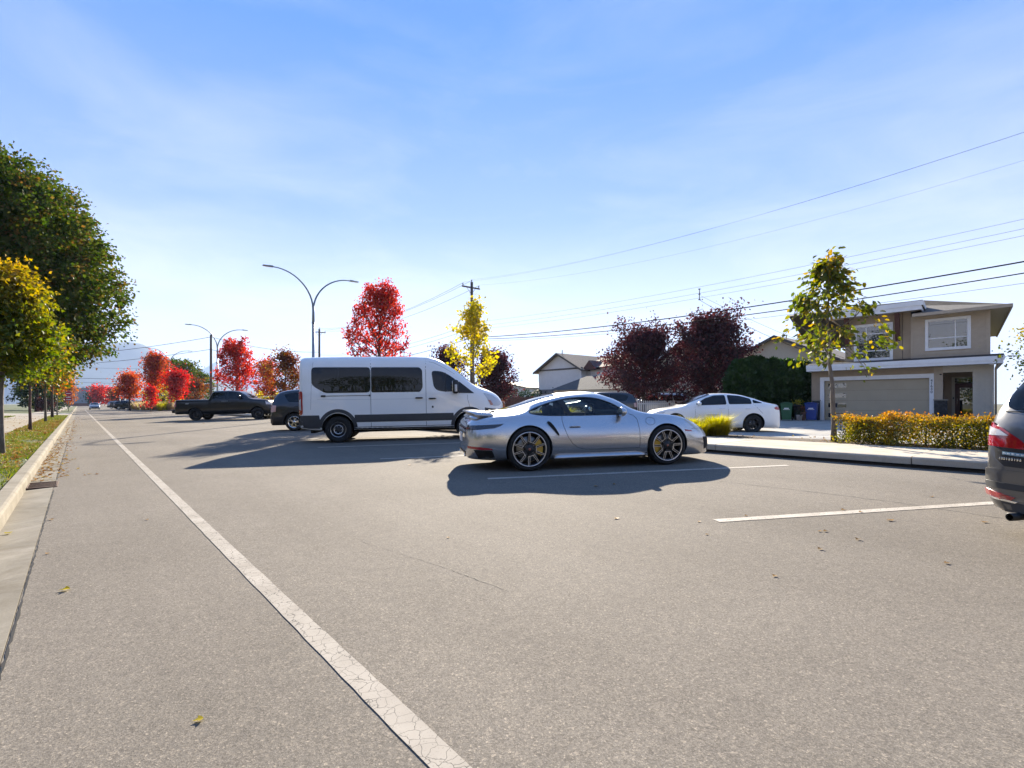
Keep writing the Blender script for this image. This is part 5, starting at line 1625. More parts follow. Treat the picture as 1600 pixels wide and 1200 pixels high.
def leaves_mesh(name, P, size, mat, rs, shape=LEAF_DIAMOND, droop=0.0, vary=0.35, outward=None):
    """one leaf at every point of P, each turned its own way"""
    n = len(P)
    q = rs.normal(size=(n, 4)); q /= np.linalg.norm(q, axis=1)[:, None]
    w, x, y, z = q.T
    R = np.empty((n, 3, 3))
    R[:, 0, 0] = 1 - 2*(y*y + z*z); R[:, 0, 1] = 2*(x*y - z*w); R[:, 0, 2] = 2*(x*z + y*w)
    R[:, 1, 0] = 2*(x*y + z*w); R[:, 1, 1] = 1 - 2*(x*x + z*z); R[:, 1, 2] = 2*(y*z - x*w)
    R[:, 2, 0] = 2*(x*z - y*w); R[:, 2, 1] = 2*(y*z + x*w); R[:, 2, 2] = 1 - 2*(x*x + y*y)
    if droop:
        # leaf axis (local +y) leans down and outwards
        d = R[:, :, 1] * (1 - droop)
        d[:, 2] -= droop
        if outward is not None: d += outward * 0.6
        d /= np.linalg.norm(d, axis=1)[:, None]
        a = R[:, :, 0]; a = a - d * (a * d).sum(1)[:, None]; a /= np.linalg.norm(a, axis=1)[:, None] + 1e-9
        R[:, :, 0] = a; R[:, :, 1] = d; R[:, :, 2] = np.cross(a, d)
    s = size * (1 + vary * (rs.rand(n) * 2 - 1))
    T, FF = shape
    V = np.einsum('nij,kj->nki', R, T) * s[:, None, None] + P[:, None, :]
    k = len(T)
    F = (np.array(FF)[None] + (np.arange(n) * k)[:, None, None]).reshape(-1, 3)
    return np_mesh(name, V.reshape(-1, 3), F, mat)

def curve_pts(p, d, L, n, rs, wob=.12, up=0.0):
    pts = [np.array(p, float)]; d = np.array(d, float)
    for i in range(n):
        d = d + rs.normal(size=3) * wob + np.array([0, 0, up])
        d /= np.linalg.norm(d)
        pts.append(pts[-1] + d * L / n)
    return pts

def make_tree(name, label, cat, loc, H, clear, r_trunk, crown, mats, leaf, n_leaf, seed, spread=45, n_main=16, n_sub=5, up=.10, cl_r=.28,
              shape=LEAF_DIAMOND, droop=0.0, group=None, lean=(0, 0), env=None, gap=0.0, sub_len=.42, vary=.35, top_lead=.93, wobble=.05):
    """trunk, limbs and twigs grown first; leaves hang in sprays along the twigs"""
    rs = np.random.RandomState(seed)
    t = thing(name, label, cat, loc, 0, group)
    mleaf, mbark = mats
    if env is None:
        env = lambda u: crown * (math.sin(math.pi * min(1, u * .92 + .10)) ** .7)
    # grow everything first, then fit it to the wanted height and spread
    n = 9
    tp = []
    for i in range(n + 1):
        u = i / n
        tp.append(np.array([lean[0] * u * H + rs.normal() * wobble * u, lean[1] * u * H + rs.normal() * wobble * u, u * H * top_lead - .12 * (i == 0)]))
    rads = [max(.008, r_trunk * (1.25 if i == 0 else 1) * (1 - .93 * (i / n) ** 1.1)) for i in range(n + 1)]
    def trunk_at(h):
        u = min(.999, h / (H * top_lead)) * n; i = int(u); return tp[i] * (1 - (u - i)) + tp[i + 1] * (u - i)
    tubes = []; C = []; O = []
    az = rs.rand() * 6.28
    for m in range(n_main):
        u = (m + .3 * rs.rand()) / n_main
        h = clear + (H * top_lead * .96 - clear) * u ** .9
        az += 2.4 + rs.normal() * .25
        el = math.radians(90 - spread * (1.35 - .95 * u) + rs.normal() * 6)
        d = np.array([math.cos(az) * math.cos(el), math.sin(az) * math.cos(el), math.sin(el)])
        L = max(.12, env(u) / max(.35, math.cos(el)) * (.75 + .45 * rs.rand()))
        L = min(L, (H * 1.02 - h) / max(.3, math.sin(el)) * (.8 + .4 * rs.rand()))
        P = curve_pts(trunk_at(h), d, L, 6, rs, .09, up)
        r0 = max(.008, r_trunk * .42 * (1 - .6 * u))
        tubes.append((P, [r0 * (1 - .8 * i / 6) for i in range(7)], 5))
        for k in range(1, 7):
            C.append(P[k]); O.append(P[k] - trunk_at(min(P[k][2], H * .9)))
        for k in range(n_sub):
            i = 1 + int(rs.rand() * 5)
            b = P[i] + (P[i + 1] - P[i]) * rs.rand()
            dd = (P[i + 1] - P[i]); dd = dd / np.linalg.norm(dd)
            sd = rs.normal(size=3); sd -= dd * sd.dot(dd); sd /= np.linalg.norm(sd)
            d2 = dd * .55 + sd * .8 + np.array([0, 0, .15])
            Q = curve_pts(b, d2 / np.linalg.norm(d2), L * sub_len * (.5 + .8 * rs.rand()), 3, rs, .15, up * .7)
            tubes.append((Q, [r0 * .35, r0 * .28, r0 * .2, r0 * .12], 4))
            for q in Q[1:]:
                C.append(q); O.append(q - trunk_at(min(q[2], H * .9)))
    C = np.array(C); O = np.array(O)
    zt = np.percentile(C[:, 2], 99.3); fz = (H - cl_r * .8 - clear) / (zt - clear)
    ctr = np.array([lean[0] * H * .5, lean[1] * H * .5])
    rr = np.percentile(np.hypot(C[:, 0] - ctr[0], C[:, 1] - ctr[1]), 96); fr = max(.4, (crown - cl_r * .7)) / rr
    emax = max(env(q / 10) for q in range(11))
    def fit(p):
        p = np.array(p, float)
        z = p[2]
        if z > clear:                              # no stray limbs outside the crown's outline
            u = min(1.0, (z - clear) / max(.1, zt - clear))
            Rm = max(.10 * crown, crown * env(u) / emax) / fr
            a = p[:2] - np.array([lean[0], lean[1]]) * z; r = np.hypot(*a)
            if r > .72 * Rm: p[:2] += a * ((.72 * Rm + .40 * Rm * math.tanh((r - .72 * Rm) / (.40 * Rm))) / r - 1)
        k = min(1.0, max(0.0, z / max(.1, clear)))
        return np.array([p[0] * (1 + (fr - 1) * k), p[1] * (1 + (fr - 1) * k), z if z < clear else clear + (z - clear) * fz])
    mb = MB(); mb.tube([np.array([p[0], p[1], p[2] if p[2] < clear else clear + (p[2] - clear) * min(1, fz)]) for p in tp], rads, 10); mb.build('trunk', mbark, t)
    tw = MB()
    for P, R_, sides in tubes: tw.tube([fit(p) for p in P], R_, sides)
    tw.build('branches', mbark, t)
    C = np.array([fit(p) for p in C])
    if gap:
        keep = rs.rand(len(C)) > gap; C = C[keep]; O = O[keep]
    idx = rs.randint(0, len(C), n_leaf)
    P = C[idx] + rs.normal(size=(n_leaf, 3)) * cl_r * np.array([1, 1, .8]) * (.6 + .8 * rs.rand(len(C)))[idx][:, None]
    O = O[idx]; O = O / (np.linalg.norm(O, axis=1)[:, None] + 1e-6)
    ok = P[:, 2] > clear * .72
    P = P[ok]; O = O[ok]
    me = leaves_mesh('crown', P, leaf, mleaf, rs, shape, droop, vary, O)
    link_mesh('crown', me, t)
    return t

def make_big_tree(name, label, cat, loc, blobs, trunk, mats, leaf, n_leaf, seed, shape=LEAF_DIAMOND, group=None, ncl=900, cl_r=.55, core=0):
    """broad dense crown: sprays set through a union of lobes, most of them near its surface"""
    rs = np.random.RandomState(seed)
    t = thing(name, label, cat, loc, 0, group)
    mb = MB(); r0, h0, top = trunk
    mb.tube([(0, 0, -.2), (0, .05, h0 * .5), (.1, 0, h0), (.15, .1, top * .7)], [r0 * 1.3, r0, r0 * .85, r0 * .3], 12)
    mb.build('trunk', mats[1], t)
    B = np.array([b[:6] for b in blobs], float)
    wts = np.array([b[3] * b[4] * b[5] for b in blobs]) ** .75; wts /= wts.sum()
    C = []; D = []
    for k in range(ncl):
        i = rs.choice(len(B), p=wts)
        v = rs.normal(size=3); v /= np.linalg.norm(v)
        r = .55 + .47 * rs.rand() ** .5
        p = B[i, :3] + v * B[i, 3:6] * r
        C.append(p); D.append(v)
    C = np.array(C); D = np.array(D)
    if core:
        nb = len(B); i = rs.choice(nb, core, p=wts)
        v = rs.normal(size=(core, 3)); v /= np.linalg.norm(v, axis=1)[:, None]
        Pc = B[i, :3] + v * B[i, 3:6] * (.80 * rs.rand(core) ** .4)[:, None]
        link_mesh('inner_foliage', leaves_mesh('inner_foliage', Pc, leaf * 3.0, mats[0], rs, shape, .3, .3, v), t)
    br = MB()
    for k in range(0, ncl, max(1, ncl // 60)):
        a = np.array([.1 * rs.normal(), .1 * rs.normal(), h0 + (top * .6 - h0) * rs.rand()])
        m = (a + C[k]) / 2 + rs.normal(size=3) * .3 + np.array([0, 0, .3])
        br.tube([a, m, C[k]], [r0 * .3, r0 * .16, .02], 5)
    br.build('branches', mats[1], t)
    idx = rs.randint(0, ncl, n_leaf)
    sc = (.55 + .9 * rs.rand(ncl))[idx]
    P = C[idx] + np.clip(rs.normal(size=(n_leaf, 3)), -2, 2) * cl_r * np.array([1, 1, .62]) * sc[:, None]
    link_mesh('crown', leaves_mesh('crown', P, leaf, mats[0], rs, shape, .35, .35, D[idx]), t)
    return t

L_green = leaf_mat('leaf_maple_green', [(0.022, 0.045, 0.008), (0.038, 0.068, 0.011), (0.060, 0.085, 0.014), (0.085, 0.095, 0.018), (0.15, 0.085, 0.028)], .40, None, .012)
L_yg = leaf_mat('leaf_yellow_green', [(0.045, 0.080, 0.010), (0.08, 0.115, 0.012), (0.14, 0.155, 0.016), (0.27, 0.21, 0.020)], .50, (2.9, 4.3, (0.42, 0.25, 0.02)), .02)
L_yg2 = leaf_mat('leaf_dull_green', [(0.035, 0.06, 0.012), (0.07, 0.095, 0.015), (0.14, 0.13, 0.018), (0.30, 0.15, 0.02)], .5)
L_orange = leaf_mat('leaf_orange', [(0.22, 0.06, 0.012), (0.36, 0.11, 0.015), (0.42, 0.17, 0.02)], .5)
L_red = leaf_mat('leaf_scarlet', [(0.20, 0.016, 0.014), (0.37, 0.032, 0.026), (0.47, 0.050, 0.040), (0.50, 0.12, 0.05)], .52)
L_red2 = leaf_mat('leaf_orange_red', [(0.16, 0.020, 0.012), (0.38, 0.04, 0.018), (0.46, 0.085, 0.02), (0.36, 0.14, 0.03)], .52)
L_pink = leaf_mat('leaf_crimson', [(0.26, 0.018, 0.022), (0.42, 0.035, 0.036), (0.46, 0.08, 0.05)], .52)
L_plum = leaf_mat('leaf_plum', [(0.022, 0.007, 0.009), (0.038, 0.011, 0.014), (0.070, 0.020, 0.022), (0.13, 0.042, 0.038)], .40)
L_russet = leaf_mat('leaf_russet', [(0.06, 0.018, 0.012), (0.13, 0.035, 0.018), (0.20, 0.07, 0.025), (0.22, 0.15, 0.03)], .45)
L_yellow = leaf_mat('leaf_yellow', [(0.20, 0.19, 0.010), (0.34, 0.30, 0.012), (0.46, 0.36, 0.015), (0.50, 0.35, 0.02)], .55)
L_young = leaf_mat('leaf_young_green', [(0.05, 0.075, 0.012), (0.085, 0.11, 0.014), (0.16, 0.16, 0.018), (0.36, 0.22, 0.02)], .5)
L_dark = leaf_mat('leaf_dark_evergreen', [(0.010, 0.022, 0.008), (0.018, 0.036, 0.012), (0.03, 0.05, 0.014)], .3)
L_cedar = leaf_mat('leaf_cedar', [(0.016, 0.042, 0.010), (0.026, 0.062, 0.013), (0.042, 0.085, 0.018)], .35)
L_hedge = leaf_mat('leaf_barberry', [(0.06, 0.085, 0.012), (0.14, 0.145, 0.016), (0.27, 0.21, 0.02), (0.34, 0.19, 0.03)], .5, (.42, .75, (0.42, 0.14, 0.06)))
L_grass = leaf_mat('blade_yellow', [(0.16, 0.17, 0.018), (0.34, 0.31, 0.03), (0.48, 0.40, 0.06)], .62)
L_turf = leaf_mat('blade_turf', [(0.06, 0.085, 0.012), (0.10, 0.135, 0.018), (0.15, 0.15, 0.03), (0.20, 0.15, 0.06)], .45)
L_tan = leaf_mat('blade_tan', [(0.30, 0.20, 0.10), (0.40, 0.28, 0.15), (0.48, 0.36, 0.21)], .45)
L_litter = leaf_mat('dry_leaf', [(0.13, 0.06, 0.025), (0.24, 0.12, 0.04), (0.32, 0.20, 0.07), (0.35, 0.28, 0.12)], .3)

# ---- left side: the big maple and the row along the verge
make_big_tree('maple_tree', 'huge dense dark green maple overhanging the sidewalk at the left edge', 'tree', (-30.6, 27.6, .6),
    [(0, 0, 9.0, 6.6, 6.6, 5.6), (3.6, -.5, 8.4, 4.4, 4.8, 4.8), (5.4, .2, 6.4, 3.4, 4.0, 3.2), (-2, 0, 12.2, 5.0, 5.2, 3.6), (2.4, -.5, 11.2, 3.9, 4.4, 3.0), (4.0, 1, 4.6, 2.8, 3.2, 1.8), (-4, -1, 8, 5, 5, 5), (0, -2, 6, 5, 4, 3)],
    (.45, 3.2, 14.0), (L_green, M_barkd), .18, 190000, 11, LEAF_DIAMOND, ncl=2400, cl_r=.36, core=7000)

def at_pix(px, yy, dz=0.0):
    return Vector(((px - 800) / 800.0 * yy, yy, dz))

row_s = -1.28
make_tree('street_tree', 'yellow topped green street tree nearest the picture edge with pale trunk', 'tree', RS(15.2, -1.25, .13), 4.0, 1.65, .062, .95, (L_yg, M_bark), .075, 24000, 21,
          spread=58, n_main=26, n_sub=7, cl_r=.17, shape=LEAF_MAPLE, droop=.55, group='young trees along the verge', env=lambda u: 1.55 * (1 - .80 * u) ** .8 + .04)
make_tree('street_tree', 'second verge tree with slim dark reddish trunk and dull green crown', 'tree', RS(28.4, -1.50, .13), 4.6, 1.95, .055, 1.5, (L_yg2, M_barkr), .14, 7000, 22,
          spread=60, n_main=22, n_sub=6, cl_r=.24, droop=.4, group='young trees along the verge', env=lambda u: 1.7 * (1 - .72 * u))
make_tree('street_tree', 'third verge tree with grey trunk on the patch of orange fallen leaves', 'tree', RS(41.0, -1.50, .13), 5.6, 2.2, .065, 1.7, (L_yg2, M_bark), .16, 6000, 23,
          spread=58, n_main=20, n_sub=6, cl_r=.28, droop=.4, group='young trees along the verge', env=lambda u: 1.8 * (1 - .7 * u))
make_tree('street_tree', 'fourth verge tree with flaming orange upright crown', 'tree', RS(54.5, -1.60, .13), 9.8, 2.6, .085, 2.0, (L_orange, M_barkd), .20, 8000, 24,
          spread=40, n_main=24, n_sub=6, cl_r=.34, droop=.3, group='young trees along the verge', env=lambda u: 2.2 * (math.sin(math.pi * (u * .85 + .12)) ** .8))
make_tree('street_tree', 'slender verge tree just before the side street, thin pale stem', 'tree', RS(62.5, -1.50, .13), 4.6, 2.3, .05, 1.3, (L_orange, M_bark), .18, 2500, 25,
          spread=45, n_main=14, n_sub=5, cl_r=.28, group='young trees along the verge')
make_tree('street_tree', 'small bright orange tree beyond the stop sign by the far kerb', 'tree', RS(150, -1.8, .13), 6.2, 1.2, .1, 1.9, (L_orange, M_barkd), .32, 2500, 26, spread=45, n_main=18, n_sub=5, cl_r=.45)
make_big_tree('broadleaf_tree', 'olive green bushy tree behind the stop sign', 'tree', RS(112, -4.6, .1), [(0, 0, 4.0, 2.8, 2.8, 3.2), (.6, 0, 6.0, 1.8, 1.8, 2.0)], (.2, 1.5, 7), (L_yg2, M_barkd), .34, 6000, 27, ncl=200, cl_r=.4)
def conifer(name, label, loc, H, R, seed, mat=None, n=7000, leaf=.30):
    rs = np.random.RandomState(seed)
    t = thing(name, label, 'tree', loc)
    mb = MB(); mb.tube([(0, 0, -.2), (0, 0, H * .95)], [R * .10, .03], 8); mb.build('trunk', M_barkd, t)
    C = []; br = MB(); O = []
    for k in range(90):
        u = (k / 90) ** .9; h = .06 * H + u * H * .92; a = k * 2.4 + rs.normal() * .3
        L = R * (1 - u) ** .85 * (.75 + .4 * rs.rand()) + .12
        b = np.array([math.cos(a) * L, math.sin(a) * L, h - L * .18])
        br.tube([(0, 0, h), (b[0] * .5, b[1] * .5, h - L * .03), tuple(b)], [.03, .02, .01], 4)
        for q in (.35, .55, .72, .86, 1.0):
            C.append(np.array([b[0] * q, b[1] * q, h - L * .18 * q * q])); O.append([math.cos(a), math.sin(a), 0])
    br.build('branches', M_barkd, t)
    C = np.array(C); idx = rs.randint(0, len(C), n)
    P = C[idx] + rs.normal(size=(n, 3)) * np.array([.28, .28, .14]) * R * .42
    link_mesh('crown', leaves_mesh('crown', P, leaf, mat or L_dark, rs, LEAF_DIAMOND, .3, .3, np.array(O)[idx]), t)
conifer('conifer', 'tall dark conifer beyond the orange street tree', RS(96, -4.4, .1), 14.5, 2.6, 31)
conifer('conifer', 'dark conifer standing farther down the street than its taller neighbour', RS(118, -4.5, .1), 12.5, 2.7, 32)

def hedge_box(name, label, cat, c, size, rz, mat, n, leaf, seed, shape=LEAF_DIAMOND, kindpart='foliage', lumps=.12, taper=.1, stem=True):
    rs = np.random.RandomState(seed)
    t = thing(name, label, cat, c, rz)
    # most leaves close to the faces, some inside
    lx, ly, lz = size
    u = rs.rand(n, 3) * 2 - 1
    ax = rs.choice(3, n, p=[.25 * ly / (lx + ly) + .05, .70 - .25 * ly / (lx + ly), .25])
    s = np.where(rs.rand(n) < .5, -1, 1)
    depth = rs.exponential(.16, n).clip(0, .9)
    for k in range(3):
        m = ax == k
        v = s[m] * (1 - depth[m]) if k < 2 else (1 - depth[m])
        u[m, k] = v
    r3 = np.linspace(0, 1, 1)
    ph = rs.rand(6) * 6.28
    bump_ = (np.sin(u[:, 0] * lx * 2.1 + ph[0]) + np.sin(u[:, 0] * lx * 4.7 + u[:, 1] * 3 + ph[1]) * .7 + np.sin(u[:, 2] * lz * 5 + u[:, 0] * lx * 3 + ph[2]) * .5) * lumps
    P = np.empty((n, 3))
    tz = 1 - taper * (u[:, 2] * .5 + .5)
    P[:, 0] = u[:, 0] * lx / 2 * (1 + bump_ * .2)
    P[:, 1] = u[:, 1] * ly / 2 * tz * (1 + bump_)
    P[:, 2] = (u[:, 2] * .5 + .5) * lz * (1 + bump_ * .55)
    P += rs.normal(size=(n, 3)) * leaf * .8
    P[:, 2] = np.abs(P[:, 2]) + leaf * .3
    if stem:
        mb = MB()
        for k in range(max(6, int(lx * 6))):
            x = rs.uniform(-.46, .46) * lx; y = rs.uniform(-.3, .3) * ly
            mb.tube([(x, y, -.05), (x + rs.normal() * .06, y + rs.normal() * .06, lz * .5), (x + rs.normal() * .15, y + rs.normal() * .12, lz * .88)], [.018, .012, .005], 5)
        mb.build('stems', M_barkd, t)['kind'] = 'stuff'
    link_mesh(kindpart, leaves_mesh(kindpart, P, leaf, mat, rs, shape, .1, .4), t)
    return t

RZ_ROAD = ROAD_A + rad(90)           # local x along the road
# left gardens
hedge_box('hedge', 'tall black green hedge in the left garden behind the first verge tree', 'hedge', RS(40, -6.6, .15), (22, 2.2, 2.5), RZ_ROAD, L_dark, 16000, .12, 41)
hedge_box('shrub', 'low grey green shrub on the lawn between the verge tree trunks', 'shrub', RS(52, -6.0, .15), (4.5, 1.8, 1.1), RZ_ROAD, L_cedar, 3000, .09, 42, lumps=.3)
hedge_box('shrub', 'dark wine red shrub below the stop sign', 'shrub', RS(95, -3.4, .1), (3.0, 1.6, 1.7), RZ_ROAD, L_plum, 1500, .14, 43, lumps=.3)
hedge_box('hedge', 'yellow green hedge along the lawn before the side street', 'hedge', RS(60, -6.6, .15), (6, 1.6, 1.5), RZ_ROAD, L_yg2, 3000, .12, 44, lumps=.2)

# ---- the strip on the right: young tree, yellow tree, scarlet maples
make_tree('young_tree', 'young green tree with yellowing lower branches in front of the modern house', 'tree', (6.98, 11.1, KZ), 4.08, 1.65, .055, 1.38, (L_young, M_bark), .115, 1700, 51,
          spread=62, n_main=15, n_sub=5, cl_r=.095, shape=LEAF_OVAL, droop=.5, up=.06, sub_len=.5, env=lambda u: 1.35 * (1 - u * .88) ** 1.35, lean=(-.03, 0), vary=.4)
make_tree('ginkgo_tree', 'slim bright yellow tree standing before the utility pole', 'tree', (-1.62, 21.5, KZ), 5.3, 1.6, .07, 1.35, (L_yellow, M_bark), .13, 2300, 52,
          spread=46, n_main=15, n_sub=5, cl_r=.10, shape=LEAF_DIAMOND, up=.10, sub_len=.45, env=lambda u: 1.35 * (1 - u * .8) ** 1.0, gap=.1)
make_tree('red_maple', 'tall scarlet maple rising behind the roof of the white van', 'tree', (-7.25, 28.0, KZ), 7.4, 1.8, .12, 2.5, (L_red, M_barkd), .125, 8800, 53,
          spread=36, n_main=30, n_sub=8, cl_r=.115, up=.10, gap=.05, group='scarlet maples along the kerb', env=lambda u: 2.1 * (1 - u * .80) ** .9)
make_tree('red_maple', 'scarlet maple behind the cab of the black pickup', 'tree', (-28.6, 53.2, KZ), 7.6, 1.6, .13, 2.6, (L_red, M_barkd), .20, 6200, 54,
          spread=48, n_main=26, n_sub=8, cl_r=.16, up=.10, gap=.06, group='scarlet maples along the kerb', env=lambda u: 2.9 * (1 - u * .8) ** .75)
make_tree('red_maple', 'orange red young tree between the pickup and the crossover', 'tree', (-25.2, 52.5, KZ), 5.6, 1.0, .09, 1.6, (L_red2, M_barkd), .20, 3200, 55, spread=50, n_main=18, n_sub=5, cl_r=.26, gap=.15)
make_tree('red_maple', 'dark russet tree touching the rear corner of the van roof', 'tree', (-20.6, 46.5, KZ), 5.7, .8, .1, 2.0, (L_russet, M_barkd), .19, 4200, 56, spread=58, n_main=18, n_sub=6, cl_r=.25, gap=.12, env=lambda u: 2.0 * (math.sin(math.pi * (u * .7 + .28)) ** .8))
hedge_box('shrub', 'yellow leaved shrub beneath the russet tree', 'shrub', (-22.8, 48.0, .35), (3.6, 1.6, 1.5), rad(10), L_yellow, 1600, .13, 57, lumps=.3)
make_tree('red_maple', 'tall oval scarlet maple rising from the tan grass island', 'tree', (-50.6, 72.6, .3), 8.2, 2.6, .14, 1.8, (L_red2, M_barkd), .25, 4600, 58, spread=42, n_main=24, n_sub=6, cl_r=.36, group='scarlet maples along the kerb', env=lambda u: 2.5 * (math.sin(math.pi * (u * .78 + .16)) ** .7))
make_tree('red_maple', 'round orange red maple at the far end of the island', 'tree', (-60.5, 81.0, .3), 6.1, 1.7, .14, 2.1, (L_red2, M_barkd), .26, 4200, 59, spread=55, n_main=22, n_sub=6, cl_r=.40, env=lambda u: 2.6 * (math.sin(math.pi * (u * .8 + .16)) ** .7))
make_tree('red_maple', 'crimson pink maple over the tail of the black pickup', 'tree', (-43.2, 66.0, .3), 5.5, 1.4, .11, 1.65, (L_pink, M_barkd), .22, 4000, 60, spread=58, n_main=22, n_sub=6, cl_r=.34, env=lambda u: 2.1 * (math.sin(math.pi * (u * .75 + .2)) ** .7))
make_tree('red_maple', 'small crimson sapling low on the island beside the pickup tail', 'tree', (-47.6, 67.5, .3), 3.2, .6, .06, 1.0, (L_pink, M_barkd), .22, 1200, 61, spread=50, n_main=12, n_sub=4, cl_r=.28)
make_big_tree('broadleaf_tree', 'large rounded green tree behind the second street lamp', 'tree', (-69.0, 106.0, .1), [(0, 0, 5.8, 4.6, 4.4, 5.0), (-1.5, 0, 7.4, 3.2, 3.2, 3.0), (3.0, 1, 4.2, 3.0, 3.0, 3.6)], (.3, 1.5, 9), (L_green, M_barkd), .40, 11000, 62, ncl=300, cl_r=.55)
make_tree('red_maple', 'orange brown tree between the green tree and the lamp post', 'tree', (-49.5, 80.0, .3), 5.2, .9, .1, 1.8, (L_russet, M_barkd), .26, 2200, 63, spread=50, n_main=14, n_sub=5, cl_r=.40)
for i, (px, yy, H, R, mt, lab) in enumerate([(154, 190, 8.4, 3.8, L_red, 'bright red round tree at the far end of the street'), (171, 196, 7.2, 3.2, L_pink, 'pinkish red round tree next to the bright red one far down the street'),
        (186, 170, 6.6, 3.0, L_russet, 'dull russet tree far down the street near the white notice board'), (146, 215, 6.2, 2.4, L_dark, 'small dark green tree far down the street by the oncoming car')]):
    make_tree('distant_tree', lab, 'tree', at_pix(px, yy, .2), H, 1.2, .16, R, (mt, M_barkd), .6, 1600, 70 + i, spread=55, n_main=16, n_sub=4, cl_r=.8)
make_big_tree('broadleaf_tree', 'yellow green bushy tree low behind the island grasses', 'tree', (-62.5, 91.0, .2), [(0, 0, 2.2, 2.6, 2.0, 2.0)], (.1, .6, 3), (L_yellow, M_barkd), .32, 1800, 80, ncl=80, cl_r=.4)

# ---- purple plums, cedar hedge and the rest on the right
plum_env = lambda R: (lambda u: R * (1.02 - .55 * u ** 1.6))
make_tree('plum_tree', 'dark purple plum tree before the silver people carrier', 'tree', (9.5, 37.0, .3), 6.8, 1.2, .16, 3.35, (L_plum, M_barkd), .17, 19000, 91, spread=58, n_main=34, n_sub=8, cl_r=.30, up=.08, env=plum_env(2.75), group='purple plum trees')
make_tree('plum_tree', 'larger dark purple plum tree above the white saloon', 'tree', (13.4, 34.4, .3), 7.15, 1.1, .17, 3.3, (L_plum, M_barkd), .17, 20000, 92, spread=58, n_main=36, n_sub=8, cl_r=.30, up=.08, env=plum_env(2.9), group='purple plum trees')
make_tree('plum_tree', 'dark purple plum tree right of the yellow tree', 'tree', (-1.5, 45.5, .3), 5.7, .9, .15, 2.2, (L_plum, M_barkd), .20, 9000, 93, spread=56, n_main=26, n_sub=8, cl_r=.32, env=plum_env(2.3), group='purple plum trees')
make_tree('plum_tree', 'dark purple plum tree half hidden by the van bonnet', 'tree', (-6.0, 47.0, .3), 6.2, 1.0, .15, 2.2, (L_plum, M_barkd), .20, 7000, 94, spread=52, n_main=24, n_sub=8, cl_r=.32, env=plum_env(2.1), group='purple plum trees')

def cedar_hedge(label, c, size, rz, n, seed):
    rs = np.random.RandomState(seed)
    t = thing('cedar_hedge', label, 'hedge', c, rz)
    lx, ly, lz = size
    k = max(3, int(lx / .8)); C = []; O = []
    mb = MB()
    for i in range(k):
        x = -lx / 2 + (i + .5) * lx / k; hh = lz * (.93 + .14 * rs.rand())
        mb.tube([(x, 0, -.1), (x, 0, hh * .9)], [.05, .015], 6)
        m = n // k
        z = rs.rand(m) ** .85; a = rs.rand(m) * 6.283
        prof = np.minimum(1, (1.06 - z) * 2.6) ** .6
        r = (.72 + .30 * rs.rand(m)) * prof
        P = np.stack([x + np.cos(a) * r * lx / k * .78, np.sin(a) * r * ly * .5, z * hh + .05], 1)
        C.append(P); O.append(np.stack([np.cos(a) * .5, np.sin(a) * .5, np.ones(m) * .9], 1))
    mb.build('stems', M_barkd, t)['kind'] = 'stuff'
    P = np.concatenate(C); Oo = np.concatenate(O) + rs.normal(size=(len(P), 3)) * .25
    Oo /= np.linalg.norm(Oo, axis=1)[:, None]
    # upright flat sprays
    me = leaves_mesh('foliage', P, .20, L_cedar, rs, LEAF_DIAMOND, .01, .4, Oo * 2.4)
    link_mesh('foliage', me, t)
cedar_hedge('dense green clipped cedar hedge between the saloon and the modern house', (15.35, 30.4, .25), (4.7, 2.6, 3.55), rad(5), 26000, 95)
conifer('conifer', 'dark conifer peeping over the porch roof right of the house', RS(.2, 34.5, .3), 4.9, 1.1, 96, L_dark, 4500, .16)
conifer('conifer', 'shorter dark conifer between the house corner and the orange leaved tree', RS(-.9, 33.6, .3), 4.6, .95, 97, L_dark, 4000, .16)
hedge_box('shrub', 'deep green shrub beside the downpipe of the house', 'shrub', RS(1.1, 30.0, .3), (2.2, 1.4, 1.9), RZ_ROAD, L_dark, 4200, .10, 98, LEAF_OVAL, lumps=.3)
make_tree('young_tree', 'small tree with orange and yellow leaves above the charcoal mpv', 'tree', (18.9, 18.0, .3), 4.0, 1.0, .05, 1.3, (L_yg, M_bark), .10, 3200, 99, spread=55, n_main=18, n_sub=6, cl_r=.2, shape=LEAF_OVAL)
hedge_box('shrub', 'dark clipped shrub before the front door', 'shrub', RS(2.1, 29.6, .3), (1.7, .8, .75), RZ_ROAD, L_dark, 2500, .07, 100, LEAF_OVAL)
hedge_box('hedge', 'green clipped hedge far behind the bonnet of the van', 'hedge', (1.4, 61.0, .3), (10, 2.0, 2.3), rad(-4), L_dark, 5000, .17, 101)
hedge_box('hedge', 'rust and green low hedge in front of the clipped one', 'hedge', (2.6, 57.0, .3), (7, 1.6, 1.3), rad(-4), L_russet, 3000, .15, 102, lumps=.25)

hb = hedge_box('hedge', 'colourful yellow to red barberry hedge along the footway', 'hedge', RS(1.05, 12.72, KZ), (5.6, 1.15, .54), RZ_ROAD, L_hedge, 40000, .04, 103, LEAF_OVAL, lumps=.16, taper=.22)

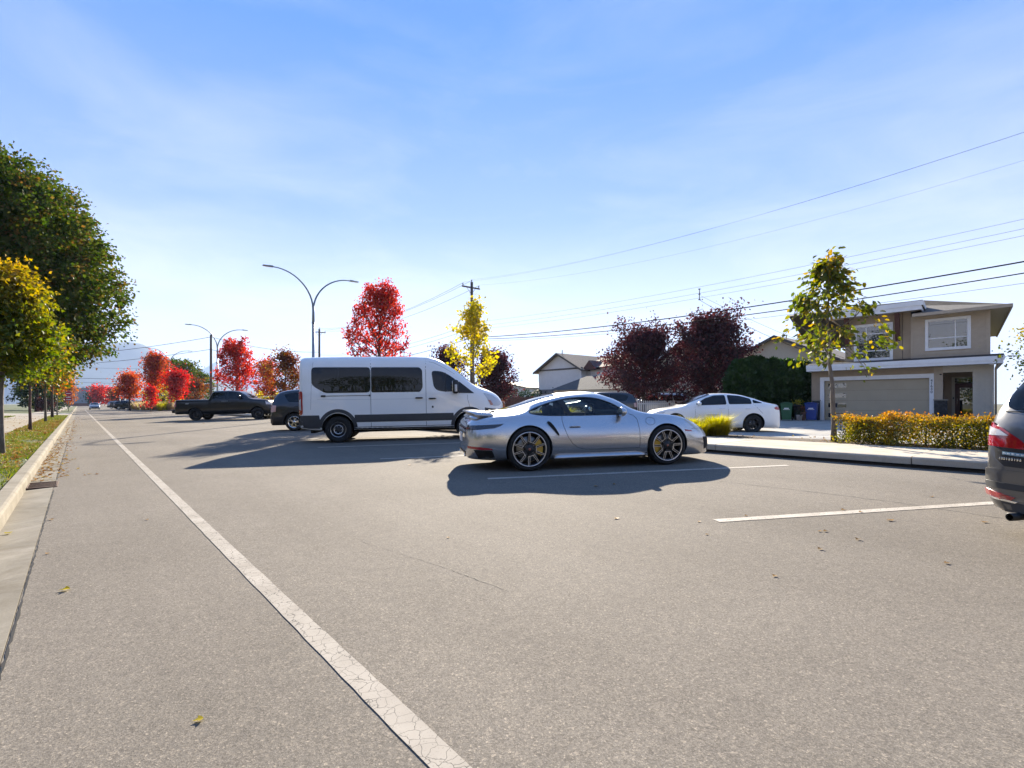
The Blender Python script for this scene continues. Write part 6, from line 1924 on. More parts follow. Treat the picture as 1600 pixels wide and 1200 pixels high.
def grass_clump(label, loc, H, R, n, seed, mat, group, name='ornamental_grass', w=.012):
    rs = np.random.RandomState(seed)
    t = thing(name, label, 'ornamental grass', loc, 0, group)
    a = rs.rand(n) * 6.283; r0 = R * .45 * rs.rand(n) ** .5
    b0 = np.stack([np.cos(a) * r0, np.sin(a) * r0, np.zeros(n) - .02], 1)
    a2 = a + rs.normal(size=n) * .6
    out = (R * (.25 + .85 * rs.rand(n)))[:, None] * np.stack([np.cos(a2), np.sin(a2), np.zeros(n)], 1)
    h = (H * (.35 + .75 * rs.rand(n)))
    mid = b0 + out * .35; mid[:, 2] = h * .68
    tip = b0 + out; tip[:, 2] = h * (.72 + .3 * rs.rand(n))
    side = np.stack([-np.sin(a2), np.cos(a2), np.zeros(n)], 1) * w
    V = np.stack([b0 - side, b0 + side, mid + side * .9, mid - side * .9, tip], 1).reshape(-1, 3)
    F = (np.array([(0, 1, 2), (0, 2, 3), (3, 2, 4)])[None] + (np.arange(n) * 5)[:, None, None]).reshape(-1, 3)
    link_mesh('blades', np_mesh('blades', V, F, mat), t)
    return t
rg = random.Random(9)
gl = ['broad yellow green grass clump at the end of the bed nearest the tree', 'bushy yellow grass clump just beyond the coupe nose', 'pale yellow grass clump before the saloon door', 'yellow grass clump before the saloon bonnet',
      'yellow grass clump seen over the bonnet of the coupe', 'yellow grass clump seen past the coupe windscreen', 'yellow grass clump seen through the coupe side window', 'yellow grass clump hidden mostly behind the coupe roof']
for i in range(8):
    grass_clump(gl[i], RS(6.75 + i * .95, 12.75 + rg.uniform(-.25, .25), KZ - .01), rg.uniform(.50, .80), rg.uniform(.5, .75), 1500, 110 + i, L_grass, 'yellow grasses in the planting strip', w=.006)
for i in range(3):
    grass_clump(['low yellow grass tuft in front of the bushy clumps, first along', 'low yellow grass tuft beside the coupe headlight', 'low yellow grass tuft at the kerb behind the coupe mirror'][i], RS(7.0 + i * 1.5, 12.25, KZ), .42, .45, 700, 130 + i, L_grass, 'yellow grasses in the planting strip', w=.008)
# far island of tan grasses
k = 0
for i in range(26):
    t_ = 86 + (i % 13) * 1.9; s_ = 7.2 + (i // 13) * 1.9 + (max(0, 92 - t_) * .25)
    grass_clump('tan feathery grass tuft on the far traffic island', RS(t_, s_, .32), rg.uniform(1.2, 1.6), .8, 130, 140 + i, L_tan if i % 5 else L_grass, 'tan grasses on the far island', w=.035)

# ---- turf, fallen leaves
def blades(name, t0, t1, s0, s1, n, h, seed, mat, w=.006, zf=None):
    rs = np.random.RandomState(seed)
    t = t0 + (t1 - t0) * rs.rand(n) ** 1.6; s = s0 + (s1 - s0) * rs.rand(n)
    # worn patches stay thin
    keep = (np.sin(t * 1.9 + s * 2.3) + np.sin(t * .7 - s * 3.1) + rs.normal(size=n) * .7) > -.75
    t = t[keep]; s = s[keep]; n = len(t)
    x = t * DV.x + s * NV.x; y = t * DV.y + s * NV.y
    z = np.interp(s, [-2.0, -1.3, -.74], [.135, .15, .118]) if zf is None else zf(s)
    a = rs.rand(n) * 6.283; hh = h * (.5 + rs.rand(n)); wd = w * (1 + (t - t0) * .05)
    dx = np.cos(a); dy = np.sin(a); ln = rs.normal(size=(n, 2)) * .45
    b = np.stack([x, y, z - .004], 1); sd = np.stack([dx * wd, dy * wd, np.zeros(n)], 1)
    tip = b + np.stack([ln[:, 0] * hh, ln[:, 1] * hh, hh], 1)
    V = np.stack([b - sd, b + sd, tip], 1).reshape(-1, 3); F = np.arange(3 * n).reshape(-1, 3)
    o = link_mesh(name, np_mesh(name, V, F, mat)); o['kind'] = 'stuff'
    return o
blades('grass', -3, 64, -1.98, -.76, 85000, .045, 201, L_turf)
blades('grass', 12, 64, -12, -4.25, 30000, .06, 202, L_turf, .014, lambda s: np.interp(s, [-12, -4.2], [.25, .13]))

def litter(name, pts, size, seed, mat=L_litter):
    rs = np.random.RandomState(seed)
    P = np.array(pts, float); n = len(P)
    a = rs.rand(n) * 6.283
    T, FF = LEAF_MAPLE
    T = T - np.array([0, .45, 0])
    ca, sa = np.cos(a), np.sin(a)
    s = size * (.5 + rs.rand(n)); cu = rs.rand(n) * .9
    X = (T[None, :, 0] * ca[:, None] - T[None, :, 1] * sa[:, None]) * s[:, None] + P[:, 0:1]
    Y = (T[None, :, 0] * sa[:, None] + T[None, :, 1] * ca[:, None]) * s[:, None] + P[:, 1:2]
    Z = (np.abs(T[None, :, 0]) * cu[:, None] * 1.2 + .04) * s[:, None] + P[:, 2:3]
    V = np.stack([X, Y, Z], 2).reshape(-1, 3)
    F = (np.array(FF)[None] + (np.arange(n) * len(T))[:, None, None]).reshape(-1, 3)
    o = link_mesh(name, np_mesh(name, V, F, mat)); o['kind'] = 'stuff'
    return o
rs_ = np.random.RandomState(77)
pts = []
for k in range(900):                              # drift in the gutter and below the kerb
    t_ = 11 + rs_.exponential(16); s_ = -.57 + abs(rs_.normal()) * .22 + .012 * max(0, t_ - 15) * rs_.rand()
    if t_ < 60: pts.append(tuple(RS(t_, s_, (RZ(s_) if s_ > -.28 else -.014) + .004)))
litter('gutter_leaves', pts, .045, 78)
pts = []
for k in range(2600):                             # on the verge under the trees
    c = [15, 28.4, 34, 41][rs_.randint(4)]; t_ = c + rs_.normal() * 3.2; s_ = rs_.uniform(-1.98, -.77)
    pts.append(tuple(RS(t_, s_, .165)))
for k in range(250):
    t_ = rs_.uniform(14, 60); s_ = rs_.uniform(-4.1, -2.05); pts.append(tuple(RS(t_, s_, .156)))
litter('verge_leaves', pts, .06, 79)
pts = []
for k in range(700):
    t_ = rs_.uniform(-4, 20); s_ = rs_.uniform(12.02, 13.6); pts.append(tuple(RS(t_, s_, KZ + .02)))
litter('mulch_leaves', pts, .045, 80)
# single leaves lying on the carriageway
leaf_px = [(14, 833, L_yellow, .075), (101, 922, L_yellow, .065), (80, 812, L_litter, .06), (963, 810, L_litter, .06), (1281, 858, L_litter, .05), (1318, 797, L_litter, .06), (1390, 813, L_litter, .075), (1340, 843, L_litter, .05), (1290, 830, L_litter, .045),
           (1455, 776, L_litter, .05), (1538, 816, L_litter, .06), (1166, 806, L_litter, .04), (1092, 815, L_litter, .04), (931, 760, L_litter, .075), (960, 757, L_litter, .06), (640, 727, L_litter, .08), (318, 662, L_litter, .16), (1345, 800, L_litter, .04),
           (1280, 830, L_litter, .04), (310, 1125, L_yellow, .04), (230, 812, L_litter, .04), (75, 865, L_litter, .04), (1360, 730, L_litter, .05), (1105, 835, L_litter, .035), (700, 840, L_litter, .035), (1210, 900, L_litter, .04), (1480, 880, L_litter, .045)]
for i, (px, py, mt, sz) in enumerate(leaf_px):
    p = G(px, py, .004)
    mb = MB()
    T, FF = LEAF_MAPLE
    a = i * 2.1; cu = .3 + .6 * ((i * 37) % 10) / 10
    vs = [((v[0] * math.cos(a) - (v[1] - .45) * math.sin(a)) * sz * .95, (v[0] * math.sin(a) + (v[1] - .45) * math.cos(a)) * sz * .95, (abs(v[0]) * cu * .6 + .05 + .1 * (v[1] - .4) ** 2) * sz * .95) for v in T]
    mb.add(vs, FF); o = mb.build('fallen_leaf', mt, None, p)
    if mt is L_yellow:
        tag(o, {0: 'pale yellow leaf in the concrete gutter at the left picture edge', 1: 'yellow leaf lying on the asphalt just right of the gutter crack'}.get(i, 'small yellow leaf near the bottom of the picture left of the lane line'), 'leaf')
    else:
        tag(o, 'curled dry brown leaf lying on the asphalt', 'leaf', 'dry leaves on the road')

# ------------------------------------------------------------------ houses
M_stucco = basic('taupe_stucco', (0.36, 0.278, 0.195), 0.9, var=0.07, vscale=4, bmp=0.25, bscale=90)
M_siding = basic('taupe_siding', (0.43, 0.35, 0.26), 0.75, var=0.06, vscale=5)
M_pale_st = basic('pale_stucco', (0.50, 0.45, 0.37), 0.9, var=0.05, bmp=0.2, bscale=90)
M_trim = basic('white_trim', (0.78, 0.775, 0.77), 0.55, var=0.05, vscale=3)
M_beam = basic('stained_beam', (0.075, 0.024, 0.016), 0.6, var=0.2)
M_shing = ground_mat('roof_shingle', [(0.3, (0.075, 0.068, 0.062)), (0.7, (0.125, 0.115, 0.105))], 5.0, 0.9, 0.3)
M_shingb = ground_mat('brown_shingle', [(0.3, (0.16, 0.125, 0.10)), (0.7, (0.24, 0.19, 0.15))], 4.0, 0.9, 0.3)
M_stone = concrete_mat('stone_veneer', (0.045, 0.045, 0.047), (0.085, 0.083, 0.083), 6.0)
M_soffit = basic('soffit_board', (0.50, 0.44, 0.34), 0.7, var=0.05)
M_gdoor = basic('garage_door_paint', (0.40, 0.335, 0.235), 0.55, var=0.04, vscale=2)
M_flash = basic('black_flashing', (0.02, 0.02, 0.022), 0.5)
M_winr = dark_glass('house_glass', (0.02, 0.025, 0.028))
M_winr.node_tree.nodes['Principled BSDF'].inputs['IOR'].default_value = 2.5
M_vinyl = basic('white_vinyl', (0.66, 0.65, 0.63), 0.6, var=0.05, vscale=2)
M_cream = basic('cream_stucco', (0.56, 0.48, 0.36), 0.9, var=0.06)

HZ = ROAD_A - rad(90)           # local x runs along the street (to the right), local y away from it
HGZ = 0.34                      # level of the drive at the garage
house = thing('modern_house', 'modern taupe two storey house with wide garage door and white roof bands', 'house', RS(10.9, 30.9, 0), HZ)

def hbox(name, x0, x1, y0, y1, z0, z1, mat, parent=None, bev=0):
    mb = MB()
    c = ((x0 + x1) / 2, (y0 + y1) / 2, (z0 + z1) / 2); s = (x1 - x0, y1 - y0, z1 - z0)
    (mb.bbox(c, s, bev) if bev else mb.box(c, s))
    return mb.build(name, mat, parent if parent is not None else house)

def wall_with_holes(name, x0, x1, z0, z1, y, th, holes, mat, parent):
    """front wall slab built round its openings"""
    mb = MB()
    xs = sorted(set([x0, x1] + [h[0] for h in holes] + [h[1] for h in holes]))
    for a, b in zip(xs[:-1], xs[1:]):
        zz = [(h[2], h[3]) for h in holes if h[0] <= a + 1e-6 and h[1] >= b - 1e-6]
        zz.sort(); cur = z0
        for p, q in zz:
            if p > cur + 1e-6: mb.box(((a + b) / 2, y + th / 2, (cur + p) / 2), (b - a, th, p - cur))
            cur = q
        if cur < z1 - 1e-6: mb.box(((a + b) / 2, y + th / 2, (cur + z1) / 2), (b - a, th, z1 - cur))
    return mb.build(name, mat, parent)

def laps(name, x0, x1, z0, z1, y, mat, parent, holes=(), step=.15):
    """overlapping boards, each tilted out at its foot"""
    mb = MB(); n = int((z1 - z0) / step)
    for i in range(n):
        a, b = z0 + i * step, min(z1, z0 + (i + 1) * step + .01)
        segs = [(x0, x1)]
        for h in holes:
            if h[2] < b - .02 and h[3] > a + .02:
                ns = []
                for p, q in segs:
                    if h[0] > p: ns.append((p, min(q, h[0])))
                    if h[1] < q: ns.append((max(p, h[1]), q))
                segs = ns
        for p, q in segs:
            if q - p < .01: continue
            vs = [(p, y - .028, a), (q, y - .028, a), (q, y - .008, b), (p, y - .008, b), (p, y, a), (q, y, a), (q, y, b), (p, y, b)]
            mb.add(vs, [(0, 1, 2, 3), (4, 7, 6, 5), (0, 4, 5, 1), (3, 2, 6, 7), (0, 3, 7, 4), (1, 5, 6, 2)])
    o = mb.build(name, mat, parent); o['kind'] = 'stuff'
    return o

def window(parent, x0, x1, z0, z1, y, cols, rows, trim=.11, glass=None, tw=None, matf=None):
    """outer casing, frame bars and one pane per light. cols/rows: split fractions; tw: list of (col,row-splits)"""
    F = matf or M_trim
    mb = MB()
    mb.box(((x0 + x1) / 2, y - .025, z1 - trim / 2), (x1 - x0, .05, trim)); mb.box(((x0 + x1) / 2, y - .025, z0 + trim / 2), (x1 - x0, .05, trim))
    mb.box((x0 + trim / 2, y - .025, (z0 + z1) / 2), (trim, .05, z1 - z0 - 2 * trim)); mb.box((x1 - trim / 2, y - .025, (z0 + z1) / 2), (trim, .05, z1 - z0 - 2 * trim))
    fr = mb.build('window', F, parent)
    ix0, ix1, iz0, iz1 = x0 + trim, x1 - trim, z0 + trim, z1 - trim
    bars = MB(); pw = .045
    cx = [0] + list(cols) + [1]
    for i in range(len(cx) - 1):
        a = ix0 + (ix1 - ix0) * cx[i]; b = ix0 + (ix1 - ix0) * cx[i + 1]
        rr = [0] + list(rows[i] if isinstance(rows[0], (list, tuple)) else rows) + [1]
        for j in range(len(rr) - 1):
            p = iz0 + (iz1 - iz0) * rr[j]; q = iz0 + (iz1 - iz0) * rr[j + 1]
            pm = MB(); pm.box(((a + b) / 2, y + .03, (p + q) / 2), (b - a - pw * .8, .012, q - p - pw * .8)); pm.build('pane', glass or M_winr, fr)
            for (u0, u1, v0, v1) in ((a, b, p, p + pw / 2), (a, b, q - pw / 2, q), (a, a + pw / 2, p + pw / 2, q - pw / 2), (b - pw / 2, b, p + pw / 2, q - pw / 2)):
                bars.box(((u0 + u1) / 2, y + .018, (v0 + v1) / 2), (u1 - u0, .036, v1 - v0))
    bars.build('sash', F, fr)
    return fr

D = 12.0
# lower storey
wall_with_holes('garage_wall', 0, 5.63, HGZ, 2.98, 0, .25, [(.63, 5.13, HGZ, 2.46)], M_stucco, house)
hbox('side_wall', 0, .25, .25, D, HGZ, 2.98, M_stucco); hbox('side_wall', 7.14, 7.39, .25, D, HGZ, 2.98, M_stucco)
hbox('rear_wall', .25, 7.14, D - .25, D, HGZ, 2.98, M_stucco)
hbox('porch_wall', 5.38, 5.63, .25, 1.85, HGZ, 2.98, M_stucco)
hbox('porch_pier', 6.68, 7.39, 0, .25, HGZ, 2.98, M_pale_st)
hbox('porch_beam', 5.63, 6.68, -.01, .24, 2.68, 2.98, M_pale_st)
wall_with_holes('door_wall', 5.63, 7.14, HGZ, 2.98, 1.6, .2, [(5.93, 6.98, HGZ, 2.52)], M_stucco, house)
hbox('porch_step', 5.65, 7.1, .0, 1.6, HGZ, HGZ + .12, M_drive)
laps('siding', 5.30, 5.63, 1.43, 2.96, 0, M_siding, house)
for xb in (6.86, 7.04, 7.22):
    hbox('batten', xb, xb + .04, -.02, 0, HGZ, 2.97, M_pale_st)
# garage door: four sections, each with a slot window at its left end
gd = hbox('garage_door', .63, 5.13, .16, .20, HGZ, 2.46, M_gapm)
for i in range(4):
    z0 = HGZ + .01 + i * .5275
    p = wall_with_holes('door_panel', .64, 5.12, z0, z0 + .5215, .115, .045, [(.80, 1.66, z0 + .15, z0 + .38)], M_gdoor, gd)
    m = MB(); m.box((1.23, .145, z0 + .265), (.86, .01, .23)); m.build('door_window', M_winr, gd)
hbox('door_trim', .43, .63, -.03, .115, HGZ, 2.46, M_trim); hbox('door_trim', 5.13, 5.30, -.03, .115, HGZ, 2.46, M_trim)
hbox('door_trim', .43, 5.30, -.035, .115, 2.46, 2.66, M_trim)
def stone_pier(x0, x1):
    p = hbox('stone_pier', x0, x1, -.14, 0, HGZ, 1.38, M_stone)
    rg = random.Random(int(x0 * 10))
    mb = MB(); z = HGZ + .01
    while z < 1.34:
        h = rg.uniform(.055, .10); x = x0 + .005
        while x < x1 - .02:
            w = min(rg.uniform(.14, .30), x1 - .005 - x)
            mb.bbox((x + w / 2, -.15 - rg.uniform(0, .015), z + h / 2), (w - .008, .03, h - .008), .006); x += w
        z += h
    o = mb.build('stone_facing', M_stone, p); o['kind'] = 'stuff'
    hbox('cap_stone', x0 - .03, x1 + .03, -.19, .0, 1.382, 1.43, M_kerb, house)
stone_pier(.06, .43); stone_pier(5.31, 5.80)
# house number down the right hand trim
for i, ch in enumerate('41640'):
    cu = bpy.data.curves.new('digit', 'FONT'); cu.body = ch; cu.size = .17; cu.extrude = .006; cu.align_x = 'CENTER'
    ob = bpy.data.objects.new('digit', cu); COL.objects.link(ob)
    dg = bpy.context.evaluated_depsgraph_get(); me = bpy.data.meshes.new_from_object(ob.evaluated_get(dg), depsgraph=dg)
    bpy.data.objects.remove(ob)
    me.transform(Matrix.Translation((5.215, -.042, 2.27 - i * .135)) @ Matrix.Rotation(rad(90), 4, 'X'))
    me.materials.clear(); me.materials.append(M_blackp)
    link_mesh('house_digit', me, house)
# front door
fd = hbox('front_door', 6.05, 6.90, 1.66, 1.70, HGZ + .13, 2.20, M_beam)
m = MB(); m.box((6.48, 1.655, 1.35), (.50, .012, 1.3)); m.build('door_glass', M_winr, fd)
m = MB(); m.tube([(6.13, 1.62, 1.12), (6.13, 1.60, 1.25), (6.13, 1.60, 1.40), (6.13, 1.62, 1.5)], .014, 8); m.build('handle', M_chrome, fd)
m = MB(); m.box((6.475, 1.67, 2.36), (.85, .03, .22)); m.build('transom', M_winr, fd)
hbox('door_frame', 5.93, 6.05, 1.57, 1.7, HGZ, 2.52, M_pale_st); hbox('door_frame', 6.90, 6.98, 1.57, 1.7, HGZ, 2.52, M_pale_st); hbox('door_frame', 6.05, 6.90, 1.57, 1.7, 2.47, 2.52, M_pale_st)
m = MB(); m.bbox((5.99, 1.56, 1.5), (.05, .03, .09), .01); m.build('door_bell', M_blackp, house)
m = MB(); m.lathe([(0, 0), (.035, 0), (.035, -.05), (0, -.05)], 14, 0, 'z', Matrix.Translation((5.55, -.10, 2.62))); m.build('porch_lamp', M_dgrey, house)
# band roof between the storeys: fascia in two steps, sloping cover
hbox('fascia', -.12, 7.70, -.74, -.70, 3.10, 3.29, M_trim); hbox('fascia', -.10, 7.66, -.715, -.68, 2.97, 3.098, M_trim)
hbox('fascia', 7.62, 7.66, -.68, D * .4, 2.97, 3.27, M_trim); hbox('fascia', -.12, -.08, -.70, 3.0, 2.97, 3.27, M_trim)
hbox('soffit', -.08, 7.62, -.68, 0.0, 2.985, 3.02, M_soffit)
mb = MB(); mb.add([(-.12, -.72, 3.293), (7.70, -.72, 3.293), (7.70, .06, 3.44), (-.12, .06, 3.44), (-.12, -.72, 3.24), (7.70, -.72, 3.24), (7.70, .06, 3.24), (-.12, .06, 3.24)],
    [(0, 1, 2, 3), (4, 7, 6, 5), (0, 4, 5, 1), (1, 5, 6, 2), (2, 6, 7, 3), (3, 7, 4, 0)]); mb.build('band_roof', M_flash, house)
mb = MB(); mb.add([(-.10, 0.06, 3.43), (1.62, .06, 3.43), (1.62, D, 3.43), (-.10, D, 3.43), (-.10, .06, 3.0), (1.62, .06, 3.0), (1.62, D, 3.0), (-.10, D, 3.0)],
    [(0, 1, 2, 3), (4, 7, 6, 5), (0, 4, 5, 1), (1, 5, 6, 2), (2, 6, 7, 3), (3, 7, 4, 0)]); mb.build('garage_roof', M_shing, house)
# upper storey
W1 = (2.02, 3.70, 3.42, 5.30); W2 = (4.97, 6.62, 3.74, 5.24)
wall_with_holes('upper_wall', 1.62, 4.42, 3.02, 5.70, 0.06, .2, [(W1[0] + .08, W1[1] - .08, W1[2] + .08, W1[3] - .08)], M_stucco, house)
wall_with_holes('upper_wall', 4.42, 7.25, 3.02, 5.44, 0.03, .2, [(W2[0] + .08, W2[1] - .08, W2[2] + .08, W2[3] - .08)], M_siding, house)
laps('siding', 4.50, 7.12, 3.40, 5.43, .03, M_siding, house, [W2])
hbox('corner_board', 4.42, 4.50, -.005, .03, 3.36, 5.44, M_siding); hbox('corner_board', 7.12, 7.27, -.005, .03, 3.36, 5.44, M_siding)
hbox('upper_side_wall', 1.62, 1.82, .26, D, 3.02, 5.70, M_stucco); hbox('upper_side_wall', 7.05, 7.25, .23, D, 3.02, 5.44, M_siding)
hbox('upper_rear_wall', 1.82, 7.05, D - .2, D, 3.02, 5.44, M_siding)
for xs_ in (2.62, 3.98): pass
hbox('reveal_joint', 4.08, 4.095, .052, .06, 3.4, 5.68, M_gapm)
window(house, *W1, .06, [.30], [[.20, .78], [.24, .76]])
window(house, *W2, .03, [.70], [.36])
for xb in (1.74, 3.90):
    mb = MB(); w = .10
    vs = [(xb - w, -.50, 5.64), (xb + w, -.50, 5.64), (xb + w, -.20, 5.64), (xb - w, -.20, 5.64), (xb - w, -.08, 4.34), (xb + w, -.08, 4.34), (xb + w, .05, 4.34), (xb - w, .05, 4.34)]
    mb.add(vs, [(0, 3, 2, 1), (4, 5, 6, 7), (0, 1, 5, 4), (1, 2, 6, 5), (2, 3, 7, 6), (3, 0, 4, 7)]); mb.build('roof_bracket', M_beam, house)
# shed roof over the left bay, tipped slightly up to the street
mb = MB()
mb.add([(.82, -.72, 6.10), (4.92, -.72, 6.10), (4.92, 5.0, 5.98), (.82, 5.0, 5.98), (.82, -.72, 5.98), (4.92, -.72, 5.98), (4.92, 5.0, 5.86), (.82, 5.0, 5.86)],
       [(0, 1, 2, 3), (4, 7, 6, 5), (0, 4, 5, 1), (1, 5, 6, 2), (2, 6, 7, 3), (3, 7, 4, 0)]); mb.build('shed_roof', M_flash, house)
hbox('fascia', .80, 4.94, -.76, -.722, 5.86, 6.07, M_trim); hbox('fascia', .86, 4.86, -.73, -.69, 5.66, 5.858, M_trim)
hbox('fascia', 4.922, 4.96, -.72, 4.9, 5.84, 6.05, M_trim); hbox('fascia', 4.84, 4.88, -.69, 4.8, 5.66, 5.838, M_trim)
hbox('fascia', .78, .818, -.72, 4.9, 5.84, 6.05, M_trim)
hbox('soffit', .86, 4.84, -.69, .06, 5.70, 5.74, M_soffit)
# hipped main roof
ex0, ex1, ey0, ey1, ez = 4.55, 7.90, -.62, D + .6, 5.47
pk = .27; rw = (ey1 - ey0) / 2
mb = MB()
cxm = 1.0
hx = ex1 - rw; hz_ = ez + rw * pk; ym = (ey0 + ey1) / 2
V = [(ex0, ey0, ez), (ex1, ey0, ez), (ex1, ey1, ez), (hx - 4, ey1, ez), (hx, ym, hz_), (hx - 4, ym, hz_), (ex0, 5.2, ez + (5.2 - ey0) * pk), (hx - 4, 5.2, ez + (5.2 - ey0) * pk)]
F = [(0, 1, 4, 6), (1, 2, 4), (2, 3, 5, 4), (6, 4, 5, 7)]
mb.add(V, F); mb.build('hip_roof', M_shing, house)
hbox('gutter', ex0 - .05, ex1 + .02, ey0 - .06, ey0, ez - .12, ez + .02, M_siding); hbox('gutter', ex1, ex1 + .06, ey0, ey1, ez - .12, ez + .02, M_siding)
hbox('eave_soffit', ex0, ex1, ey0, .03, ez - .06, ez - .03, M_soffit); hbox('eave_soffit', 7.25, ex1, .03, ey1, ez - .06, ez - .03, M_soffit)
mb = MB(); mb.tube([(7.55, -.62, 3.0), (7.46, -.25, 2.88), (7.44, -.06, 2.78), (7.44, -.05, HGZ)], .04, 8); mb.build('downpipe', M_siding, house)

# the house stands a little skew to its front: its depth leans with the lot line
for o in house.children_recursive:
    o.data.transform(Matrix(((1, -.147, 0, 0), (0, 1, 0, 0), (0, 0, 1, 0), (0, 0, 0, 1))))

# ---- white gabled house farther along
def gable_house(name, label, t_left, s0, width, depth, z0, eave, ridge, wall, roofm, gz=.4, over=.5):
    h = thing(name, label, 'house', RS(t_left, s0, 0), HZ)
    mb = MB()
    mb.box((width / 2, depth / 2, (gz + eave) / 2), (width, depth, eave - gz))
    mb.build('wall', wall, h)
    mb = MB(); mb.prism([(0, eave), (width, eave), (width / 2, ridge - .12)], 0, depth, 0, None, 'xz'); mb.build('gable', wall, h)
    for sx in (0, 1):
        mb = MB()
        e = (-over if sx == 0 else width + over)
        sl = (ridge - eave) / (width / 2)
        ze = eave - over * sl
        V = [(e, -over, ze), (e, depth + over, ze), (width / 2, depth + over, ridge), (width / 2, -over, ridge)]
        V += [(a, b, c - .14) for a, b, c in V]
        F = [(0, 1, 2, 3), (7, 6, 5, 4), (0, 4, 5, 1), (1, 5, 6, 2), (2, 6, 7, 3), (3, 7, 4, 0)]
        mb.add(V, F); o = mb.build('roof', roofm, h)
        bm = bmesh.new(); bm.from_mesh(o.data); bmesh.ops.recalc_face_normals(bm, faces=bm.faces); bm.to_mesh(o.data); bm.free()
        mb = MB(); a = Vector((e, -over - .03, ze - .08)); b = Vector((width / 2, -over - .03, ridge - .08))
        vs = [a + Vector((0, 0, .10)), b + Vector((0, 0, .10)), b - Vector((0, 0, .12)), a - Vector((0, 0, .12))]
        mb.add(vs + [p + Vector((0, .04, 0)) for p in vs], [(0, 1, 2, 3), (7, 6, 5, 4), (0, 4, 5, 1), (1, 5, 6, 2), (2, 6, 7, 3), (3, 7, 4, 0)]); mb.build('barge_board', M_shing, h)
    return h
wh = gable_house('white_house', 'white gabled two storey house with brown shingle roof behind the coupe', 45.3, 42.6, 6.9, 10.0, .4, 5.25, 7.1, M_vinyl, M_shingb)
laps('siding', 0, 6.9, 2.9, 5.15, 0, M_vinyl, wh, step=.22)
mb = MB(); mb.box((3.45, -.04, 5.22), (7.3, .09, .16)); mb.build('frieze', M_shing, wh)
mb = MB(); mb.add([(-.3, -1.2, 2.45), (6.9, -1.2, 2.45), (6.9, .0, 2.95), (-.3, .0, 2.95)], [(0, 1, 2, 3)]); mb.build('skirt_roof', M_shingb, wh)
mb = MB(); mb.box((3.3, -.6, 1.4), (7.0, .9, 2.0)); mb.build('porch_front', M_vinyl, wh)
# side wing with window, low garage with hipped roof
mb = MB(); mb.box((9.6, 5.4, 2.8), (5.4, 9.0, 4.9)); mb.build('wing_wall', M_vinyl, wh)
mb = MB(); mb.add([(6.5, .3, 5.2), (12.8, .3, 5.2), (12.8, 10.2, 5.2), (6.5, 10.2, 5.2), (6.0, 5.2, 6.9), (10.4, 5.2, 6.9)], [(0, 1, 5, 4), (1, 2, 5), (2, 3, 4, 5)]); mb.build('roof', M_shingb, wh)
window(wh, 7.5, 8.8, 3.3, 4.8, .88, [.5], [.5], .09)
mb = MB(); mb.prism([(6.9, 5.0), (8.9, 5.0), (7.9, 6.0)], .1, 2.2, 0, None, 'xz'); mb.build('dormer', M_beam, wh)
mb = MB(); mb.box((12.0, -2.2, 1.5), (9.5, 5.0, 2.3)); gar = mb.build('garage_wall', M_vinyl, wh)
mb = MB(); mb.add([(6.8, -5.1, 2.6), (17.2, -5.1, 2.6), (17.2, .6, 2.6), (6.8, .6, 2.6), (9.6, -2.2, 4.1), (14.4, -2.2, 4.1)], [(0, 1, 5, 4), (1, 2, 5), (2, 3, 4, 5), (3, 0, 4)]); mb.build('garage_roof', M_shing, wh)
for x in (8.3, 11.4, 14.3):
    mb = MB(); mb.box((x + 1.1, -4.72, 1.35), (2.3, .06, 2.0)); mb.build('garage_door', M_trim, wh)
mb = MB(); mb.tube([(6.92, -.06, 5.1), (6.92, -.06, 2.9)], .05, 6); mb.build('downpipe', M_trim, wh)
mb = MB(); mb.tube([(3.45, .5, 6.95), (3.45, .5, 7.5)], .05, 6); mb.build('vent_pipe', M_shing, wh)
gable_house('beige_house', 'beige house with brown roof showing between the plum tree and the cedar hedge', 23.5, 46.0, 9.0, 10.0, .4, 5.0, 7.1, M_cream, M_shingb)
gable_house('beige_house', 'beige house whose roof ridge peeks just over the tops of the plum trees', 34.0, 50.0, 8.0, 10.0, .4, 5.6, 8.3, M_cream, M_shingb)
gable_house('low_building', 'low white building with shallow roof far off beside the white house', 92, 68.0, 16.0, 12.0, .4, 4.6, 5.9, M_vinyl, M_siding)
# far end of the street
fb = thing('office_block', 'flat roofed grey and brick block closing the far end of the street', 'building', RS(345, -14, 0), HZ)
M_brickd = basic('dull_brick', (0.20, 0.11, 0.085), 0.9, var=0.1)
M_gblue = basic('grey_blue_cladding', (0.20, 0.24, 0.27), 0.6, var=0.08)
mb = MB(); mb.box((-1.5, 10, 4.6), (.1, 22, 9.0)); mb.box((-.0, 10, 9.15), (16.2, 22, .3)); mb.build('parapet', M_gblue, fb)
mb = MB(); mb.box((0, 10, 4.5), (16, 21.9, 9)); mb.build('wall', M_brickd, fb)
mb = MB(); mb.box((4, 8.6, 5.2), (8.2, 21, 7.4)); mb.build('wall', M_gblue, fb)
for i in range(4):
    for j in range(5):
        mb = MB(); mb.box((-8.06, 2.5 + j * 4, 1.6 + i * 2.1), (.1, 2.4, 1.1)); mb.build('window', M_winr, fb)

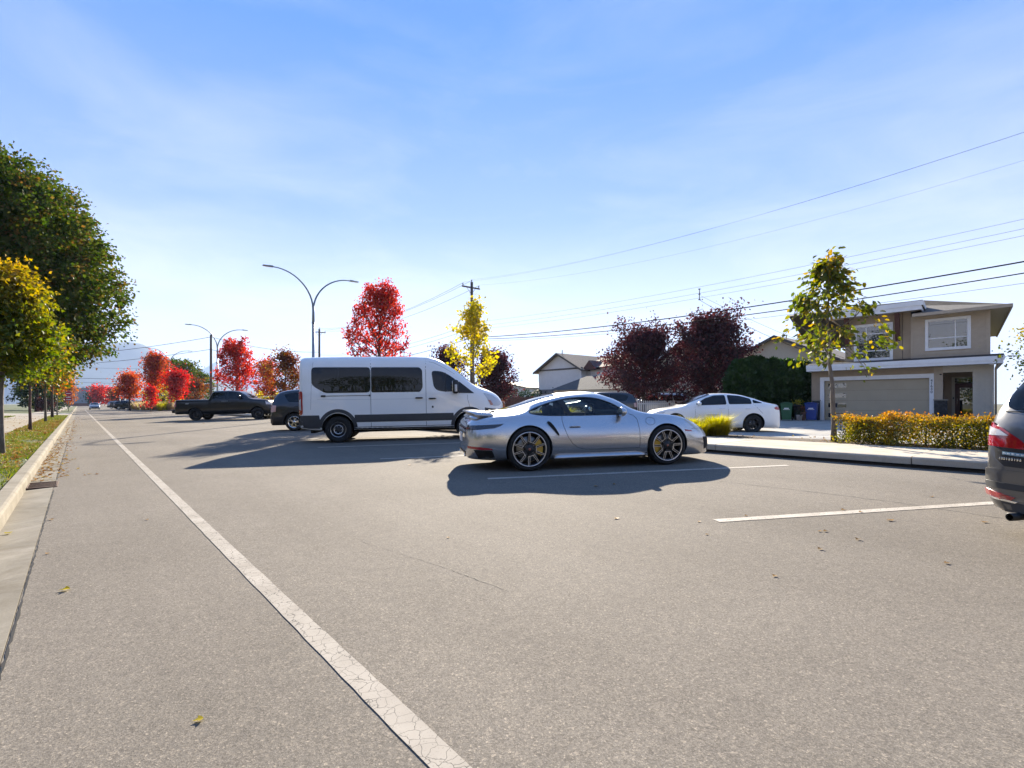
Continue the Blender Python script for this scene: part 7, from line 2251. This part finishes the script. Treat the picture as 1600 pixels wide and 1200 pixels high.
for i, (t_, s_, k) in enumerate([(-14, -15, 1.1), (-2, -17, .9), (9, -15, 1.0), (19, -17, 1.15), (30, -17, .9)]):
    make_big_tree('broadleaf_tree', ['broad garden tree left of the street, outside the view, first of five', 'broad garden tree left of the street, outside the view, second of five', 'broad garden tree left of the street, outside the view, third of five', 'broad garden tree left of the street, outside the view, fourth of five', 'broad garden tree left of the street, outside the view, last of five'][i], 'tree', RS(t_, s_, .2),
        [(0, 0, 4.6 * k, 4.6 * k, 4.4 * k, 4.2 * k), (2, 0, 3.4 * k, 3.4, 3.4, 2.8)], (.3, 1.6, 7 * k), (L_dark if i % 2 else L_green, M_barkd), .22, 13000, 330 + i, ncl=400, cl_r=.5)
# ---- across the street behind the viewer: seen only in glass and paint
apt = thing('apartment_building', 'long beige apartment building across the street, mirrored in the van windows', 'building', (-34, -26, 0), rad(-4))
mb = MB(); mb.box((22, -6, 3.3), (44, 12, 6.6)); mb.build('wall', M_cream, apt)
mb = MB(); mb.add([(-1, .8, 6.6), (45, .8, 6.6), (45, -13, 6.6), (-1, -13, 6.6), (5, -6, 9.2), (39, -6, 9.2)], [(0, 4, 5, 1), (1, 5, 2), (2, 5, 4, 3), (3, 4, 0)]); mb.build('roof', M_shing, apt)
for fl in range(2):
    for i in range(11):
        mb = MB(); mb.box((2.2 + i * 4, .04, 2.0 + fl * 2.9), (1.9, .1, 1.4)); w_ = mb.build('window', M_winr, apt)
for i in range(0, 11, 2):
    mb = MB(); mb.box((4.2 + i * 4, .9, 4.2), (2.4, 1.5, 1.0)); mb.build('balcony', M_trim, apt)
hedge_box('hedge', 'long dark hedge in front of the apartment building across the street', 'hedge', (-22, -19, .1), (26, 2.0, 1.6), rad(-2), L_dark, 5000, .30, 301, stem=False)
for i, (x, y, s_) in enumerate([(-30, -22, .8), (0, -21, .85), (14, -24, .8), (28, -18, .8), (38, -8, .8)]):
    make_big_tree('broadleaf_tree', ['dark broad tree across the street, leftmost of five in a row', 'dark broad tree across the street, second of five in a row', 'dark broad tree across the street, middle of five in a row', 'dark broad tree across the street, fourth of five in a row', 'dark broad tree across the street, last of five in a row'][i], 'tree', (x, y, 0),
        [(0, 0, 5.5 * s_, 4.2 * s_, 4 * s_, 3.6 * s_), (2, 0, 4 * s_, 3, 3, 2.5)], (.3, 2, 7 * s_), (L_yg2 if i % 2 else L_green, M_barkd), .22, 13000, 310 + i, ncl=400, cl_r=.5)

# ------------------------------------------------------------------ street furniture
def street_lamp(label, x, y, z0=KZ, H=9.6, reach=2.75):
    t = thing('street_lamp', label, 'street lamp', (x, y, z0), ROAD_A, 'double armed street lamps')
    hs = H - 2.15
    mb = MB(); mb.tube([(0, 0, 0), (0, 0, .02)], .17, 12); mb.tube([(0, 0, .02), (0, 0, 3.0), (0, 0, hs - 1.2)], [.105, .095, .085], 14); mb.build('pole', M_steel, t)
    mb = MB(); mb.tube([(0, 0, hs - 1.2), (0, 0, hs)], [.088, .075], 12); mb.lathe([(.088, hs - 1.22), (.11, hs - 1.22), (.11, hs - 1.15), (.088, hs - 1.15)], 16); mb.build('mast_head', M_bluegrey, t)
    for s in (-1, 1):
        top = H if s < 0 else H - .12
        pts = []
        for k in range(15):
            u = k / 14
            ang = u * math.pi / 2 * 1.02
            pts.append((s * (.02 + (reach - .3) * (1 - math.cos(ang)) ** .92), 0, hs - .25 + (top - hs + .25) * math.sin(ang) ** .95))
        a = MB(); a.tube(pts, [.062 - .028 * k / 14 for k in range(15)], 8); arm = a.build('arm', M_bluegrey, t)
        hx, hz = pts[-1][0], pts[-1][2]
        b = MB(); b.bbox((hx + s * .30, 0, hz + .0), (.62, .24, .07), .025); b.bbox((hx + s * .12, 0, hz + .035), (.26, .16, .06), .02); lh = b.build('lamp_head', M_bluegrey, arm)
        c = MB(); c.box((hx + s * .34, 0, hz - .038), (.42, .18, .012)); c.build('lens', M_clear, arm)
street_lamp('tall double armed street lamp rising behind the van roof', -13.35, 34.4)
street_lamp('double armed street lamp beside the plain wooden pole', -33.6, 58.4)
street_lamp('farthest double armed street lamp by the round green tree', -55.0, 82.2)

def utility_pole(label, x, y, H, arm=True, z0=.3, r=.15, arms=((.45, 1.9),)):
    t = thing('utility_pole', label, 'utility pole', (x, y, z0), ROAD_A, 'wooden utility poles')
    mb = MB(); mb.tube([(0, 0, -.3), (0, 0, H * .5), (0, 0, H)], [r, r * .85, r * .68], 12); mb.build('pole', M_wood, t)
    if arm:
        for dz, w in arms:
            mb = MB(); mb.bbox((0, .12, H - dz), (w, .10, .12), .01); mb.tube([(-.5, .12, H - dz), (0, .05, H - dz - .6)], .018, 6); mb.tube([(.5, .12, H - dz), (0, .05, H - dz - .6)], .018, 6)
            a = mb.build('cross_arm', M_wood, t)
            for q in (-w / 2 + .1, w / 2 - .1):
                m = MB(); m.lathe([(.0, .26), (.045, .24), (.06, .20), (.035, .17), (.055, .13), (.02, .10), (.02, .05)], 12, 0, 'z', Matrix.Translation((q, .12, H - dz))); m.build('insulator', M_blackp, a)
        m = MB(); m.lathe([(.0, .22), (.045, .20), (.06, .16), (.035, .13), (.05, .08), (.02, .05), (.02, 0)], 12, 0, 'z', Matrix.Translation((0, 0, H))); m.build('insulator', M_blackp, t)
    return t
P1 = RS(36.4, 26.2, 0); P2 = RS(73.5, 26.2, 0); P0 = RS(-3.0, 26.2, 0); P3 = Vector((-34.1, 58.0, 0))
utility_pole('wooden utility pole with cross arm rising behind the bright yellow tree', P1.x, P1.y, 11.55, r=.17)
utility_pole('wooden utility pole with short cross arm beside the nearest lamp post', P2.x, P2.y, 11.6, r=.19)
utility_pole('wooden utility pole outside the view to the right of the modern house', P0.x, P0.y, 11.3)
utility_pole('plain grey wooden pole without arm between two lamp posts', P3.x, P3.y, 8.75, arm=False, r=.16)
P4 = Vector((-60.5, 91.0, 0))
utility_pole('thin far utility pole with cross arm in front of the green tree', P4.x, P4.y, 7.9, r=.13, arms=((.25, 2.6),))
P5 = RS(118, -11, 0)
utility_pole('utility pole on the left of the street hidden by the big maple', P5.x, P5.y, 9.0)

def wire(label, a, b, sag, r, name='overhead_wire', cat='wire', group='overhead wires', n=28):
    a = Vector(a); b = Vector(b)
    pts = [a.lerp(b, i / n) - Vector((0, 0, 4 * sag * (i / n) * (1 - i / n))) for i in range(n + 1)]
    mb = MB(); mb.tube(pts, r, 5)
    o = mb.build(name, M_wire)
    tag(o, label, cat, group)
nv = lambda k: NV * k
up = lambda z: Vector((0, 0, z))
wire('topmost thin wire sweeping to the upper right corner', P1 + up(12.05), P0 + up(11.45), 1.0, .0038)
wire('thin wire just under the topmost one on the right', P1 - nv(.85) + up(11.72), P0 - nv(.85) + up(11.15), 1.0, .0038)
wire('third thin wire of the upper bundle on the right', P1 + nv(.85) + up(11.72), P0 + nv(.85) + up(10.75), 1.15, .0038)
for i, (z1, z0_, lab) in enumerate([(8.35, 8.2, 'faint upper wire of the middle bundle over the house'), (8.0, 7.85, 'middle wire of the bundle crossing above the young tree'), (7.72, 7.6, 'lowest wire of the middle bundle above the young tree')]):
    wire(lab, P1 + nv(.15) + up(z1), P0 + nv(.15) + up(z0_), .55, .006)
wire('thick black cable crossing before the house roof', P1 + up(7.0), P0 + up(6.62), .62, .028, 'overhead_cable', 'cable', 'thick overhead cables')
wire('second thick black cable just below the other, nearer the roof', P1 + up(6.86), P0 + up(6.20), .70, .022, 'overhead_cable', 'cable', 'thick overhead cables')
wire('faint thin wire under the thick cables at the right edge', P1 + up(6.7), P0 + up(5.75), .6, .007)
for k, (dz, off) in enumerate([(12.0, 0), (11.7, -.85), (11.7, .85)]):
    wire(['top thin wire going left from the crossarm pole', 'near thin wire going left from the crossarm', 'far thin wire going left from the crossarm'][k], P1 + nv(off) + up(dz), P2 + nv(off) + up(dz), 1.2, .012)
for k, dz in enumerate([8.2, 7.8, 7.0]):
    wire(['middle wire running left behind the scarlet maple', 'lower wire running left behind the scarlet maple', 'thick cable dipping left behind the van roof'][k], P1 + up(dz), P2 + up(dz), .9, .012 if k < 2 else .024)
wire('dark cable from the plain pole to the pole by the nearest lamp', P3 + up(8.8), P2 + up(8.6), .5, .022, 'overhead_cable', 'cable', 'thick overhead cables')
wire('lower dark cable from the plain pole towards the van roof', P3 + up(7.4), P2 + up(6.3), .5, .022, 'overhead_cable', 'cable', 'thick overhead cables')
wire('dark cable from the plain pole over the street to the maple', P3 + up(8.8), P5 + up(8.9), .8, .026, 'overhead_cable', 'cable', 'thick overhead cables')
wire('second dark cable from the plain pole over the street', P3 + up(7.4), P5 + up(7.4), .7, .024, 'overhead_cable', 'cable', 'thick overhead cables')
wire('dark wire low across the street before the mountain', P4 + up(5.7), P5 + up(6.2), .4, .030, 'overhead_cable', 'cable', 'thick overhead cables')
wire('thin wire across the street above the low dark one', P4 + up(7.6), P5 + up(8.4), .6, .014)
wire('faint wire low across the far street', RS(150, 14, 6.2), RS(150, -12, 6.6), .4, .025)
wire('faint lower wire across the far street', RS(150, 14, 5.2), RS(150, -12, 5.4), .3, .022)
# spreader hanging in the middle bundle, with house drops
_t = 15.0
sp = thing('wire_spreader', 'small black spreader clamped on the middle wires left of the young tree', 'wire spreader', RS(_t, 26.35, 7.0), ROAD_A)
mb = MB(); mb.tube([(0, 0, 0), (0, 0, .62)], .022, 8); mb.build('bar', M_blackp, sp)
for z in (.02, .32, .60):
    mb = MB(); mb.bbox((0, 0, z), (.05, .12, .06), .012); mb.build('clamp', M_blackp, sp)
wire('thin service drop from the spreader to the modern house', RS(_t, 26.35, 7.0), RS(10.0, 33.5, 3.5), .35, .010)
wire('second service drop from the spreader to the modern house', RS(_t - .1, 26.35, 7.2), RS(9.6, 33.5, 3.6), .15, .007)

# stop sign with plate
ss = thing('stop_sign', 'red octagonal sign over a red and white plate by the far side street', 'road sign', RS(100, -1.15, .12), ROAD_A)
mb = MB(); mb.tube([(0, 0, 0), (0, 0, 3.0)], .035, 8); mb.build('post', M_steel, ss)
M_sred = basic('sign_red', (0.42, 0.02, 0.03), 0.45, var=0.05)
octa = [(math.cos(rad(22.5 + 45 * k)) * .42, math.sin(rad(22.5 + 45 * k)) * .42) for k in range(8)]
mb = MB(); mb.prism([(a * 1.06, b * 1.06 + 2.62) for a, b in octa], -.055, -.045, 0, None, 'xz'); brd = mb.build('sign_border', M_trim, ss)
mb = MB(); mb.prism([(a, b + 2.62) for a, b in octa], -.064, -.058, 0, None, 'xz'); mb.build('sign_face', M_sred, ss)
mb = MB(); mb.bbox((0, -.055, 1.86), (.78, .01, .62), .004); mb.build('plate', M_sred, ss)
for z in (2.62, 2.06, 1.72):
    mb = MB(); mb.box((0, -.068, z), (.56, .006, .10)); mb.build('white_bar', M_trim, ss)

# notice board, pole and bollards at the far island
nb = thing('notice_board', 'white notice board on two posts by the far traffic island', 'sign', at_pix(191.5, 100, .15), ROAD_A)
mb = MB(); mb.bbox((0, 0, 2.55), (1.0, .06, .95), .01); mb.build('panel', M_trim, nb)
for s in (-1, 1):
    mb = MB(); mb.tube([(s * .38, .05, 0), (s * .38, .05, 2.2)], .035, 6); mb.build('post', M_steel, nb)
fp = thing('flag_pole', 'slim pale pole standing beside the white notice board', 'pole', at_pix(202.5, 98, .15))
mb = MB(); mb.tube([(0, 0, 0), (0, 0, 4.3)], [.06, .05], 8); mb.build('shaft', M_trim, fp)
mb = MB(); mb.lathe([(0, 4.42), (.07, 4.38), (.07, 4.30), (0, 4.28)], 10); mb.build('finial', M_trim, fp)
for i, px in enumerate((199.5, 208, 185)):
    bo = thing('bollard', ['short white bollard below the pale pole', 'short white bollard right of the pale pole', 'short white bollard left of the notice board'][i], 'bollard', at_pix(px, 97, .1), 0, 'white bollards on the far island')
    mb = MB(); mb.tube([(0, 0, 0), (0, 0, 1.0)], .07, 8); mb.build('post', M_trim, bo)
    mb = MB(); mb.lathe([(.075, .75), (.08, .75), (.08, .88), (.075, .88)], 10); mb.build('band', M_red, bo)
# the far island: kerb ring and soil
def island(pts, z0, z1):
    inner = []
    c = sum((Vector(p) for p in pts), Vector((0, 0, 0))) / len(pts)
    mb = MB(); n = len(pts)
    for i in range(n): inner.append(Vector(pts[i]).lerp(c, .03))
    vs = [Vector((p.x, p.y, z0)) for p in pts] + [Vector((p.x, p.y, z1)) for p in pts] + [Vector((p.x, p.y, z1)) for p in inner]
    fs = []
    for i in range(n):
        j = (i + 1) % n
        fs += [(i, j, n + j, n + i), (n + i, n + j, 2 * n + j, 2 * n + i)]
    mb.add(vs, fs); o = mb.build('island_kerb', M_kerb); o['kind'] = 'structure'
    bm = bmesh.new(); bm.from_mesh(o.data); bmesh.ops.recalc_face_normals(bm, faces=bm.faces); bm.to_mesh(o.data); bm.free()
    me = bpy.data.meshes.new('island_bed'); me.from_pydata([Vector((p.x, p.y, z1 - .03)) for p in inner], [], [tuple(range(n))]); me.materials.append(M_soil)
    if me.polygons[0].normal.z < 0: me.flip_normals()
    link_mesh('island_bed', me)['kind'] = 'structure'
island([RS(84.5, 10.0), RS(87.0, 7.6), RS(91, 6.6), RS(112, 6.4), RS(117, 7.5), RS(119, 10.0)], .05, .34)

# picket fence
pf = thing('picket_fence', 'white picket fence in front of the silver people carrier', 'fence', (7.6, 35.6, .28), rad(4))
for z in (.35, .95):
    mb = MB(); mb.box((1.9, .03, z), (3.9, .03, .08)); mb.build('rail', M_trim, pf)
pk_me = None
for i in range(27):
    if pk_me is None:
        mb = MB(); mb.prism([(-.035, 0), (.035, 0), (.035, 1.12), (0, 1.19), (-.035, 1.12)], -.012, .012, 0, None, 'xz')
        o = mb.build('picket', M_trim, pf); pk_me = o.data
    else: o = link_mesh('picket', pk_me, pf)
    o.location = (i * .145, 0, 0)
# brown board fence glimpsed over the coupe's tail
bf = thing('board_fence', 'brown wooden board fence glimpsed between the van bonnet and the coupe roof', 'fence', (-.6, 50.0, .28), rad(-3))
bm_ = None
for i in range(34):
    if bm_ is None:
        mb = MB(); mb.box((0, 0, .8), (.148, .025, 1.6)); o = mb.build('board', M_barkr, bf); bm_ = o.data
    else: o = link_mesh('board', bm_, bf)
    o.location = (i * .155, 0.004 * (i % 3), .02 * ((i * 7) % 3))

# wheeled bins and pots by the garage
def wheelie(label, x, y, col, rz):
    m = basic('bin_plastic', col, 0.45, var=0.08)
    t = thing('wheeled_bin', label, 'bin', (x, y, HGZ - .02), rz, 'wheeled bins by the garage')
    mb = MB()
    V = []
    for z, w, d in ((.06, .21, .24), (.55, .25, .29), (.90, .28, .33)):
        V += [(-w, -d, z), (w, -d, z), (w, d, z), (-w, d, z)]
    F = [(3, 2, 1, 0)] + [(4*i+k, 4*i+(k+1) % 4, 4*i+4+(k+1) % 4, 4*i+4+k) for i in range(2) for k in range(4)] + [(8, 9, 10, 11)]
    mb.add(V, F); mb.build('body', m, t)
    mb = MB(); mb.bbox((0, 0, .925), (.60, .72, .05), .02); mb.bbox((0, -.36, .95), (.34, .06, .05), .015); mb.build('lid', m, t)
    for s in (-1, 1):
        mb = MB(); mb.lathe([(0, .03), (.08, .03), (.10, .015), (.10, -.015), (.08, -.03), (0, -.03)], 18, 0, 'x', Matrix.Translation((s * .26, .27, .10))); mb.build('wheel', M_blackp, t)
    mb = MB(); mb.tube([(-.22, .36, .90), (-.20, .40, .94), (.20, .40, .94), (.22, .36, .90)], .016, 6); mb.build('handle', m, t)
    mb = MB(); mb.box((0, -.312, .66), (.22, .006, .05)); mb.box((0, -.304, .60), (.32, .006, .02)); mb.build('printed_mark', M_trim, t)
wheelie('green wheeled bin in front of the cedar hedge', 14.75, 27.5, (.02, .10, .045), rad(-30))
wheelie('blue wheeled bin against the stone pier of the garage', 15.95, 27.25, (.012, .045, .24), rad(-38))
def pot(label, x, y, r, h, col, plant):
    t = thing('plant_pot', label, 'pot', (x, y, HGZ - .02), 0, 'pots between the bins')
    mb = MB(); mb.lathe([(0, .01), (r * .75, .01), (r, h), (r * 1.06, h), (r * 1.06, h - .05), (r * .9, h - .04), (0, h - .05)], 20); mb.build('pot', basic('pot_clay', col, 0.8, var=.15), t)
    rs = np.random.RandomState(int(x * 10)); P = rs.normal(size=(160, 3)) * [r * .5, r * .5, .10] + [0, 0, h + .12]
    link_mesh('foliage', leaves_mesh('foliage', P, .07, plant, rs, LEAF_OVAL), t)
pot('terracotta pot between the green and the blue bin', 15.45, 27.3, .20, .45, (.20, .10, .07), L_russet)
pot('pale grey pot in front of the terracotta one', 15.15, 27.0, .15, .32, (.42, .38, .36), L_dark)
pot('tall dark urn with yellow sprigs behind the blue bin', 15.75, 28.2, .22, .85, (.06, .055, .05), L_yellow)

# ------------------------------------------------------------------ more cars, copied with their parts
def copy_car(src, name, label, cat, x, y, yaw, z, paint=None, plane=False, old=None, group=None):
    c = copy_tree(src); c.name = name
    for k in ('group',):
        if k in c: del c[k]
    tag(c, label, cat, group)
    if paint is not None:
        for ch in c.children_recursive:
            if ch.type == 'MESH' and any(m is old for m in ch.data.materials):
                ch.data = ch.data.copy()
                for i, m in enumerate(ch.data.materials):
                    if m is old: ch.data.materials[i] = paint
    set_car(c, x, y, yaw, z, plane)
    return c
M_grey = paint('grey_paint', (0.22, 0.235, 0.25), .5, .35)
def rs_xy(t, s): p = RS(t, s); return p.x, p.y
fwd = math.atan2(DV.y, DV.x)
x, y = rs_xy(138, 2.5); copy_car(sedan, 'saloon_car', 'grey saloon driving towards the viewer far down the street', 'car', x, y, fwd + math.pi, .05, M_grey, old=M_white)
x, y = rs_xy(128, 6.2); copy_car(pickup, 'pickup_truck', 'far black pickup parked beyond the traffic island', 'pickup truck', x, y, STALL, .15)
x, y = rs_xy(120.5, 6.1); copy_car(suv, 'crossover', 'far navy crossover parked nearest the notice board', 'suv', x, y, STALL, .15)
x, y = rs_xy(122, 9.0); copy_car(mini, 'people_carrier', 'far pale people carrier behind the notice board', 'minivan', x, y, STALL, .18)
x, y = rs_xy(146, 6.0); copy_car(suv, 'crossover', 'farthest grey crossover parked behind the far black pickup', 'suv', x, y, STALL, .15, M_grey, old=M_navy)
copy_car(suv, 'crossover', 'dark crossover whose roof shows over the coupe roof', 'suv', 6.6, 31.4, math.pi, .25)
for sy in (-.50, .50):
    pass
copy_car(sedan, 'saloon_car', 'white saloon roof glimpsed over the coupe tail before the hedge', 'car', 2.6, 44.0, rad(4), .28)
copy_car(mini, 'people_carrier', 'white people carrier far off between the pickup bonnet and the crossover', 'minivan', -23.2, 49.5, rad(10), .3, M_white, old=M_pale)
